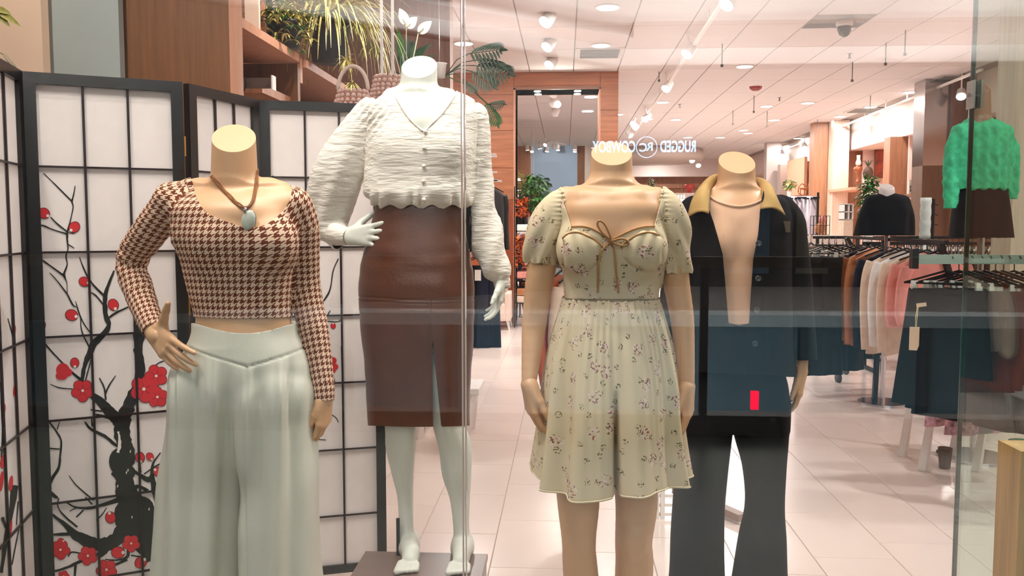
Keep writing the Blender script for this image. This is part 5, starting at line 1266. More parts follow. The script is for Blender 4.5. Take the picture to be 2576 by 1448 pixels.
for (x, y, r, rt) in [(111, 536, 14, .6), (187, 571, 14, 2.4), (94, 672, 13, -.3), (212, 708, 13, .3), (180, 792, 15, .3), (285, 766, 14, 1.1), (103, 818, 13, 1.8), (188, 912, 12, 1.5), (278, 1301, 14, -1.8), (352, 1150, 13, 1.4), (377, 1148, 10, .9), (399, 1186, 13, -2.6), (153, 1360, 8, 0), (297, 1389, 16, .0), (354, 1414, 15, -.7)]: bud(P1, E1, x, y, r, rt)
for (x, y, r, rt) in [(208, 982, 28, .3), (362, 978, 34, .1), (393, 945, 28, .6), (396, 998, 26, .9), (152, 1382, 24, .2), (221, 1397, 24, .5), (330, 1366, 22, .3), (268, 1432, 26, .4), (160, 1448, 14, 0)]: flower(P1, E1, x, y, r, rt)
b = MB(); blob(b, P1, 158, 930, 17, 17, 0, .0007); blob(b, P1, 168, 936, 14, 11, 0, .0009); blob(b, P1, 155, 945, 15, 10, 0, .001); obj('printed_blossom', b, M_PRED, E1)
# panel 3 print
b = MB()
for k, pl in enumerate([[(851, 650, 2), (838, 680, 3), (832, 720, 3), (822, 745, 4), (803, 770, 2)], [(831, 780, 2), (820, 798, 3), (812, 808, 2)], [(812, 806, 2), (830, 808, 3), (852, 808, 2), (862, 796, 2)], [(830, 1040, 2), (845, 1050, 2), (851, 1062, 2)], [(795, 1105, 2), (820, 1106, 2)], [(838, 945, 2), (842, 962, 2), (834, 980, 2)], [(680, 445, 2), (688, 442, 2)], [(858, 870, 2), (862, 1000, 3)], [(620, 1350, 2), (612, 1420, 8), (616, 1470, 14)]]): stroke(b, P3, pl, .0004, seed=k)
obj('printed_branch', b, M_PRINT, E3)
bud(P3, E3, 838, 819, 7, -1.6); b = MB()
for (x, y) in [(838, 906), (832, 918), (842, 922), (836, 930)]: blob(b, P3, x, y, 9, 8, 0, .0007 + .0001 * (y % 3))
obj('printed_blossom', b, M_PRED, E3)
b = MB()
for k, pl in enumerate([[(2, 960, 3), (8, 1060, 4), (4, 1150, 3)], [(38, 1220, 16), (28, 1290, 12), (14, 1360, 10), (4, 1440, 8)], [(48, 1330, 2), (40, 1370, 3), (30, 1420, 3)], [(20, 800, 2), (38, 860, 3)], [(46, 1260, 3), (42, 1320, 2)], [(6, 1300, 8), (18, 1330, 6)]]): stroke(b, P0, pl, .0004, seed=k + 30)
obj('printed_branch', b, M_PRINT, E0)
for (x, y, rx, ry) in [(38, 980, 4, 16), (10, 1030, 4, 16), (8, 1160, 6, 18), (4, 1210, 5, 26), (28, 1215, 5, 20), (37, 832, 3, 14), (28, 1325, 3, 18)]:
    b = MB(); blob(b, P0, x, y, rx, ry, .1, .0008); obj('printed_blossom', b, M_PRED, E0)
# ================================================================== PLANTS
M_LEAFG = mat('leaf_green', (52, 104, 42), .45, noise=.35, nscale=30, spec=.4)
M_LEAFD = mat('leaf_dark', (30, 66, 36), .4, noise=.3, nscale=25, spec=.5)
M_LEAFY = mat('leaf_variegated', (224, 212, 130), .5, noise=.35, nscale=60)
M_LEAFO = mat('leaf_olive', (168, 164, 84), .5, noise=.35, nscale=60)
M_LEAFP = mat('leaf_pale', (236, 226, 180), .5)
M_POT = mat('pot_dark', (28, 24, 28), .5)
def blade(b, base, d0, L, w, droop, seg=9, mi=0, twist=0.0, curl=0.0):
    """arching strap leaf"""
    p = Vector(base); d = Vector(d0).normalized(); pts = [p.copy()]; 
    for k in range(seg):
        d = (d + Vector((curl * d.y, -curl * d.x, -droop / seg)) ).normalized(); p = p + d * L / seg; pts.append(p.copy())
    vs = []; 
    for i, q in enumerate(pts):
        t = i / seg; a = pts[max(i - 1, 0)]; c = pts[min(i + 1, seg)]; dd = (c - a).normalized(); sd = dd.cross(Vector((0, 0, 1)))
        sd = sd.normalized() if sd.length > .05 else Vector((1, 0, 0)); ww = w * (math.sin(PI * min(1, t * .92 + .06)) ** .6) * (1 - t * .5); nn = sd.cross(dd)
        vs += [q - sd * ww / 2 + nn * ww * .18, q - nn * ww * .1, q + sd * ww / 2 + nn * ww * .18]
    b.add(vs, [f for i in range(seg) for f in ((3 * i, 3 * i + 1, 3 * i + 4, 3 * i + 3), (3 * i + 1, 3 * i + 2, 3 * i + 5, 3 * i + 4))], mi)
rp = random.Random(5)
YS = 4.62; q0 = A(822, 200, YS); ztop = A(820, 100, YS).z; zsh = zs1 - .005
t = thing('spider_plant', 'big pale striped spider plant in a black pot on the wood shelf', 'plant', (q0.x, YS, zsh))
t['label'] = 'large yellow striped spider plant spilling from a black pot on the shelf'
px_ = A(822, 150, YS).x - .0; PO = (px_, YS + .05, 0)
b = MB(); b.lathe((PO[0], PO[1], zsh), [(.085, 0), (.09, .01), (.125, .22), (.135, .225), (.135, .25), (.12, .25), (.115, .235)], 28); obj('pot', b, M_POT, t, True)
for j in range(4):
    b = MB()
    for k in range(44):
        a = rp.uniform(0, 2 * PI); el_ = rp.uniform(.25, 1.3); L = rp.uniform(.25, .5); blade(b, (PO[0] + .05 * math.cos(a), PO[1] + .05 * math.sin(a), zsh + .24), (math.cos(a) * math.cos(el_), math.sin(a) * math.cos(el_), math.sin(el_)), L, rp.uniform(.012, .02), rp.uniform(1.6, 3.4), mi=0)
    o = obj('foliage', b, [M_LEAFY, M_LEAFP, M_LEAFO][j % 3], t, True); o['kind'] = 'stuff'
# plantlets on runners hanging right and in front
for (sx_, sy_, n) in [(870, 150, 9), (885, 210, 9), (930, 110, 7), (905, 60, 6), (950, 122, 6)]:
    e = A(sx_, sy_, YS - .05); s0 = Vector((PO[0], PO[1], zsh + .3)); mid = (s0 + e) / 2 + Vector((.05, 0, .16))
    b = MB(); b.tube([s0 * (1 - u) ** 2 + mid * 2 * u * (1 - u) + e * u * u for u in [i / 12 for i in range(13)]], .0022, 5)
    for k in range(n * 3):
        a = rp.uniform(0, 2 * PI); el_ = rp.uniform(-.9, .9); blade(b, e, (math.cos(a) * math.cos(el_), math.sin(a) * math.cos(el_), math.sin(el_)), rp.uniform(.06, .11), .011, rp.uniform(.8, 2.0), 5)
    obj('runner_plantlet', b, M_LEAFY if n > 7 else M_LEAFO, t, True)
b = MB()
for k in range(22):
    a = rp.uniform(-1.2, 1.4); e_ = (math.cos(a), -.5 + .4 * rp.random(), rp.uniform(.2, 1)); blade(b, (PO[0] + .03, PO[1] - .03, zsh + .25), e_, rp.uniform(.5, .85), .006, rp.uniform(3, 5), 14)
o = obj('runner', b, M_LEAFP, t, True); o['kind'] = 'stuff'
YV = 4.25; q0 = A(715, 110, YV)
t = thing('trailing_plant', 'bushy variegated trailing plant on the shelf left of the spider plant', 'plant', (q0.x, YV, zs1))
b = MB(); b.lathe((q0.x, YV + .05, zs1), [(.06, 0), (.08, .12), (.085, .13)], 20); obj('pot', b, M_POT, t, True)
for j, mm in enumerate((M_LEAFO, M_LEAFY, M_LEAFG)):
    b = MB()
    for k in range(60):
        c = Vector((q0.x + rp.gauss(0, .075), YV + rp.gauss(0, .07), zs1 + .12 + rp.gauss(.03, .07)))
        for i in range(4):
            a = rp.uniform(0, 2 * PI); blade(b, c, (math.cos(a), math.sin(a), rp.uniform(-.2, .6)), rp.uniform(.035, .065), .014, 1.2, 4)
    o = obj('foliage', b, mm, t, True); o['kind'] = 'stuff'
# peace lily
YL = 4.7; q0 = A(1015, 190, YL)
t = thing('peace_lily', 'peace lily with three white blooms and dark leaves behind the white mannequin neck', 'plant', (q0.x, YL, q0.z - .1))
def broad(b, base, d, L, W, droop=1.0, up=(0, 0, 1), seg=8, mi=0, fold=.15):
    p = Vector(base); d = Vector(d).normalized(); pts = [p.copy()]
    for k in range(seg): d = (d + Vector((0, 0, -droop / seg))).normalized(); p = p + d * L / seg; pts.append(p.copy())
    vs = []
    for i, q in enumerate(pts):
        t_ = i / seg; dd = (pts[min(i + 1, seg)] - pts[max(i - 1, 0)]).normalized(); sd = dd.cross(Vector(up)); sd = sd.normalized() if sd.length > .05 else Vector((1, 0, 0)); nn = sd.cross(dd)
        w = W * (math.sin(PI * (t_ ** .75)) ** .8 if 0 < t_ < 1 else .02); vs += [q - sd * w / 2 + nn * w * fold, q - nn * 0, q + sd * w / 2 + nn * w * fold]
    b.add(vs, [f for i in range(seg) for f in ((3 * i, 3 * i + 1, 3 * i + 4, 3 * i + 3), (3 * i + 1, 3 * i + 2, 3 * i + 5, 3 * i + 4))], mi)
base = Vector((A(1020, 150, YL).x, YL, A(1020, 240, YL).z))
b = MB(); b.lathe(base + Vector((0, 0, -.16)), [(.07, 0), (.09, .15), (.095, .16)], 20); obj('pot', b, M_POT, t, True)
for k, (tx, ty, w, dr) in enumerate([(1082, 118, .07, 1.2), (1075, 158, .07, 1.6), (1060, 135, .06, .6), (1000, 85, .05, .3), (1030, 105, .07, .4), (1005, 150, .06, 1.2), (1095, 140, .05, 1.6), (1045, 170, .07, 1.0), (1010, 190, .07, 2.0), (1098, 172, .05, 2.0), (1020, 125, .08, .6), (1042, 118, .06, .6)]):
    e = A(tx, ty, YL - .05 + .1 * (k % 3)); b = MB(); st = base + Vector((rp.uniform(-.02, .02), rp.uniform(-.02, .02), 0)); m_ = st.lerp(e, .45) + Vector((0, 0, .05)); b.tube([st, m_], .0025, 5, mi=0); d = e - m_; broad(b, m_, d + Vector((0, 0, .1)), d.length * 1.2, w * 1.0, dr * .8); obj('leaf', b, M_LEAFD if k % 3 else M_LEAFG, t, True)
for (tx, ty, bx_, by_) in [(1007, 22, 1022, 62), (1046, 42, 1022, 70), (1082, 52, 1052, 84)]:
    e = A(tx, ty, YL); s0 = A(bx_, by_, YL); b = MB(); broad(b, s0, e - s0, (e - s0).length * 1.05, .055, .2, up=(0, 1, 0.2)); o = obj('spathe', b, M_WHITE, t, True)
    b = MB(); b.tube([base, s0], .0025, 5); b.tube([s0, s0.lerp(e, .5) + Vector((0, -.01, 0))], .004, 6); obj('flower_stem', b, M_LEAFP, t, True)
# split-leaf philodendron leaves right of the glass joint
def fingerleaf(b, c, d, up, L, n=9, mi=0):
    """deeply cut leaf made of a midrib with paired narrow lobes"""
    c = Vector(c); d = Vector(d).normalized(); s = d.cross(Vector(up)).normalized()
    b.tube([c, c + d * L], [.003, .0015], 5)
    for i in range(n):
        t_ = (i + .5) / n; q = c + d * L * t_; ll = L * .55 * math.sin(PI * (.18 + .75 * t_)) 
        for sg_ in (-1, 1):
            dd = (d * .75 + s * sg_ + Vector((0, 0, -.15))).normalized(); broad(b, q, dd, ll, L * .075, .5, up=up, seg=5)
    broad(b, c + d * L * .92, d, L * .3, L * .12, .3, up=up, seg=5)
YP = 5.2
t = thing('philodendron', 'split-leaf philodendron with fingered dark leaves hanging by the glass joint', 'plant', tuple(A(1195, 200, YP)))
org_p = A(1120, 190, YP + .05)
b = MB(); b.tube([A(1105, 190, YP + .15), (A(1105, 190, YP + .15).x, YP + .15, CEIL)], .003, 5); obj('cord', b, M_CHROME, t)
for k, (x0, y0, x1, y1, L) in enumerate([(1180, 135, 1235, 128, .20), (1195, 165, 1262, 180, .22), (1188, 180, 1225, 205, .17), (1170, 205, 1190, 222, .10), (1222, 258, 1250, 310, .15), (1228, 262, 1265, 262, .1), (1205, 150, 1248, 165, .16)]):
    a_ = A(x0, y0, YP); c = A(x1, y1, YP - .03); b = MB(); b.tube([org_p, (org_p + a_) / 2 + Vector((0, 0, .03)), a_], .003, 5); fingerleaf(b, a_, c - a_, (0, -1, .35), L); obj('leaf', b, M_LEAFD if k != 4 else M_LEAFG, t, True)
b = MB(); b.lathe(A(1105, 195, YP + .15), [(.035, 0), (.045, .08), (.05, .085)], 18); obj('pot', b, M_WHITE, t, True)
# leaf tip at far top left
t = thing('hanging_leaf_sprig', 'small green leaf sprig at the top left corner in front of the cream wall', 'leaf', tuple(A(10, 40, 2.7)))
for (x0, y0, x1, y1) in [(-20, 22, 58, 52), (-20, 30, 30, 58), (-25, 20, 30, 24)]:
    a_ = A(x0, y0, 2.7); c = A(x1, y1, 2.7); b = MB(); broad(b, a_, c - a_, (c - a_).length * 1.02, .022, .4, up=(0, -1, .3)); obj('leaf', b, M_LEAFO, t, True)
# dried strap at screen top-left
b = MB(); b.tube([A(0, 132, 2.42), A(12, 138, 2.42), A(22, 152, 2.42), A(34, 165, 2.42), A(42, 185, 2.42)], [.006, .009, .012, .012, .004], 6, flat=.3)
tag(obj('strap', b, mat('strap_grey', (130, 120, 100), .6), None, True), 'grey green strap draped over the corner of the folding screen', 'strap')
# picture frames and tall things on the shelf
for k, (xa_, xb_, yb, Yp, m_, lb) in enumerate([(600, 636, 55, 4.0, mat('print_cream', (238, 214, 196), .6), 'cream framed print nearest on the top shelf'), (638, 652, 62, 4.1, M_WOODL, 'wood edged frame leaning on the top shelf'), (656, 668, 78, 4.2, M_POT, 'dark framed picture leaning on the top shelf'), (672, 690, 88, 4.3, M_WOODW, 'whitewashed frame beside the trailing plant')]):
    p0_ = A(xa_, 40, Yp); p1_ = A(xb_, 40, Yp); t = thing('picture_frame', lb, 'picture frame', (p0_.x, Yp, zs1))
    bx('frame', p0_.x, p1_.x, Yp + .08, Yp + .10, zs1, zs1 + .75, m_, t); bx('backing', p0_.x + .003, p1_.x - .003, Yp + .10, Yp + .105, zs1 + .01, zs1 + .74, M_WHITE, t)
# bracket with hooks under the shelf
t = thing('hanging_bracket', 'grey display bracket with a small hook under the wood shelf', 'bracket', tuple(A(640, 208, 3.9)))
a_ = A(598, 196, 3.9); c = A(684, 220, 3.9); bx('bar', a_.x, c.x, 3.9, 3.93, c.z, a_.z, mat('bracket_grey', (120, 100, 92), .4, .3), t); bx('end_cap', c.x, c.x + .006, 3.89, 3.94, c.z - .01, a_.z + .01, M_WHITE, t)
b = MB(); h = A(612, 198, 3.89); b.tube([h + Vector((-.012, 0, -.02)), h + Vector((-.01, 0, .0)), h + Vector((0, 0, .008)), h + Vector((.01, 0, 0)), h + Vector((.012, 0, -.03)), h + Vector((.0, 0, -.06))], .003, 6); obj('hook', b, M_BLACKM, t)
# beaded baskets
M_BEAD = mat('wood_bead', (226, 190, 178), .45)
def beaded(px, py, rpx, Y, rows, handle, label, H=None):
    c = A(px, py, Y); R0 = rpx * Y / F_PX; t = thing('beaded_basket', label, 'basket', tuple(c))
    br = .0112
    for i, rr in enumerate(rows):
        b = MB(); rad = R0 * rr; n = max(8, int(2 * PI * rad / (br * 2.05)))
        z = c.z - i * br * 1.85
        for k in range(n): a = 2 * PI * (k + .5 * (i % 2)) / n; b.ball((c.x + rad * math.cos(a), Y + rad * math.sin(a), z), br, 8)
        o = obj('bead_row', b, M_BEAD, t, True); o['kind'] = 'stuff'
    b = MB()
    for i, rr in enumerate(rows[:-1]): 
        rad = R0 * rr; z = c.z - (i + .5) * br * 1.85 + .0; b.tube([(c.x + rad * .97 * math.cos(a * PI / 12), Y + rad * .97 * math.sin(a * PI / 12), z) for a in range(25)], .006, 5, False)
    obj('ring', b, mat('ring_wood', (196, 140, 120), .5), t)
    if handle:
        b = MB(); b.tube([(c.x + R0 * .95 * math.cos(a), Y, c.z + .01 + handle * math.sin(a)) for a in [PI * k / 16 for k in range(17)]], .0085, 8); obj('handle', b, mat('handle_cream', (236, 214, 200), .5), t, True)
    return t
beaded(888, 232, 40, 3.7, [.85, .95, 1.05, 1.3, 1.4, 1.45], .10, 'small beaded basket bag with a round handle behind the screen top')
beaded(978, 195, 38, 3.9, [.85, .95, 1.0, 1.1, 1.25, 1.35, 1.4], 0, 'beaded hanging basket on two long white straps')
t = thing('basket_straps', 'two long white straps hanging down to the beaded basket', 'strap', tuple(A(975, 100, 3.9)))
for (xa_, xb_) in ((959, 961), (989, 988)):
    p0_ = A(xa_, 0, 3.9); p1_ = A(xb_, 188, 3.9); b = MB(); b.bar((p0_.x, 3.9, CEIL), p1_, .012, .006); obj('strap', b, M_WHITE, t)
# ================================================================== CLOTHES RACKS AND SHOP CONTENTS
def garment(kind, c, ang, w, L, m, seed=0, th=.035, parent=None, hem_wave=.0):
    """cloth piece hanging below point c (neck of the hanger); ang = direction of its width in the floor plane"""
    r = random.Random(seed); u = Vector((math.cos(ang), math.sin(ang), 0)); n = Vector((-u.y, u.x, 0)); c = Vector(c); rows = 16; nt_ = 28; ph = r.uniform(0, 6)
    def shell(cx0, prof, name):
        vs = []
        for i in range(rows + 1):
            t_ = i / rows; hw, dz, ox = prof(t_)
            for k in range(nt_):
                a = 2 * PI * k / nt_; x = math.cos(a) * hw; th_ = th * (1 + .35 * math.sin(x * 34 + ph + t_ * 2) * min(1, t_ * 2)); y = math.sin(a) * th_
                vs.append(c + u * (cx0 + ox + x) + n * (y + .012 * math.sin(x * 26 + ph) * t_) + Vector((0, 0, dz(x) if callable(dz) else dz)))
        fs = [(i * nt_ + k, (i + 1) * nt_ + k, (i + 1) * nt_ + (k + 1) % nt_, i * nt_ + (k + 1) % nt_) for i in range(rows) for k in range(nt_)] + [tuple(range(nt_))]
        b = MB(); b.add(vs, fs); return obj(name, b, m, parent, True)
    if kind in ('shirt', 'coat'):
        def pr(t_):
            hw = w / 2 * (.94 + .08 * t_ + .02 * math.sin(t_ * 5 + ph)); sl = max(0, 1 - t_ * 6)
            return hw, (lambda x: -.02 - abs(x) * .42 * 1.0 * (1 if t_ < .99 else 1) * (1 - t_ * .9) - t_ * L + .012 * math.sin(x * 20 + ph) * t_), 0
        shell(0, pr, 'garment')
        for s in (-1, 1):
            e = c + u * s * w / 2 * .93 + Vector((0, 0, -.02 - w / 2 * .40)); b = MB()
            pts = [e, e + u * s * .035 + Vector((0, 0, -.10)), e + u * s * .045 + Vector((0, 0, -.3)) + n * .01, e + u * s * .04 + Vector((0, 0, -L * .86)) - n * .015]
            b.tube([Vector(q) for q in spline([tuple(p) for p in pts], 4)], [.045 - .001 * i for i in range(13)], 12, flat=.8, up=tuple(n)); obj('sleeve', b, m, parent, True)
    elif kind == 'pants':
        def leg(s): 
            def pr(t_): return (w / 4 * (1.0 + .35 * t_ + (.3 * (1 - t_ * 5) if t_ < .2 else 0)), -.09 - t_ * L, s * (w / 4 + .01 * t_))
            return pr
        for s in (-1, 1): shell(0, leg(s), 'trouser_leg')
    else:   # skirt / dress / top folded on clips
        def pr(t_): return (w / 2 * (.8 + .3 * t_), -.09 - t_ * L - hem_wave * 0, 0)
        shell(0, pr, 'garment')
def hanger(c, ang, w, m, parent, clips=None):
    u = Vector((math.cos(ang), math.sin(ang), 0)); c = Vector(c); b = MB()
    hk = [c + Vector((0, 0, -.0)), c + Vector((0, 0, .05)), c + u * .016 + Vector((0, 0, .075)), c + u * .03 + Vector((0, 0, .06))]
    b.tube([Vector(q) for q in spline([tuple(p) for p in hk], 3)], .0028, 5); b.bar(c, c + u * w / 2 + Vector((0, 0, -w * .17)), .012, .01); b.bar(c, c - u * w / 2 + Vector((0, 0, -w * .17)), .012, .01)
    if clips: b.bar(c - u * w / 2 + Vector((0, 0, -w * .17)), c + u * w / 2 + Vector((0, 0, -w * .17)), .01, .008)
    obj('hanger', b, m, parent)
    if clips:
        for s in (-1, 1):
            q = c + u * s * w * .38 + Vector((0, 0, -w * .17)); b = MB(); b.bar(q + Vector((0, 0, .012)), q + Vector((0, 0, -.03)), .03, .02); obj('clip', b, clips, parent)
def hanging(kind, c, ang, w, L, m, label, group, seed=0, hm=None, clips=None, th=.035):
    t = thing('hanging_' + {'shirt': 'shirt', 'coat': 'coat', 'pants': 'trousers', 'skirt': 'skirt'}[kind], label, {'shirt': 'shirt', 'coat': 'coat', 'pants': 'trousers', 'skirt': 'skirt'}[kind], tuple(c), group)
    hanger(c, ang, w * (.9 if kind != 'pants' else 1.0), hm or M_BLACKM, t, clips); garment(kind, c, ang, w, L, m, seed, th, t); return t
cl_ = lambda n, rgb: mat(n, rgb, .85, noise=.12, nscale=14, spec=.2)
C_BLK = cl_('cloth_black', (16, 16, 18)); C_NAVY = cl_('cloth_navy', (24, 30, 48)); C_TAN = cl_('cloth_tan', (196, 132, 92)); C_WHT = cl_('cloth_white', (232, 228, 226)); C_PINK = cl_('cloth_pink', (226, 150, 140))
C_CREAM = cl_('cloth_cream', (222, 200, 178)); C_RUST = cl_('cloth_rust', (178, 84, 48)); C_JEAN = cl_('cloth_denim', (86, 108, 140)); C_GREY = cl_('cloth_grey', (120, 122, 124)); C_GREEN = cl_('cloth_green', (28, 60, 34)); C_CHAR = cl_('cloth_charcoal', (44, 42, 42)); C_BROWN = cl_('cloth_brown', (86, 66, 54)); C_PURP = mat('cloth_floral', (196, 150, 160), .8, noise=.75, nscale=38)
M_CLIP = mat('clip_white', (236, 236, 226), .4)
# rack A (nearest, right)
DA = 4.3; zr = A(2400, 652, DA).z
t = thing('clothes_rack', 'pale grey rail rack of black trousers nearest the return glass on the right', 'clothes rack', (2.3, DA, 0))
xa_ = A(2302, 652, DA).x
b = MB(); b.box(xa_, 3.1, DA - .015, DA + .015, zr - .022, zr + .022); obj('rail', b, mat('rail_sage', (150, 172, 158), .35, .3), t)
b = MB(); b.box(xa_ - .02, xa_ + .01, DA - .02, DA + .02, zr - .045, zr + .05); obj('rail_end', b, M_BLACKM, t)
for x in (2.98,): b = MB(); b.box(x, x + .03, DA - .015, DA + .015, 0, zr - .022); obj('upright', b, M_BLACKM, t); b = MB(); b.box(x - .01, x + .04, DA - .3, DA + .3, .0, .04); obj('foot', b, M_BLACKM, t)
ordn = ['first', 'second', 'third', 'fourth', 'fifth', 'sixth', 'seventh', 'eighth', 'ninth', 'tenth', 'eleventh', 'twelfth', 'thirteenth', 'fourteenth', 'fifteenth', 'sixteenth', 'seventeenth', 'eighteenth']
for k, px in enumerate([2328, 2360, 2378, 2403, 2425, 2452, 2472, 2499, 2529, 2560]):
    p = A(px, 652, DA); c = (p.x + .10, DA - .0, zr - .055)
    hanging('skirt' if k < 3 else ('pants' if k % 2 else 'skirt'), c, -.62 - .03 * k, .42, .58 + .03 * (k % 3) + (.06 if k > 5 else 0), C_BLK if k < 5 else (C_CHAR, C_BROWN, C_CHAR, C_BLK, C_CHAR)[k - 5], f'dark bottoms on the nearest rail, {ordn[k]} clip hanger from its left end', 'clip hangers on the nearest rail', k, M_BLACKM, M_CLIP, .03)
p = A(2303, 850, DA - .42); tg = thing('price_tag', 'blank cream swing tag on string hanging from the black bottoms', 'price tag', tuple(p))
b = MB(); z0 = A(2303, 880, p.y).z; z1 = A(2303, 822, p.y).z; hw = .021; b.add([(p.x + s * hw - .005, p.y + o, z) for o in (0, .002) for (s, z) in ((-1, z0 + .0), (.6, z0 - .002), (1, z0 + .02), (1, z1), (-1, z1))], [(0, 1, 2, 3, 4), (9, 8, 7, 6, 5)] + [(i, 5 + i, 5 + (i + 1) % 5, (i + 1) % 5) for i in range(5)]); obj('card', b, mat('tag_card', (214, 188, 158), .7), tg)
b = MB(); s0 = A(2308, 768, p.y + .03); b.tube([A(2303, 824, p.y), A(2303, 800, p.y), s0], .0014, 5); b.tube([A(2305, 824, p.y), A(2307, 798, p.y), s0 + Vector((.004, 0, 0))], .0014, 5); obj('string', b, mat('string', (210, 196, 130), .7), tg)
b = MB(); s1 = A(2330, 765, p.y + .03); b.bar(s0 + Vector((-.004, 0, 0)), s1, .004, .016); obj('fastener', b, mat('tag_card', (214, 188, 158), .7), tg)
# rack B: shirts facing us
t = thing('clothes_rack', 'black A-frame rack of tan, navy, white and pink shirts in mid shop', 'clothes rack', (2.7, 7, 0))
zb_ = 1.285
b = MB(); b.bar((2.52, 5.9, zb_), (2.62, 8.3, zb_), .025); obj('rail', b, M_BLACKM, t)
for nm, a_, c in (('leg', (2.58, 7.2, zb_), AZ(2200, 1003, 0.01)), ('leg', (2.6, 8.2, zb_), AZ(2225, 905, .01)), ('leg', (2.6, 8.2, zb_), (3.3, 8.3, 0.01)), ('leg', (2.52, 6.0, zb_), (2.95, 6.1, 0.01))):
    b = MB(); b.bar(a_, c, .035); obj(nm, b, M_BLACKM, t)
for k, (px, D_, m_, kd, L, lb) in enumerate([(2318, 6.05, C_PINK, 'shirt', .45, 'short pink knit top at the near end of the middle rack'), (2298, 6.25, C_PINK, 'shirt', .50, 'second pink top behind the short pink knit'), (2290, 6.45, C_CREAM, 'shirt', .74, 'cream long shirt in the middle rack'), (2280, 6.65, C_WHT, 'shirt', .72, 'white fuzzy shirt in the middle rack'), (2272, 6.85, C_CREAM, 'coat', .78, 'pale beige coat behind the white shirt'), (2262, 7.05, C_NAVY, 'coat', .80, 'navy coat between the beige and tan coats'),
                                                     (2250, 7.3, C_TAN, 'coat', .80, 'tan coat in the middle rack, nearer of two'), (2242, 7.5, C_TAN, 'coat', .80, 'tan coat in the middle rack, farther of two'), (2232, 7.75, C_NAVY, 'coat', .80, 'dark blue coat at the far end of the middle rack')]):
    p = A(px, 600, D_); hanging(kd, (2.52 + (D_ - 5.9) * .0417, D_, zb_ - .06), .22, .46, L, m_, lb, 'shirts on the middle rack', 40 + k)
# rack C: dark wide trousers left
t = thing('clothes_rack', 'chrome wheeled rack of dark trousers right of the jacket mannequin', 'clothes rack', (2.3, 7.8, 0))
zc_ = 1.2; b = MB(); b.bar((1.9, 7.6, zc_), (2.9, 7.9, zc_), .025); obj('rail', b, M_CHROME, t)
for (a_, c) in ((A(2156, 768, 7.8), AZ(2112, 945, .06)), (A(2160, 770, 8.3), AZ(2130, 925, .06)), (A(2160, 775, 7.8), A(2156, 600, 7.8))):
    b = MB(); b.bar(a_, c, .03, .018); obj('leg', b, M_CHROME, t)
b = MB(); b.bar(A(2140, 828, 7.9), A(2178, 832, 7.9), .03, .04); b2_ = obj('crossbar', b, M_CHROME, t)
for q in (AZ(2109, 950, .04), AZ(2128, 930, .04)):
    b = MB(); b.lathe(q - Vector((.012, 0, 0)), [(.045, 0), (.045, .024)], 18, axis=(1, .2, 0)); obj('caster', b, mat('caster_grey', (70, 66, 64), .5), t, True)
for k, (px, D_, L, m_, lb) in enumerate([(2068, 7.3, .98, C_BLK, 'black wide-leg trousers next to the jacket sleeve'), (2084, 7.45, .96, C_NAVY, 'navy wide trousers behind the black pair'), (2128, 7.55, .98, C_BLK, 'black wide-leg trousers beside the chrome rack leg'), (2146, 7.7, .9, C_BLK, 'black trousers, farthest right on the chrome rack'), (2100, 7.65, .7, C_BLK, 'black skirt on the chrome rack')]):
    p = A(px, 615, D_); hanging('pants' if k < 4 else 'skirt', (p.x, D_, 1.22), .25, .34, L, m_, lb, 'dark trousers on the chrome rack', 60 + k, M_BLACKM, M_CLIP)
for k, (px, D_, lb) in enumerate([(2040, 7.9, 'light grey shirt half hidden by the jacket sleeve'), (2030, 8.0, 'white shirt half hidden by the jacket sleeve')]):
    p = A(px, 612, D_); hanging('shirt', (p.x, D_, 1.24), .9, .4, .42, C_WHT if k else C_GREY, lb, None, 70 + k)
# distant rails crowded with garments
_t = ['first', 'second', 'third', 'fourth', 'fifth', 'sixth', 'seventh', 'eighth', 'ninth']
ORD = _t + ['tenth', 'eleventh', 'twelfth', 'thirteenth', 'fourteenth', 'fifteenth', 'sixteenth', 'seventeenth', 'eighteenth', 'nineteenth', 'twentieth'] + ['twenty-' + x for x in _t] + ['thirtieth']
def far_rail(D_, px0, px1, py, n, cols, label, grp, L=.55, seed=0, ang=1.25):
    z = A((px0 + px1) / 2, py, D_).z; x0_ = A(px0, py, D_).x; x1_ = A(px1, py, D_).x; t = thing('clothes_rack', label, 'clothes rack', ((x0_ + x1_) / 2, D_, 0))
    b = MB(); b.bar((x0_, D_, z), (x1_, D_, z), .03); obj('rail', b, M_BLACKM, t)
    for x in (x0_ + .05, x1_ - .05): b = MB(); b.bar((x, D_, z), (x, D_, 0), .03); obj('upright', b, M_BLACKM, t); b = MB(); b.bar((x, D_ - .3, .02), (x, D_ + .3, .02), .03); obj('foot', b, M_BLACKM, t)
    r = random.Random(seed); protos = {}
    for k in range(n):
        ci = r.randrange(len(cols)); x = x0_ + (x1_ - x0_) * (k + .5) / n; c = (x, D_, z - .06)
        if ci not in protos:
            o = hanging('skirt', c, ang, .36, L, cols[ci][0], f'{cols[ci][1]} {grp}', grp, seed + ci, M_BLACKM, M_CLIP, .022); protos[ci] = o
        else: o = copy_tree(protos[ci], None, c)
        o['label'] = f'{cols[ci][1]} {grp}, {ORD[k]} from its left end'
cm_ = [(C_BLK, 'black garment on the'), (C_CHAR, 'charcoal garment on the'), (C_NAVY, 'navy garment on the'), (C_GREEN, 'dark green garment on the'), (C_BROWN, 'brown garment on the')]
far_rail(8.6, 2170, 2600, 612, 24, [(C_JEAN, 'denim piece on the'), (C_BLK, 'black garment on the'), (C_WHT, 'white garment on the'), (C_CHAR, 'charcoal garment on the'), (C_BLK, 'black garment on the')], 'long black rail with denim and black clothes behind the shirt rack', 'long rail behind the shirt rack', .7, 1)
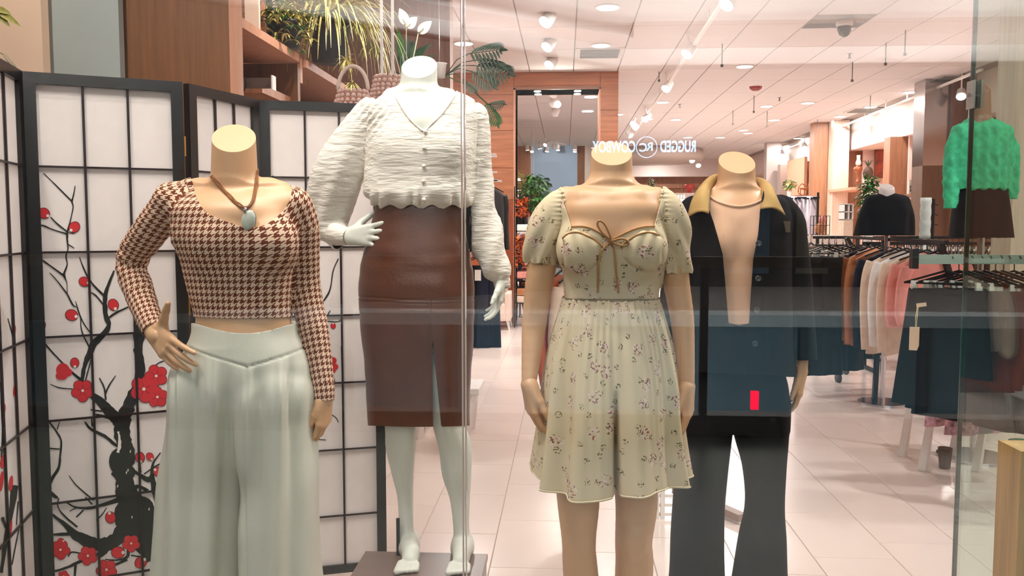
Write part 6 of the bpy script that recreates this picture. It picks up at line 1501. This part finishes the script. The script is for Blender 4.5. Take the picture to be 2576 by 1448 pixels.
far_rail(9.8, 2045, 2560, 597, 30, cm_ + [(C_CREAM, 'cream garment on the'), (C_TAN, 'tan garment on the')], 'farther long rail packed with dark and tan garments', 'farther long packed rail', .6, 2)
far_rail(9.2, 2050, 2220, 618, 12, [(C_BLK, 'black garment on the'), (C_GREEN, 'green garment on the'), (C_CHAR, 'charcoal garment on the')], 'short rail of black and green clothes beside the jacket mannequin', 'short rail beside the jacket mannequin', .6, 3)
# left middle: two-tier wall rail with dark clothes
t = thing('wall_rail', 'white wall rail brackets on the orange wood wall behind the blouse sleeve', 'clothes rail', (-1, 9.9, 0))
for (px, py, w_) in [(1232, 387, 16), (1236, 392, 14), (1240, 432, 10), (1244, 452, 8)]:
    a_ = A(px - 20, py, 9.9); c = A(px + w_, py + 1, 9.9); b = MB(); b.bar(a_, c, .02); obj('arm', b, M_WHITE, t)
b = MB(); b.bar(A(1150, 452, 9.9), A(1262, 455, 9.9), .02); b.bar(A(1150, 632, 9.9), A(1248, 634, 9.9), .02); obj('rail', b, M_WHITE, t)
for (px, z1_) in ((1182, 2.1), (1160, 2.1)): 
    q = A(px, 600, 9.93); b = MB(); b.bar((q.x, q.y, 0), (q.x, q.y, z1_), .025); obj('upright', b, M_WHITE, t)
for k, (px, py, kd, L, m_, lb) in enumerate([(1238, 452, 'coat', .72, C_CHAR, 'dark grey coat hanging on the upper wall rail beside the blouse sleeve'), (1214, 452, 'coat', .7, C_BLK, 'black coat on the upper wall rail behind the blouse'), (1203, 632, 'pants', .98, C_BLK, 'long black trousers with white tags left of the white hand'), (1228, 632, 'pants', .94, C_NAVY, 'flared navy trousers under the white hand'), (1190, 632, 'pants', .98, C_CHAR, 'charcoal trousers at the skirt edge')]):
    p = A(px, py, 9.8); hanging(kd, (p.x, 9.8, p.z - .07), .9 if kd == 'coat' else .35, .42 if kd == 'coat' else .24, L, m_, lb, None, 80 + k)
for k, px in enumerate((1197, 1205)):
    p = A(px, 692, 9.6); tg = thing('price_tag', ('narrow' if k == 0 else 'wide') + ' white tag on the black trousers behind the skirt', 'price tag', tuple(p)); hw = .012 + .01 * k
    bx('card', p.x - hw, p.x + hw, 9.6, 9.604, p.z - .06, p.z + .06, M_CLIP, tg)
# armchair beside the wood wall
t = thing('armchair', 'small beige armchair in front of the mirror wall behind the white hand', 'armchair', (-.95, 11.6, 0)); M_UPH = mat('upholstery', (226, 204, 190), .8)
bx('seat', -1.1, -.78, 11.4, 11.9, .12, .36, M_UPH, t, .03); bx('backrest', -1.1, -.78, 11.85, 12.0, .3, .72, M_UPH, t, .03); bx('armrest', -.8, -.72, 11.4, 11.95, .12, .5, M_UPH, t, .02); bx('armrest', -1.2, -1.1, 11.4, 11.95, .12, .5, M_UPH, t, .02)
for (x, y) in ((-.76, 11.45), (-1.15, 11.45), (-.76, 11.9), (-1.15, 11.9)): b = MB(); b.tube([(x, y, .12), (x + .02, y, 0)], [.02, .012], 8); obj('leg', b, M_WHITE, t)
b = MB(); b.ball((-.86, 11.6, .46), .09, 14, sc=(1, .5, 1.1)); tag(obj('cushion', b, mat('cushion_pattern', (206, 160, 130), .8, noise=.6, nscale=30), None, True), 'patterned cushion sitting on the beige armchair', 'cushion')
# wire etagere with garlands
t = thing('wire_shelf', 'black wire etagere at the left edge of the mirror', 'shelf unit', (-.6, 11.9, 0)); x0_, x1_ = A(1296, 600, 11.9).x, A(1336, 600, 11.9).x
for x in (x0_, x1_):
    for y in (11.75, 12.1): b = MB(); b.tube([(x, y, 0), (x, y, A(1300, 470, 11.9).z)], .008, 6); obj('post', b, M_BLACKM, t)
for py in (520, 600, 668, 700, 722, 760):
    z = A(1300, py, 11.9).z; b = MB()
    for k in range(6): y = 11.75 + k * .07; b.bar((x0_, y, z), (x1_, y, z), .008)
    b.bar((x0_, 11.75, z), (x0_, 12.1, z), .01); b.bar((x1_, 11.75, z), (x1_, 12.1, z), .01); obj('wire_tier', b, M_BLACKM, t)
M_OR = mat('autumn_leaf', (214, 104, 48), .6, noise=.5, nscale=40); rq = random.Random(3)
for (px, y0, y1, lb) in [(1312, 500, 545, 'upper bunch of orange autumn leaves on the wire etagere'), (1308, 590, 662, 'lower bunch of orange autumn leaves on the wire etagere')]:
    b = MB(); 
    for k in range(90):
        q = A(px + rq.uniform(-12, 14), rq.uniform(y0, y1), 11.8 + rq.uniform(-.06, .1)); d = (rq.gauss(0, 1), rq.gauss(0, 1), rq.gauss(0, 1)); broad(b, q, d, rq.uniform(.06, .1), .05, .4, seg=3)
    o = tag(obj('leaf_garland', b, M_OR), lb, 'garland')
for k, (py, m_, lb) in enumerate([(558, M_CLIP, 'white box on the wire etagere'), (585, mat('jar_grey', (190, 186, 184), .4), 'grey jar box on the wire etagere'), (680, C_PINK, 'pink folded cloth on the wire etagere'), (745, C_TAN, 'folded tan cloth on the lowest tier of the etagere'), (770, C_CREAM, 'folded cream cloth beneath the tan cloth')]):
    z = A(1300, py, 11.9).z; 
    tt_ = {'558': 600, '585': 600, '680': 700, '745': 760, '770': 760}[str(py)]; zt_ = A(1300, tt_, 11.9).z + .006
    lo = zt_ + (.1 if py in (558, 745) else 0); h_ = .09
    tag(bx('folded_cloth' if py > 600 else 'box', x0_ + .03, x1_ - .03 - .02 * (k % 2), 11.78, 12.05, lo, lo + h_, m_, None, .012), lb, 'cloth' if py > 600 else 'box')
# potted tree by the mirror
def bush(name, label, Y, pxs, n, L, m1, m2, seed, pot=None, grp=None, w=.5, flat=1.0, cat='plant', potm=None):
    r = random.Random(seed); (xa0, ya0, xb0, yb0) = pxs; c0 = A((xa0 + xb0) / 2, (ya0 + yb0) / 2, Y); hx = (A(xb0, 500, Y).x - A(xa0, 500, Y).x) / 2; hz = (A(500, ya0, Y).z - A(500, yb0, Y).z) / 2
    t = thing(name, label, cat, (c0.x, Y, c0.z - hz), grp)
    for j, mm in enumerate((m1, m2)):
        b = MB()
        for k in range(n):
            a = r.uniform(0, 2 * PI); el_ = r.uniform(-1.4, 1.4); rr = r.random() ** .4; q = c0 + Vector((math.cos(a) * math.cos(el_) * hx * rr, math.sin(a) * math.cos(el_) * hx * rr, math.sin(el_) * hz * rr)); broad(b, q, (math.cos(a), math.sin(a), r.uniform(-.6, .6)), L * r.uniform(.7, 1.2), L * w, .7, seg=4)
        o = obj('foliage', b, mm, t, True); o['kind'] = 'stuff'
    b = MB(); b.tube([(c0.x, Y, c0.z - hz * 1.2), c0], .008, 6)
    for k in range(5): a = k * 1.3; b.tube([c0 - Vector((0, 0, hz * .6)), c0 + Vector((math.cos(a) * hx * .6, math.sin(a) * hx * .6, hz * .3))], .004, 5)
    obj('stem', b, M_LEAFO, t)
    if pot is not None:
        z = c0.z - hz * 1.15; b = MB(); b.lathe((c0.x, Y, z - pot), [(hx * .3, 0), (hx * .45, pot * .9), (hx * .48, pot)], 16); obj('pot', b, potm or M_POT, t, True)
    return t, c0, hz
t, c0, hz = bush('potted_tree', 'leafy green tree in front of the mirror beside the etagere', 12.0, (1308, 438, 1378, 535), 210, .085, M_LEAFG, mat('leaf_bright', (96, 150, 70), .5, noise=.3, nscale=30), 11, None)
b = MB(); b.tube([(c0.x, 12, .3), (c0.x, 12, c0.z - hz)], .02, 8); obj('trunk', b, M_LEAFO, t); b = MB(); b.lathe((c0.x, 12, 0), [(.12, 0), (.17, .33), (.18, .35)], 20); obj('pot', b, M_POT, t, True)
# rust coat and friends behind the dress mannequin
t = thing('clothes_rack', 'white metal rack standing behind the floral dress mannequin', 'clothes rack', (.15, 5, 0))
b = MB(); b.bar((-.12, 5.0, 1.2), (.75, 5.05, 1.2), .025); obj('rail', b, M_WHITE, t)
for x in (.68,): b = MB(); b.bar((x, 5.05, 0), (x, 5.05, 1.2), .025); obj('upright', b, M_WHITE, t)
for k, (x, m_, kd, L, lb) in enumerate([(-.02, C_RUST, 'coat', .62, 'rust orange coat glimpsed between the dress mannequin arm and waist'), (.05, C_CREAM, 'shirt', .4, 'cream and black top behind the dress waist'), (.1, C_BLK, 'skirt', .5, 'black skirt hidden behind the dress')]): hanging(kd, (x, 5.0, 1.14), 1.1, .4, L, m_, lb, None, 90 + k)
# white slatted base and grey foot behind the dress mannequin legs
t = thing('rack_base', 'white slatted metal rack base on the floor behind the dress mannequin legs', 'rack base', tuple(AZ(1660, 1285, 0)))
p0_ = AZ(1600, 1292, .02); p1_ = AZ(1692, 1292, .02)
for k in range(4): z = .02 + k * .045; b = MB(); b.bar((p0_.x, p0_.y, z), (p1_.x, p1_.y, z), .014); obj('slat', b, M_WHITE, t)
for x in (p0_.x + .1, p1_.x - .05): b = MB(); b.bar((x, p0_.y - .005, 0), (x, p0_.y - .005, .3), .02); obj('post', b, M_WHITE, t)
b = MB(); q = AZ(1700, 1230, .03); q2 = AZ(1868, 1302, .03); b.bar(q, q2, .05, .035); o = tag(obj('floor_bar', b, mat('bar_grey', (150, 128, 118), .5)), 'grey metal floor bar seen between the dark trouser legs', 'bar')
# benches
def bench(D_, pxs, label, top_z=.5):
    t = thing('bench', label, 'bench', (A(pxs[0], 800, D_).x, D_, 0)); xs = [A(p, 800, D_).x for p in pxs]
    for x in xs:
        for dy in (0, .3):
            b = MB(); b.tube([(x + .02, D_ + dy, top_z - .03), (x, D_ + dy, .25), (x - .03, D_ + dy, 0)], [.026, .024, .03], 4, flat=1.0); obj('leg', b, M_WHITE, t)
    bx('seat', min(xs) - .04, max(xs) + .06, D_ - .03, D_ + .34, top_z - .04, top_z, M_WHITE, t, .006)
bench(5.55, (965, 1062, 1182), 'white painted bench seen through the legs of the white mannequin', .34)
bench(5.0, (2348, 2485), 'white curved-leg bench at the lower right under the hanging clothes', .42)
for k, (px, D_, py, lb) in enumerate([(2392, 4.9, 905, 'purple floral skirt ending just above the floor left of the glass edge'), (2450, 4.7, 910, 'purple floral skirt seen through the return glass'), (2520, 4.75, 905, 'grey floral skirt seen through the return glass')]):
    p = A(px, py, D_); hanging('skirt', (p.x, D_, .86), .3, .30, .48, C_PURP if k < 2 else C_GREY, lb, None, 120 + k)
t = thing('lower_rail', 'low rail holding floral skirts under the nearest rail', 'clothes rail', (2.3, 4.8, 0)); b = MB(); b.bar((2.05, 4.85, .93), (3.05, 4.75, .93), .02); obj('rail', b, M_BLACKM, t); b = MB(); b.bar((3.0, 4.76, 0), (3.0, 4.76, .93), .02); obj('upright', b, M_BLACKM, t)
b = MB(); q = A(2388, 1120, 5.0); b.lathe((q.x, 5.05, 0), [(.03, 0), (.04, .12)], 10); tag(obj('stool_foot', b, C_BROWN), 'dark stub foot under the floral skirt', 'foot')
# hanging lace piece
p = A(2560, 1120, 4.4); t = thing('lace_blouse', 'green and lace top at the lower right edge behind glass', 'top', tuple(p)); garment('skirt', (p.x, 4.4, p.z + .12), .2, .12, .12, mat('cloth_emerald', (30, 130, 84), .8), 5, .03, t); garment('skirt', (p.x, 4.42, p.z), .2, .12, .2, C_CREAM, 6, .03, t)
# ---------------- green sweater mannequin
Y5 = 5.3
t5 = thing('mannequin', 'mannequin in a bright green cable-knit sweater and black skirt behind the return glass', 'mannequin', (A(2468, 565, Y5).x, Y5, 0))
G = Field((A(2350, 500, Y5).x, Y5 - .25, A(2460, 640, Y5).z), (A(2600, 500, Y5).x + .03, Y5 + .25, A(2460, 190, Y5).z), .008)
G.add(cone(A(2465, 320, Y5), A(2465, 190, Y5), .062, .055), 0, 'n'); G.add(loft(prow(Y5, [(305, 2430, 2500, .05), (325, 2415, 2520, .08), (400, 2416, 2520, .09), (470, 2420, 2520, .09), (560, 2395, 2540, .12)]), 2.2), .04, 't')
G.cut(A(2465, 216, Y5), (0, -.6, 1)); V, Q = G.mesh(); V = relax(V, Q, 2); emit('body', V, Q, mat('mannequin_brown', (150, 108, 84), .45), t5)
G = Field((A(2345, 500, Y5).x, Y5 - .3, A(2460, 545, Y5).z), (A(2600, 500, Y5).x + .05, Y5 + .3, A(2460, 290, Y5).z), .007)
G.add(loft(prow(Y5, [(300, 2435, 2500, .06), (318, 2405, 2530, .10), (360, 2398, 2538, .125), (430, 2402, 2534, .13), (478, 2402, 2530, .13)]), 2.3), 0, 't')
add_chain(G, chainp(Y5, [(2412, 335, 20, 0), (2400, 390, 22, -.02), (2392, 460, 19, -.04), (2390, 520, 16, -.06)]), .03, 'l'); add_chain(G, chainp(Y5, [(2524, 335, 20, 0), (2540, 390, 21, 0), (2544, 450, 18, 0), (2540, 500, 15, 0)]), .03, 'r')
V, Q = G.mesh(); V = relax(V, Q, 2); N_ = normals(V, Q); P = proj(V); V = V + N_ * (.006 * np.sin(V[:, 0] * 110) * np.abs(np.sin(V[:, 2] * 38)) + .004 * noise3(V, 30, 8))[:, None]
f = np.minimum(sdpoly(P, [(2440, 200), (2442, 300), (2465, 308), (2488, 300), (2490, 200)]), np.where((P[:, 0] < 2412) & (V[:, 1] < Y5), 524, np.where(P[:, 0] > 2536, 500, 476)) - P[:, 1])
Vc, Tc = clip(V, Q, f); o = emit('sweater', Vc, Tc, mat('knit_green', (60, 186, 134), .9, noise=.25, nscale=30, bump=.8, bscale=120), t5, .004); o['label'] = 'bright green cable-knit sweater'
G = Field((A(2360, 500, Y5).x, Y5 - .25, A(2460, 600, Y5).z), (A(2590, 500, Y5).x, Y5 + .25, A(2460, 460, Y5).z), .008); G.add(loft(prow(Y5, [(455, 2408, 2526, .11), (520, 2400, 2535, .13), (610, 2390, 2545, .15)]), 2.3), 0, 't'); V, Q = G.mesh(); V = relax(V, Q, 2); emit('skirt', V, Q, C_BLK, t5)
q = A(2468, 600, Y5); b = MB(); b.tube([(q.x, Y5, 0), (q.x, Y5, q.z + .1)], .02, 10); obj('stand_pole', b, M_CHROME, t5); b = MB(); b.lathe((q.x, Y5, 0), [(.2, 0), (.2, .015)], 24); obj('stand_base', b, M_CHROME, t5)
# ---------------- black top bust form
Y6 = 6.9
t6 = thing('mannequin', 'white-necked bust form in a loose black top above the racks', 'mannequin', (A(2230, 565, Y6).x, Y6, 0))
G = Field((A(2135, 500, Y6).x, Y6 - .25, A(2230, 600, Y6).z), (A(2310, 500, Y6).x, Y6 + .25, A(2230, 450, Y6).z), .009); G.add(cone(A(2231, 505, Y6), A(2231, 450, Y6), .062, .052), 0, 't'); G.cut(A(2231, 468, Y6), (0, -.5, 1)); V, Q = G.mesh(); V = relax(V, Q, 2); emit('neck', V, Q, M_WHITE, t6)
G = Field((A(2120, 500, Y6).x, Y6 - .3, A(2230, 600, Y6).z), (A(2320, 500, Y6).x, Y6 + .3, A(2230, 470, Y6).z), .009)
G.add(loft(prow(Y6, [(486, 2212, 2252, .05), (494, 2188, 2275, .08), (515, 2180, 2284, .12), (560, 2182, 2280, .14), (610, 2180, 2282, .15)]), 2.3), 0, 't')
add_chain(G, chainp(Y6, [(2192, 505, 14, 0), (2178, 545, 18, 0), (2166, 600, 20, -.02)]), .04, 'l'); add_chain(G, chainp(Y6, [(2270, 505, 15, 0), (2282, 545, 17, 0), (2282, 600, 18, -.02)]), .04, 'r')
V, Q = G.mesh(); V = relax(V, Q, 2); P = proj(V); Vc, Tc = clip(V, Q, np.minimum(sdpoly(P, [(2214, 440), (2213, 487), (2231, 494), (2249, 487), (2249, 440)]), 592 - P[:, 1])); emit('top', Vc, Tc, C_BLK, t6, .004)
q = A(2232, 590, Y6); b = MB(); b.tube([(q.x, Y6, 0), (q.x, Y6, q.z + .25)], .02, 10); obj('stand_pole', b, M_CHROME, t6); b = MB(); b.lathe((q.x, Y6, 0), [(.18, 0), (.18, .015)], 24); obj('stand_base', b, M_CHROME, t6)
# ---------------- display details, right and far
bush('potted_plant', 'bright green potted plant left of the white-necked bust form', 9.0, (2160, 440, 2212, 560), 160, .07, M_LEAFG, mat('leaf_bright', (96, 150, 70), .5, noise=.3, nscale=30), 21, 1.0, potm=M_WHITE)
bush('potted_plant', 'small green plant in a white vase on the orange shelf bay', 19.4, (1972, 452, 2000, 478), 40, .10, M_LEAFG, M_LEAFO, 22, .15, potm=M_WHITE)
bush('festive_tree', 'small festive tree standing on top of the far back fixture', 27, (1629, 448, 1648, 480), 90, .10, M_LEAFO, M_LEAFG, 23, .25, w=.35)
# rattan chair
Yc = 19.6; q = A(2032, 490, Yc); t = thing('rattan_chair', 'small rattan rocking chair on the orange shelf bay', 'chair', (q.x, Yc, q.z)); M_RAT = mat('rattan', (170, 96, 50), .5)
def rt(nm, pl, r=.012, dy=0): b = MB(); b.tube([A(x, y, Yc + dy) for x, y in spline(pl, 4)], r, 6); obj(nm, b, M_RAT, t, True)
rt('arm_hoop', [(2008, 484), (2009, 472), (2018, 462), (2030, 470), (2044, 462)]); rt('back_hoop', [(2032, 474), (2038, 456), (2050, 453), (2060, 458), (2058, 482)], dy=.15); rt('seat_rail', [(2012, 474), (2034, 476), (2056, 478)], .02); rt('runner', [(2008, 486), (2022, 491), (2042, 490), (2058, 484)])
for x in (2014, 2024, 2038, 2052): rt('leg', [(x, 476), (x - 1, 489)], .01)
for x in (2040, 2045, 2050, 2055): rt('back_spindle', [(x, 476), (x, 457)], .007, .15)
# lantern, painting, script sign, books, towel, floor lamp
Yq = 17.3; q = A(2158, 461, Yq); t = thing('oil_lamp', 'amber glass oil lamp on the wood shelf right of the post', 'lamp', (q.x, Yq, q.z))
b = MB(); b.lathe(q, [(.06, 0), (.03, .05), (.02, .12), (.03, .2), (.08, .24), (.085, .3), (.03, .34)], 16); obj('base', b, mat('amber', (140, 72, 36), .25), t, True); b = MB(); b.lathe(q + Vector((0, 0, .34)), [(.035, 0), (.055, .05), (.03, .13), (.035, .2)], 16); obj('chimney', b, mat('chimney', (240, 220, 205), .1), t, True)
Yq = 18.2; a_ = A(2202, 445, Yq); c = A(2228, 374, Yq); t = thing('painting', 'tall red brown abstract painting leaning in the pink bay', 'painting', (a_.x, Yq, a_.z)); bx('canvas', a_.x, c.x, Yq, Yq + .03, a_.z, c.z, mat('paint_red', (150, 70, 52), .6, noise=.8, nscale=5), t); b = MB(); b.box(a_.x - .02, c.x + .02, Yq + .03, Yq + .05, a_.z - .02, c.z + .02); obj('frame', b, M_WOODV, t)
t = thing('pineapple_ornament', 'dark pineapple ornament above the green plant', 'ornament', tuple(A(2183, 445, 17.4))); q = A(2183, 448, 17.4); b = MB(); b.ball(q + Vector((0, 0, .1)), .1, 12, sc=(1, 1, 1.3)); obj('body', b, C_BROWN, t, True); b = MB()
for k in range(10): a = k * .63; blade(b, q + Vector((0, 0, .2)), (math.cos(a) * .4, math.sin(a) * .4, 1), .2, .03, .8, 4)
obj('crown', b, M_LEAFD, t)
Yq = 14.5; a_ = A(2286, 487, Yq); c = A(2312, 452, Yq); t = thing('script_sign', 'small white plaque with dark handwriting on the wood shelf', 'sign', (a_.x, Yq, a_.z)); bx('plaque', a_.x, c.x, Yq, Yq + .02, a_.z, c.z, M_CLIP, t)
b = MB(); rz = random.Random(4)
for row in (470, 479):
    for k in range(6): x = 2290 + k * 3.4; b.tube([A(x + dx, row + dy, Yq - .004) for dx, dy in ((0, 3), (1, -4), (1.6, 2), (2.4, -3 * rz.random()))], .006, 4)
obj('handwriting', b, C_CHAR, t)['kind'] = 'stuff'
for i in range(4):
    for k in range(4):
        p = A(2296 + k * 5, 538 + i * 24, 14.95); zz_ = A(2302, 515 + i * 24, 14.9).z - .03
        h = .09 + .03 * ((k * 3 + i) % 3) / 2; o = bx('book', p.x - .012, p.x + .012, 14.85, 15.0, zz_, zz_ + h, (C_CREAM, M_CLIP, C_WHT, C_TAN)[(k + i) % 4]); tag(o, f'small book, {["top", "second", "third", "lowest"][i]} shelf beside the steel column, {["first", "second", "third", "fourth"][k]} from the left', 'book', 'books left of the steel column')
Yq = 8.9; a_ = A(2316, 600, Yq); c = A(2340, 497, Yq); b = MB(); b.tube([((a_.x + c.x) / 2, Yq, a_.z + (c.z - a_.z) * i / 10) for i in range(11)], [.05 + .004 * math.sin(i * 2.2) for i in range(11)], 16); b.tube([((a_.x + c.x) / 2, Yq, 0), ((a_.x + c.x) / 2, Yq, a_.z)], .02, 8)
tag(obj('cloth_column', b, mat('pale_aqua', (196, 210, 206), .7, bump=.4, bscale=40), None, True), 'pale aqua gathered cloth column in front of the steel column', 'cloth')
Yq = 11; q = A(2345, 590, Yq); t = thing('floor_lamp', 'thin black candle stand before the dark wood below the steel column', 'lamp', (q.x, Yq, 0)); b = MB(); b.tube([(q.x, Yq, 0), (q.x, Yq, A(2345, 500, Yq).z)], .02, 8); obj('pole', b, M_BLACKM, t)
for py in (510, 535, 560): z = A(2345, py, Yq).z; b = MB(); b.bar((q.x - .06, Yq, z), (q.x + .06, Yq, z - .03), .012); obj('arm', b, M_BLACKM, t)
b = MB(); b.lathe((q.x, Yq, 0), [(.15, 0), (.15, .02)], 16); obj('base', b, M_BLACKM, t)
# white patterned curtain panel with grommets
Yq = 12.0; a_ = A(1990, 600, Yq); c = A(2056, 493, Yq); t = thing('curtain_panel', 'white patterned curtain panel with dark rings behind the jacket shoulder', 'curtain', (a_.x, Yq, 0)); b = MB(); n_ = 60
xs = [a_.x - .3 + (c.x - a_.x + .3) * i / n_ for i in range(n_ + 1)]; vs = [(x, Yq + .03 * math.sin(x * 30), z) for z in (0.3, c.z) for x in xs]; b.add(vs, [(i, i + 1, n_ + 2 + i, n_ + 1 + i) for i in range(n_)]); o = obj('cloth', b, mat('curtain_white', (226, 216, 226), .7, noise=.1, nscale=12), t, True); md = o.modifiers.new('s', 'SOLIDIFY'); md.thickness = .004
b = MB(); b.bar((a_.x - .4, Yq, c.z - .02), (c.x + .03, Yq, c.z - .02), .02); b.bar((c.x + .01, Yq, 0), (c.x + .01, Yq, c.z + .05), .025); obj('rod', b, M_BLACKM, t)
for k in range(4): x = A(1985 + k * 20, 498, Yq).x; b = MB(); b.bar((x - .04, Yq - .04, c.z - .03), (x + .04, Yq - .04, c.z - .035), .03, .02); obj('ring', b, C_NAVY, t)
# wire baskets with brown goods right of the curtain
Yq = 11.4; q = A(2062, 590, Yq); t = thing('wire_basket', 'wire cage basket with brown and pink goods beside the curtain panel', 'basket', (q.x, Yq, q.z))
b = MB(); w_ = .1; zt_ = q.z + .24
for k in range(6):
    for s in (-1, 1): b.tube([(q.x - w_ + k * w_ * .4, Yq + s * .08, q.z), (q.x - w_ + k * w_ * .4, Yq + s * .08, zt_)], .004, 4)
for z in (q.z, q.z + .12, zt_): b.bar((q.x - w_, Yq - .08, z), (q.x + w_, Yq - .08, z), .006); b.bar((q.x - w_, Yq + .08, z), (q.x + w_, Yq + .08, z), .006)
obj('cage', b, M_BLACKM, t); b = MB(); b.ball((q.x, Yq, q.z + .08), .07, 12); obj('goods', b, C_TAN, t, True); b = MB(); b.ball((q.x + .03, Yq, q.z + .2), .05, 10); obj('goods', b, C_PINK, t, True)
bx_t = tag(bx('side_table', q.x - .2, q.x + .25, Yq - .2, Yq + .2, 0, q.z - .005, M_BACKW), 'pale plinth table carrying the wire cage basket', 'table')
# small white boxes
Yq = 13.5; q = A(2150, 590, Yq); t = thing('cubby_shelf', 'white cubby shelf with small goods left of the green plant', 'shelf unit', (q.x, Yq, 0)); x0_, x1_ = A(2138, 0, Yq).x, A(2162, 0, Yq).x
z0, z1 = A(2150, 552, Yq).z, A(2150, 513, Yq).z
bx('plinth', x0_, x1_, Yq, Yq + .3, 0, z0, C_CREAM, t)
for x in (x0_, (x0_ + x1_) / 2, x1_ - .01): bx('divider', x, x + .012, Yq, Yq + .25, z0, z1, M_WHITE, t)
for i in range(3): z = z0 + (z1 - z0) * i / 2; bx('shelf', x0_, x1_ + .002, Yq, Yq + .25, z - .006, z + .006, M_WHITE, t)
bx('back_panel', x0_, x1_, Yq + .25, Yq + .26, z0, z1, C_TAN, t)
# far back fixtures
bx_t = tag(bx('display_counter', A(1560, 600, 26.5).x, A(1790, 600, 26.5).x, 26.3, 27.6, 0, A(1650, 486, 26.6).z, M_BACKW), 'pale display counter far at the back of the shop', 'counter')
Yq = 26.8; a_ = A(1716, 488, Yq); c = A(1768, 463, Yq); t = thing('wooden_frame_stand', 'thin wooden frame stand at the back with a red vessel inside', 'frame', (a_.x, Yq, a_.z)); b = MB(); b.bar((a_.x, Yq, a_.z), (a_.x, Yq, c.z), .04); b.bar((a_.x, Yq, c.z), (c.x, Yq, c.z), .04); b.bar((c.x, Yq, c.z), (c.x, Yq, a_.z), .04); obj('frame', b, M_RAT, t)
q = A(1734, 487, Yq - .1); b = MB(); b.lathe(q, [(.06, 0), (.1, .12), (.17, .24), (.13, .28)], 14); tag(obj('red_vase', b, mat('red_vase', (206, 70, 60), .4), None, True), 'red flared vase at the back of the shop by the dress shoulder', 'vase')
for k in range(4): q = A(1700 + k * 7, 492, 22); tag(bx('white_bottle', q.x - .02, q.x + .02, 22, 22.05, q.z - .06, q.z + .02, M_CLIP), 'tiny white bottle beyond the dress mannequin shoulder, ' + ['leftmost', 'second from left', 'third from left', 'rightmost'][k], 'bottle', 'tiny white bottles beyond the dress shoulder')
q = A(1710, 494, 22); tag(bx('low_shelf', q.x - .3, q.x + .4, 21.9, 22.2, 0, q.z - .06, M_BACKW), 'pale counter block carrying tiny white bottles', 'counter')
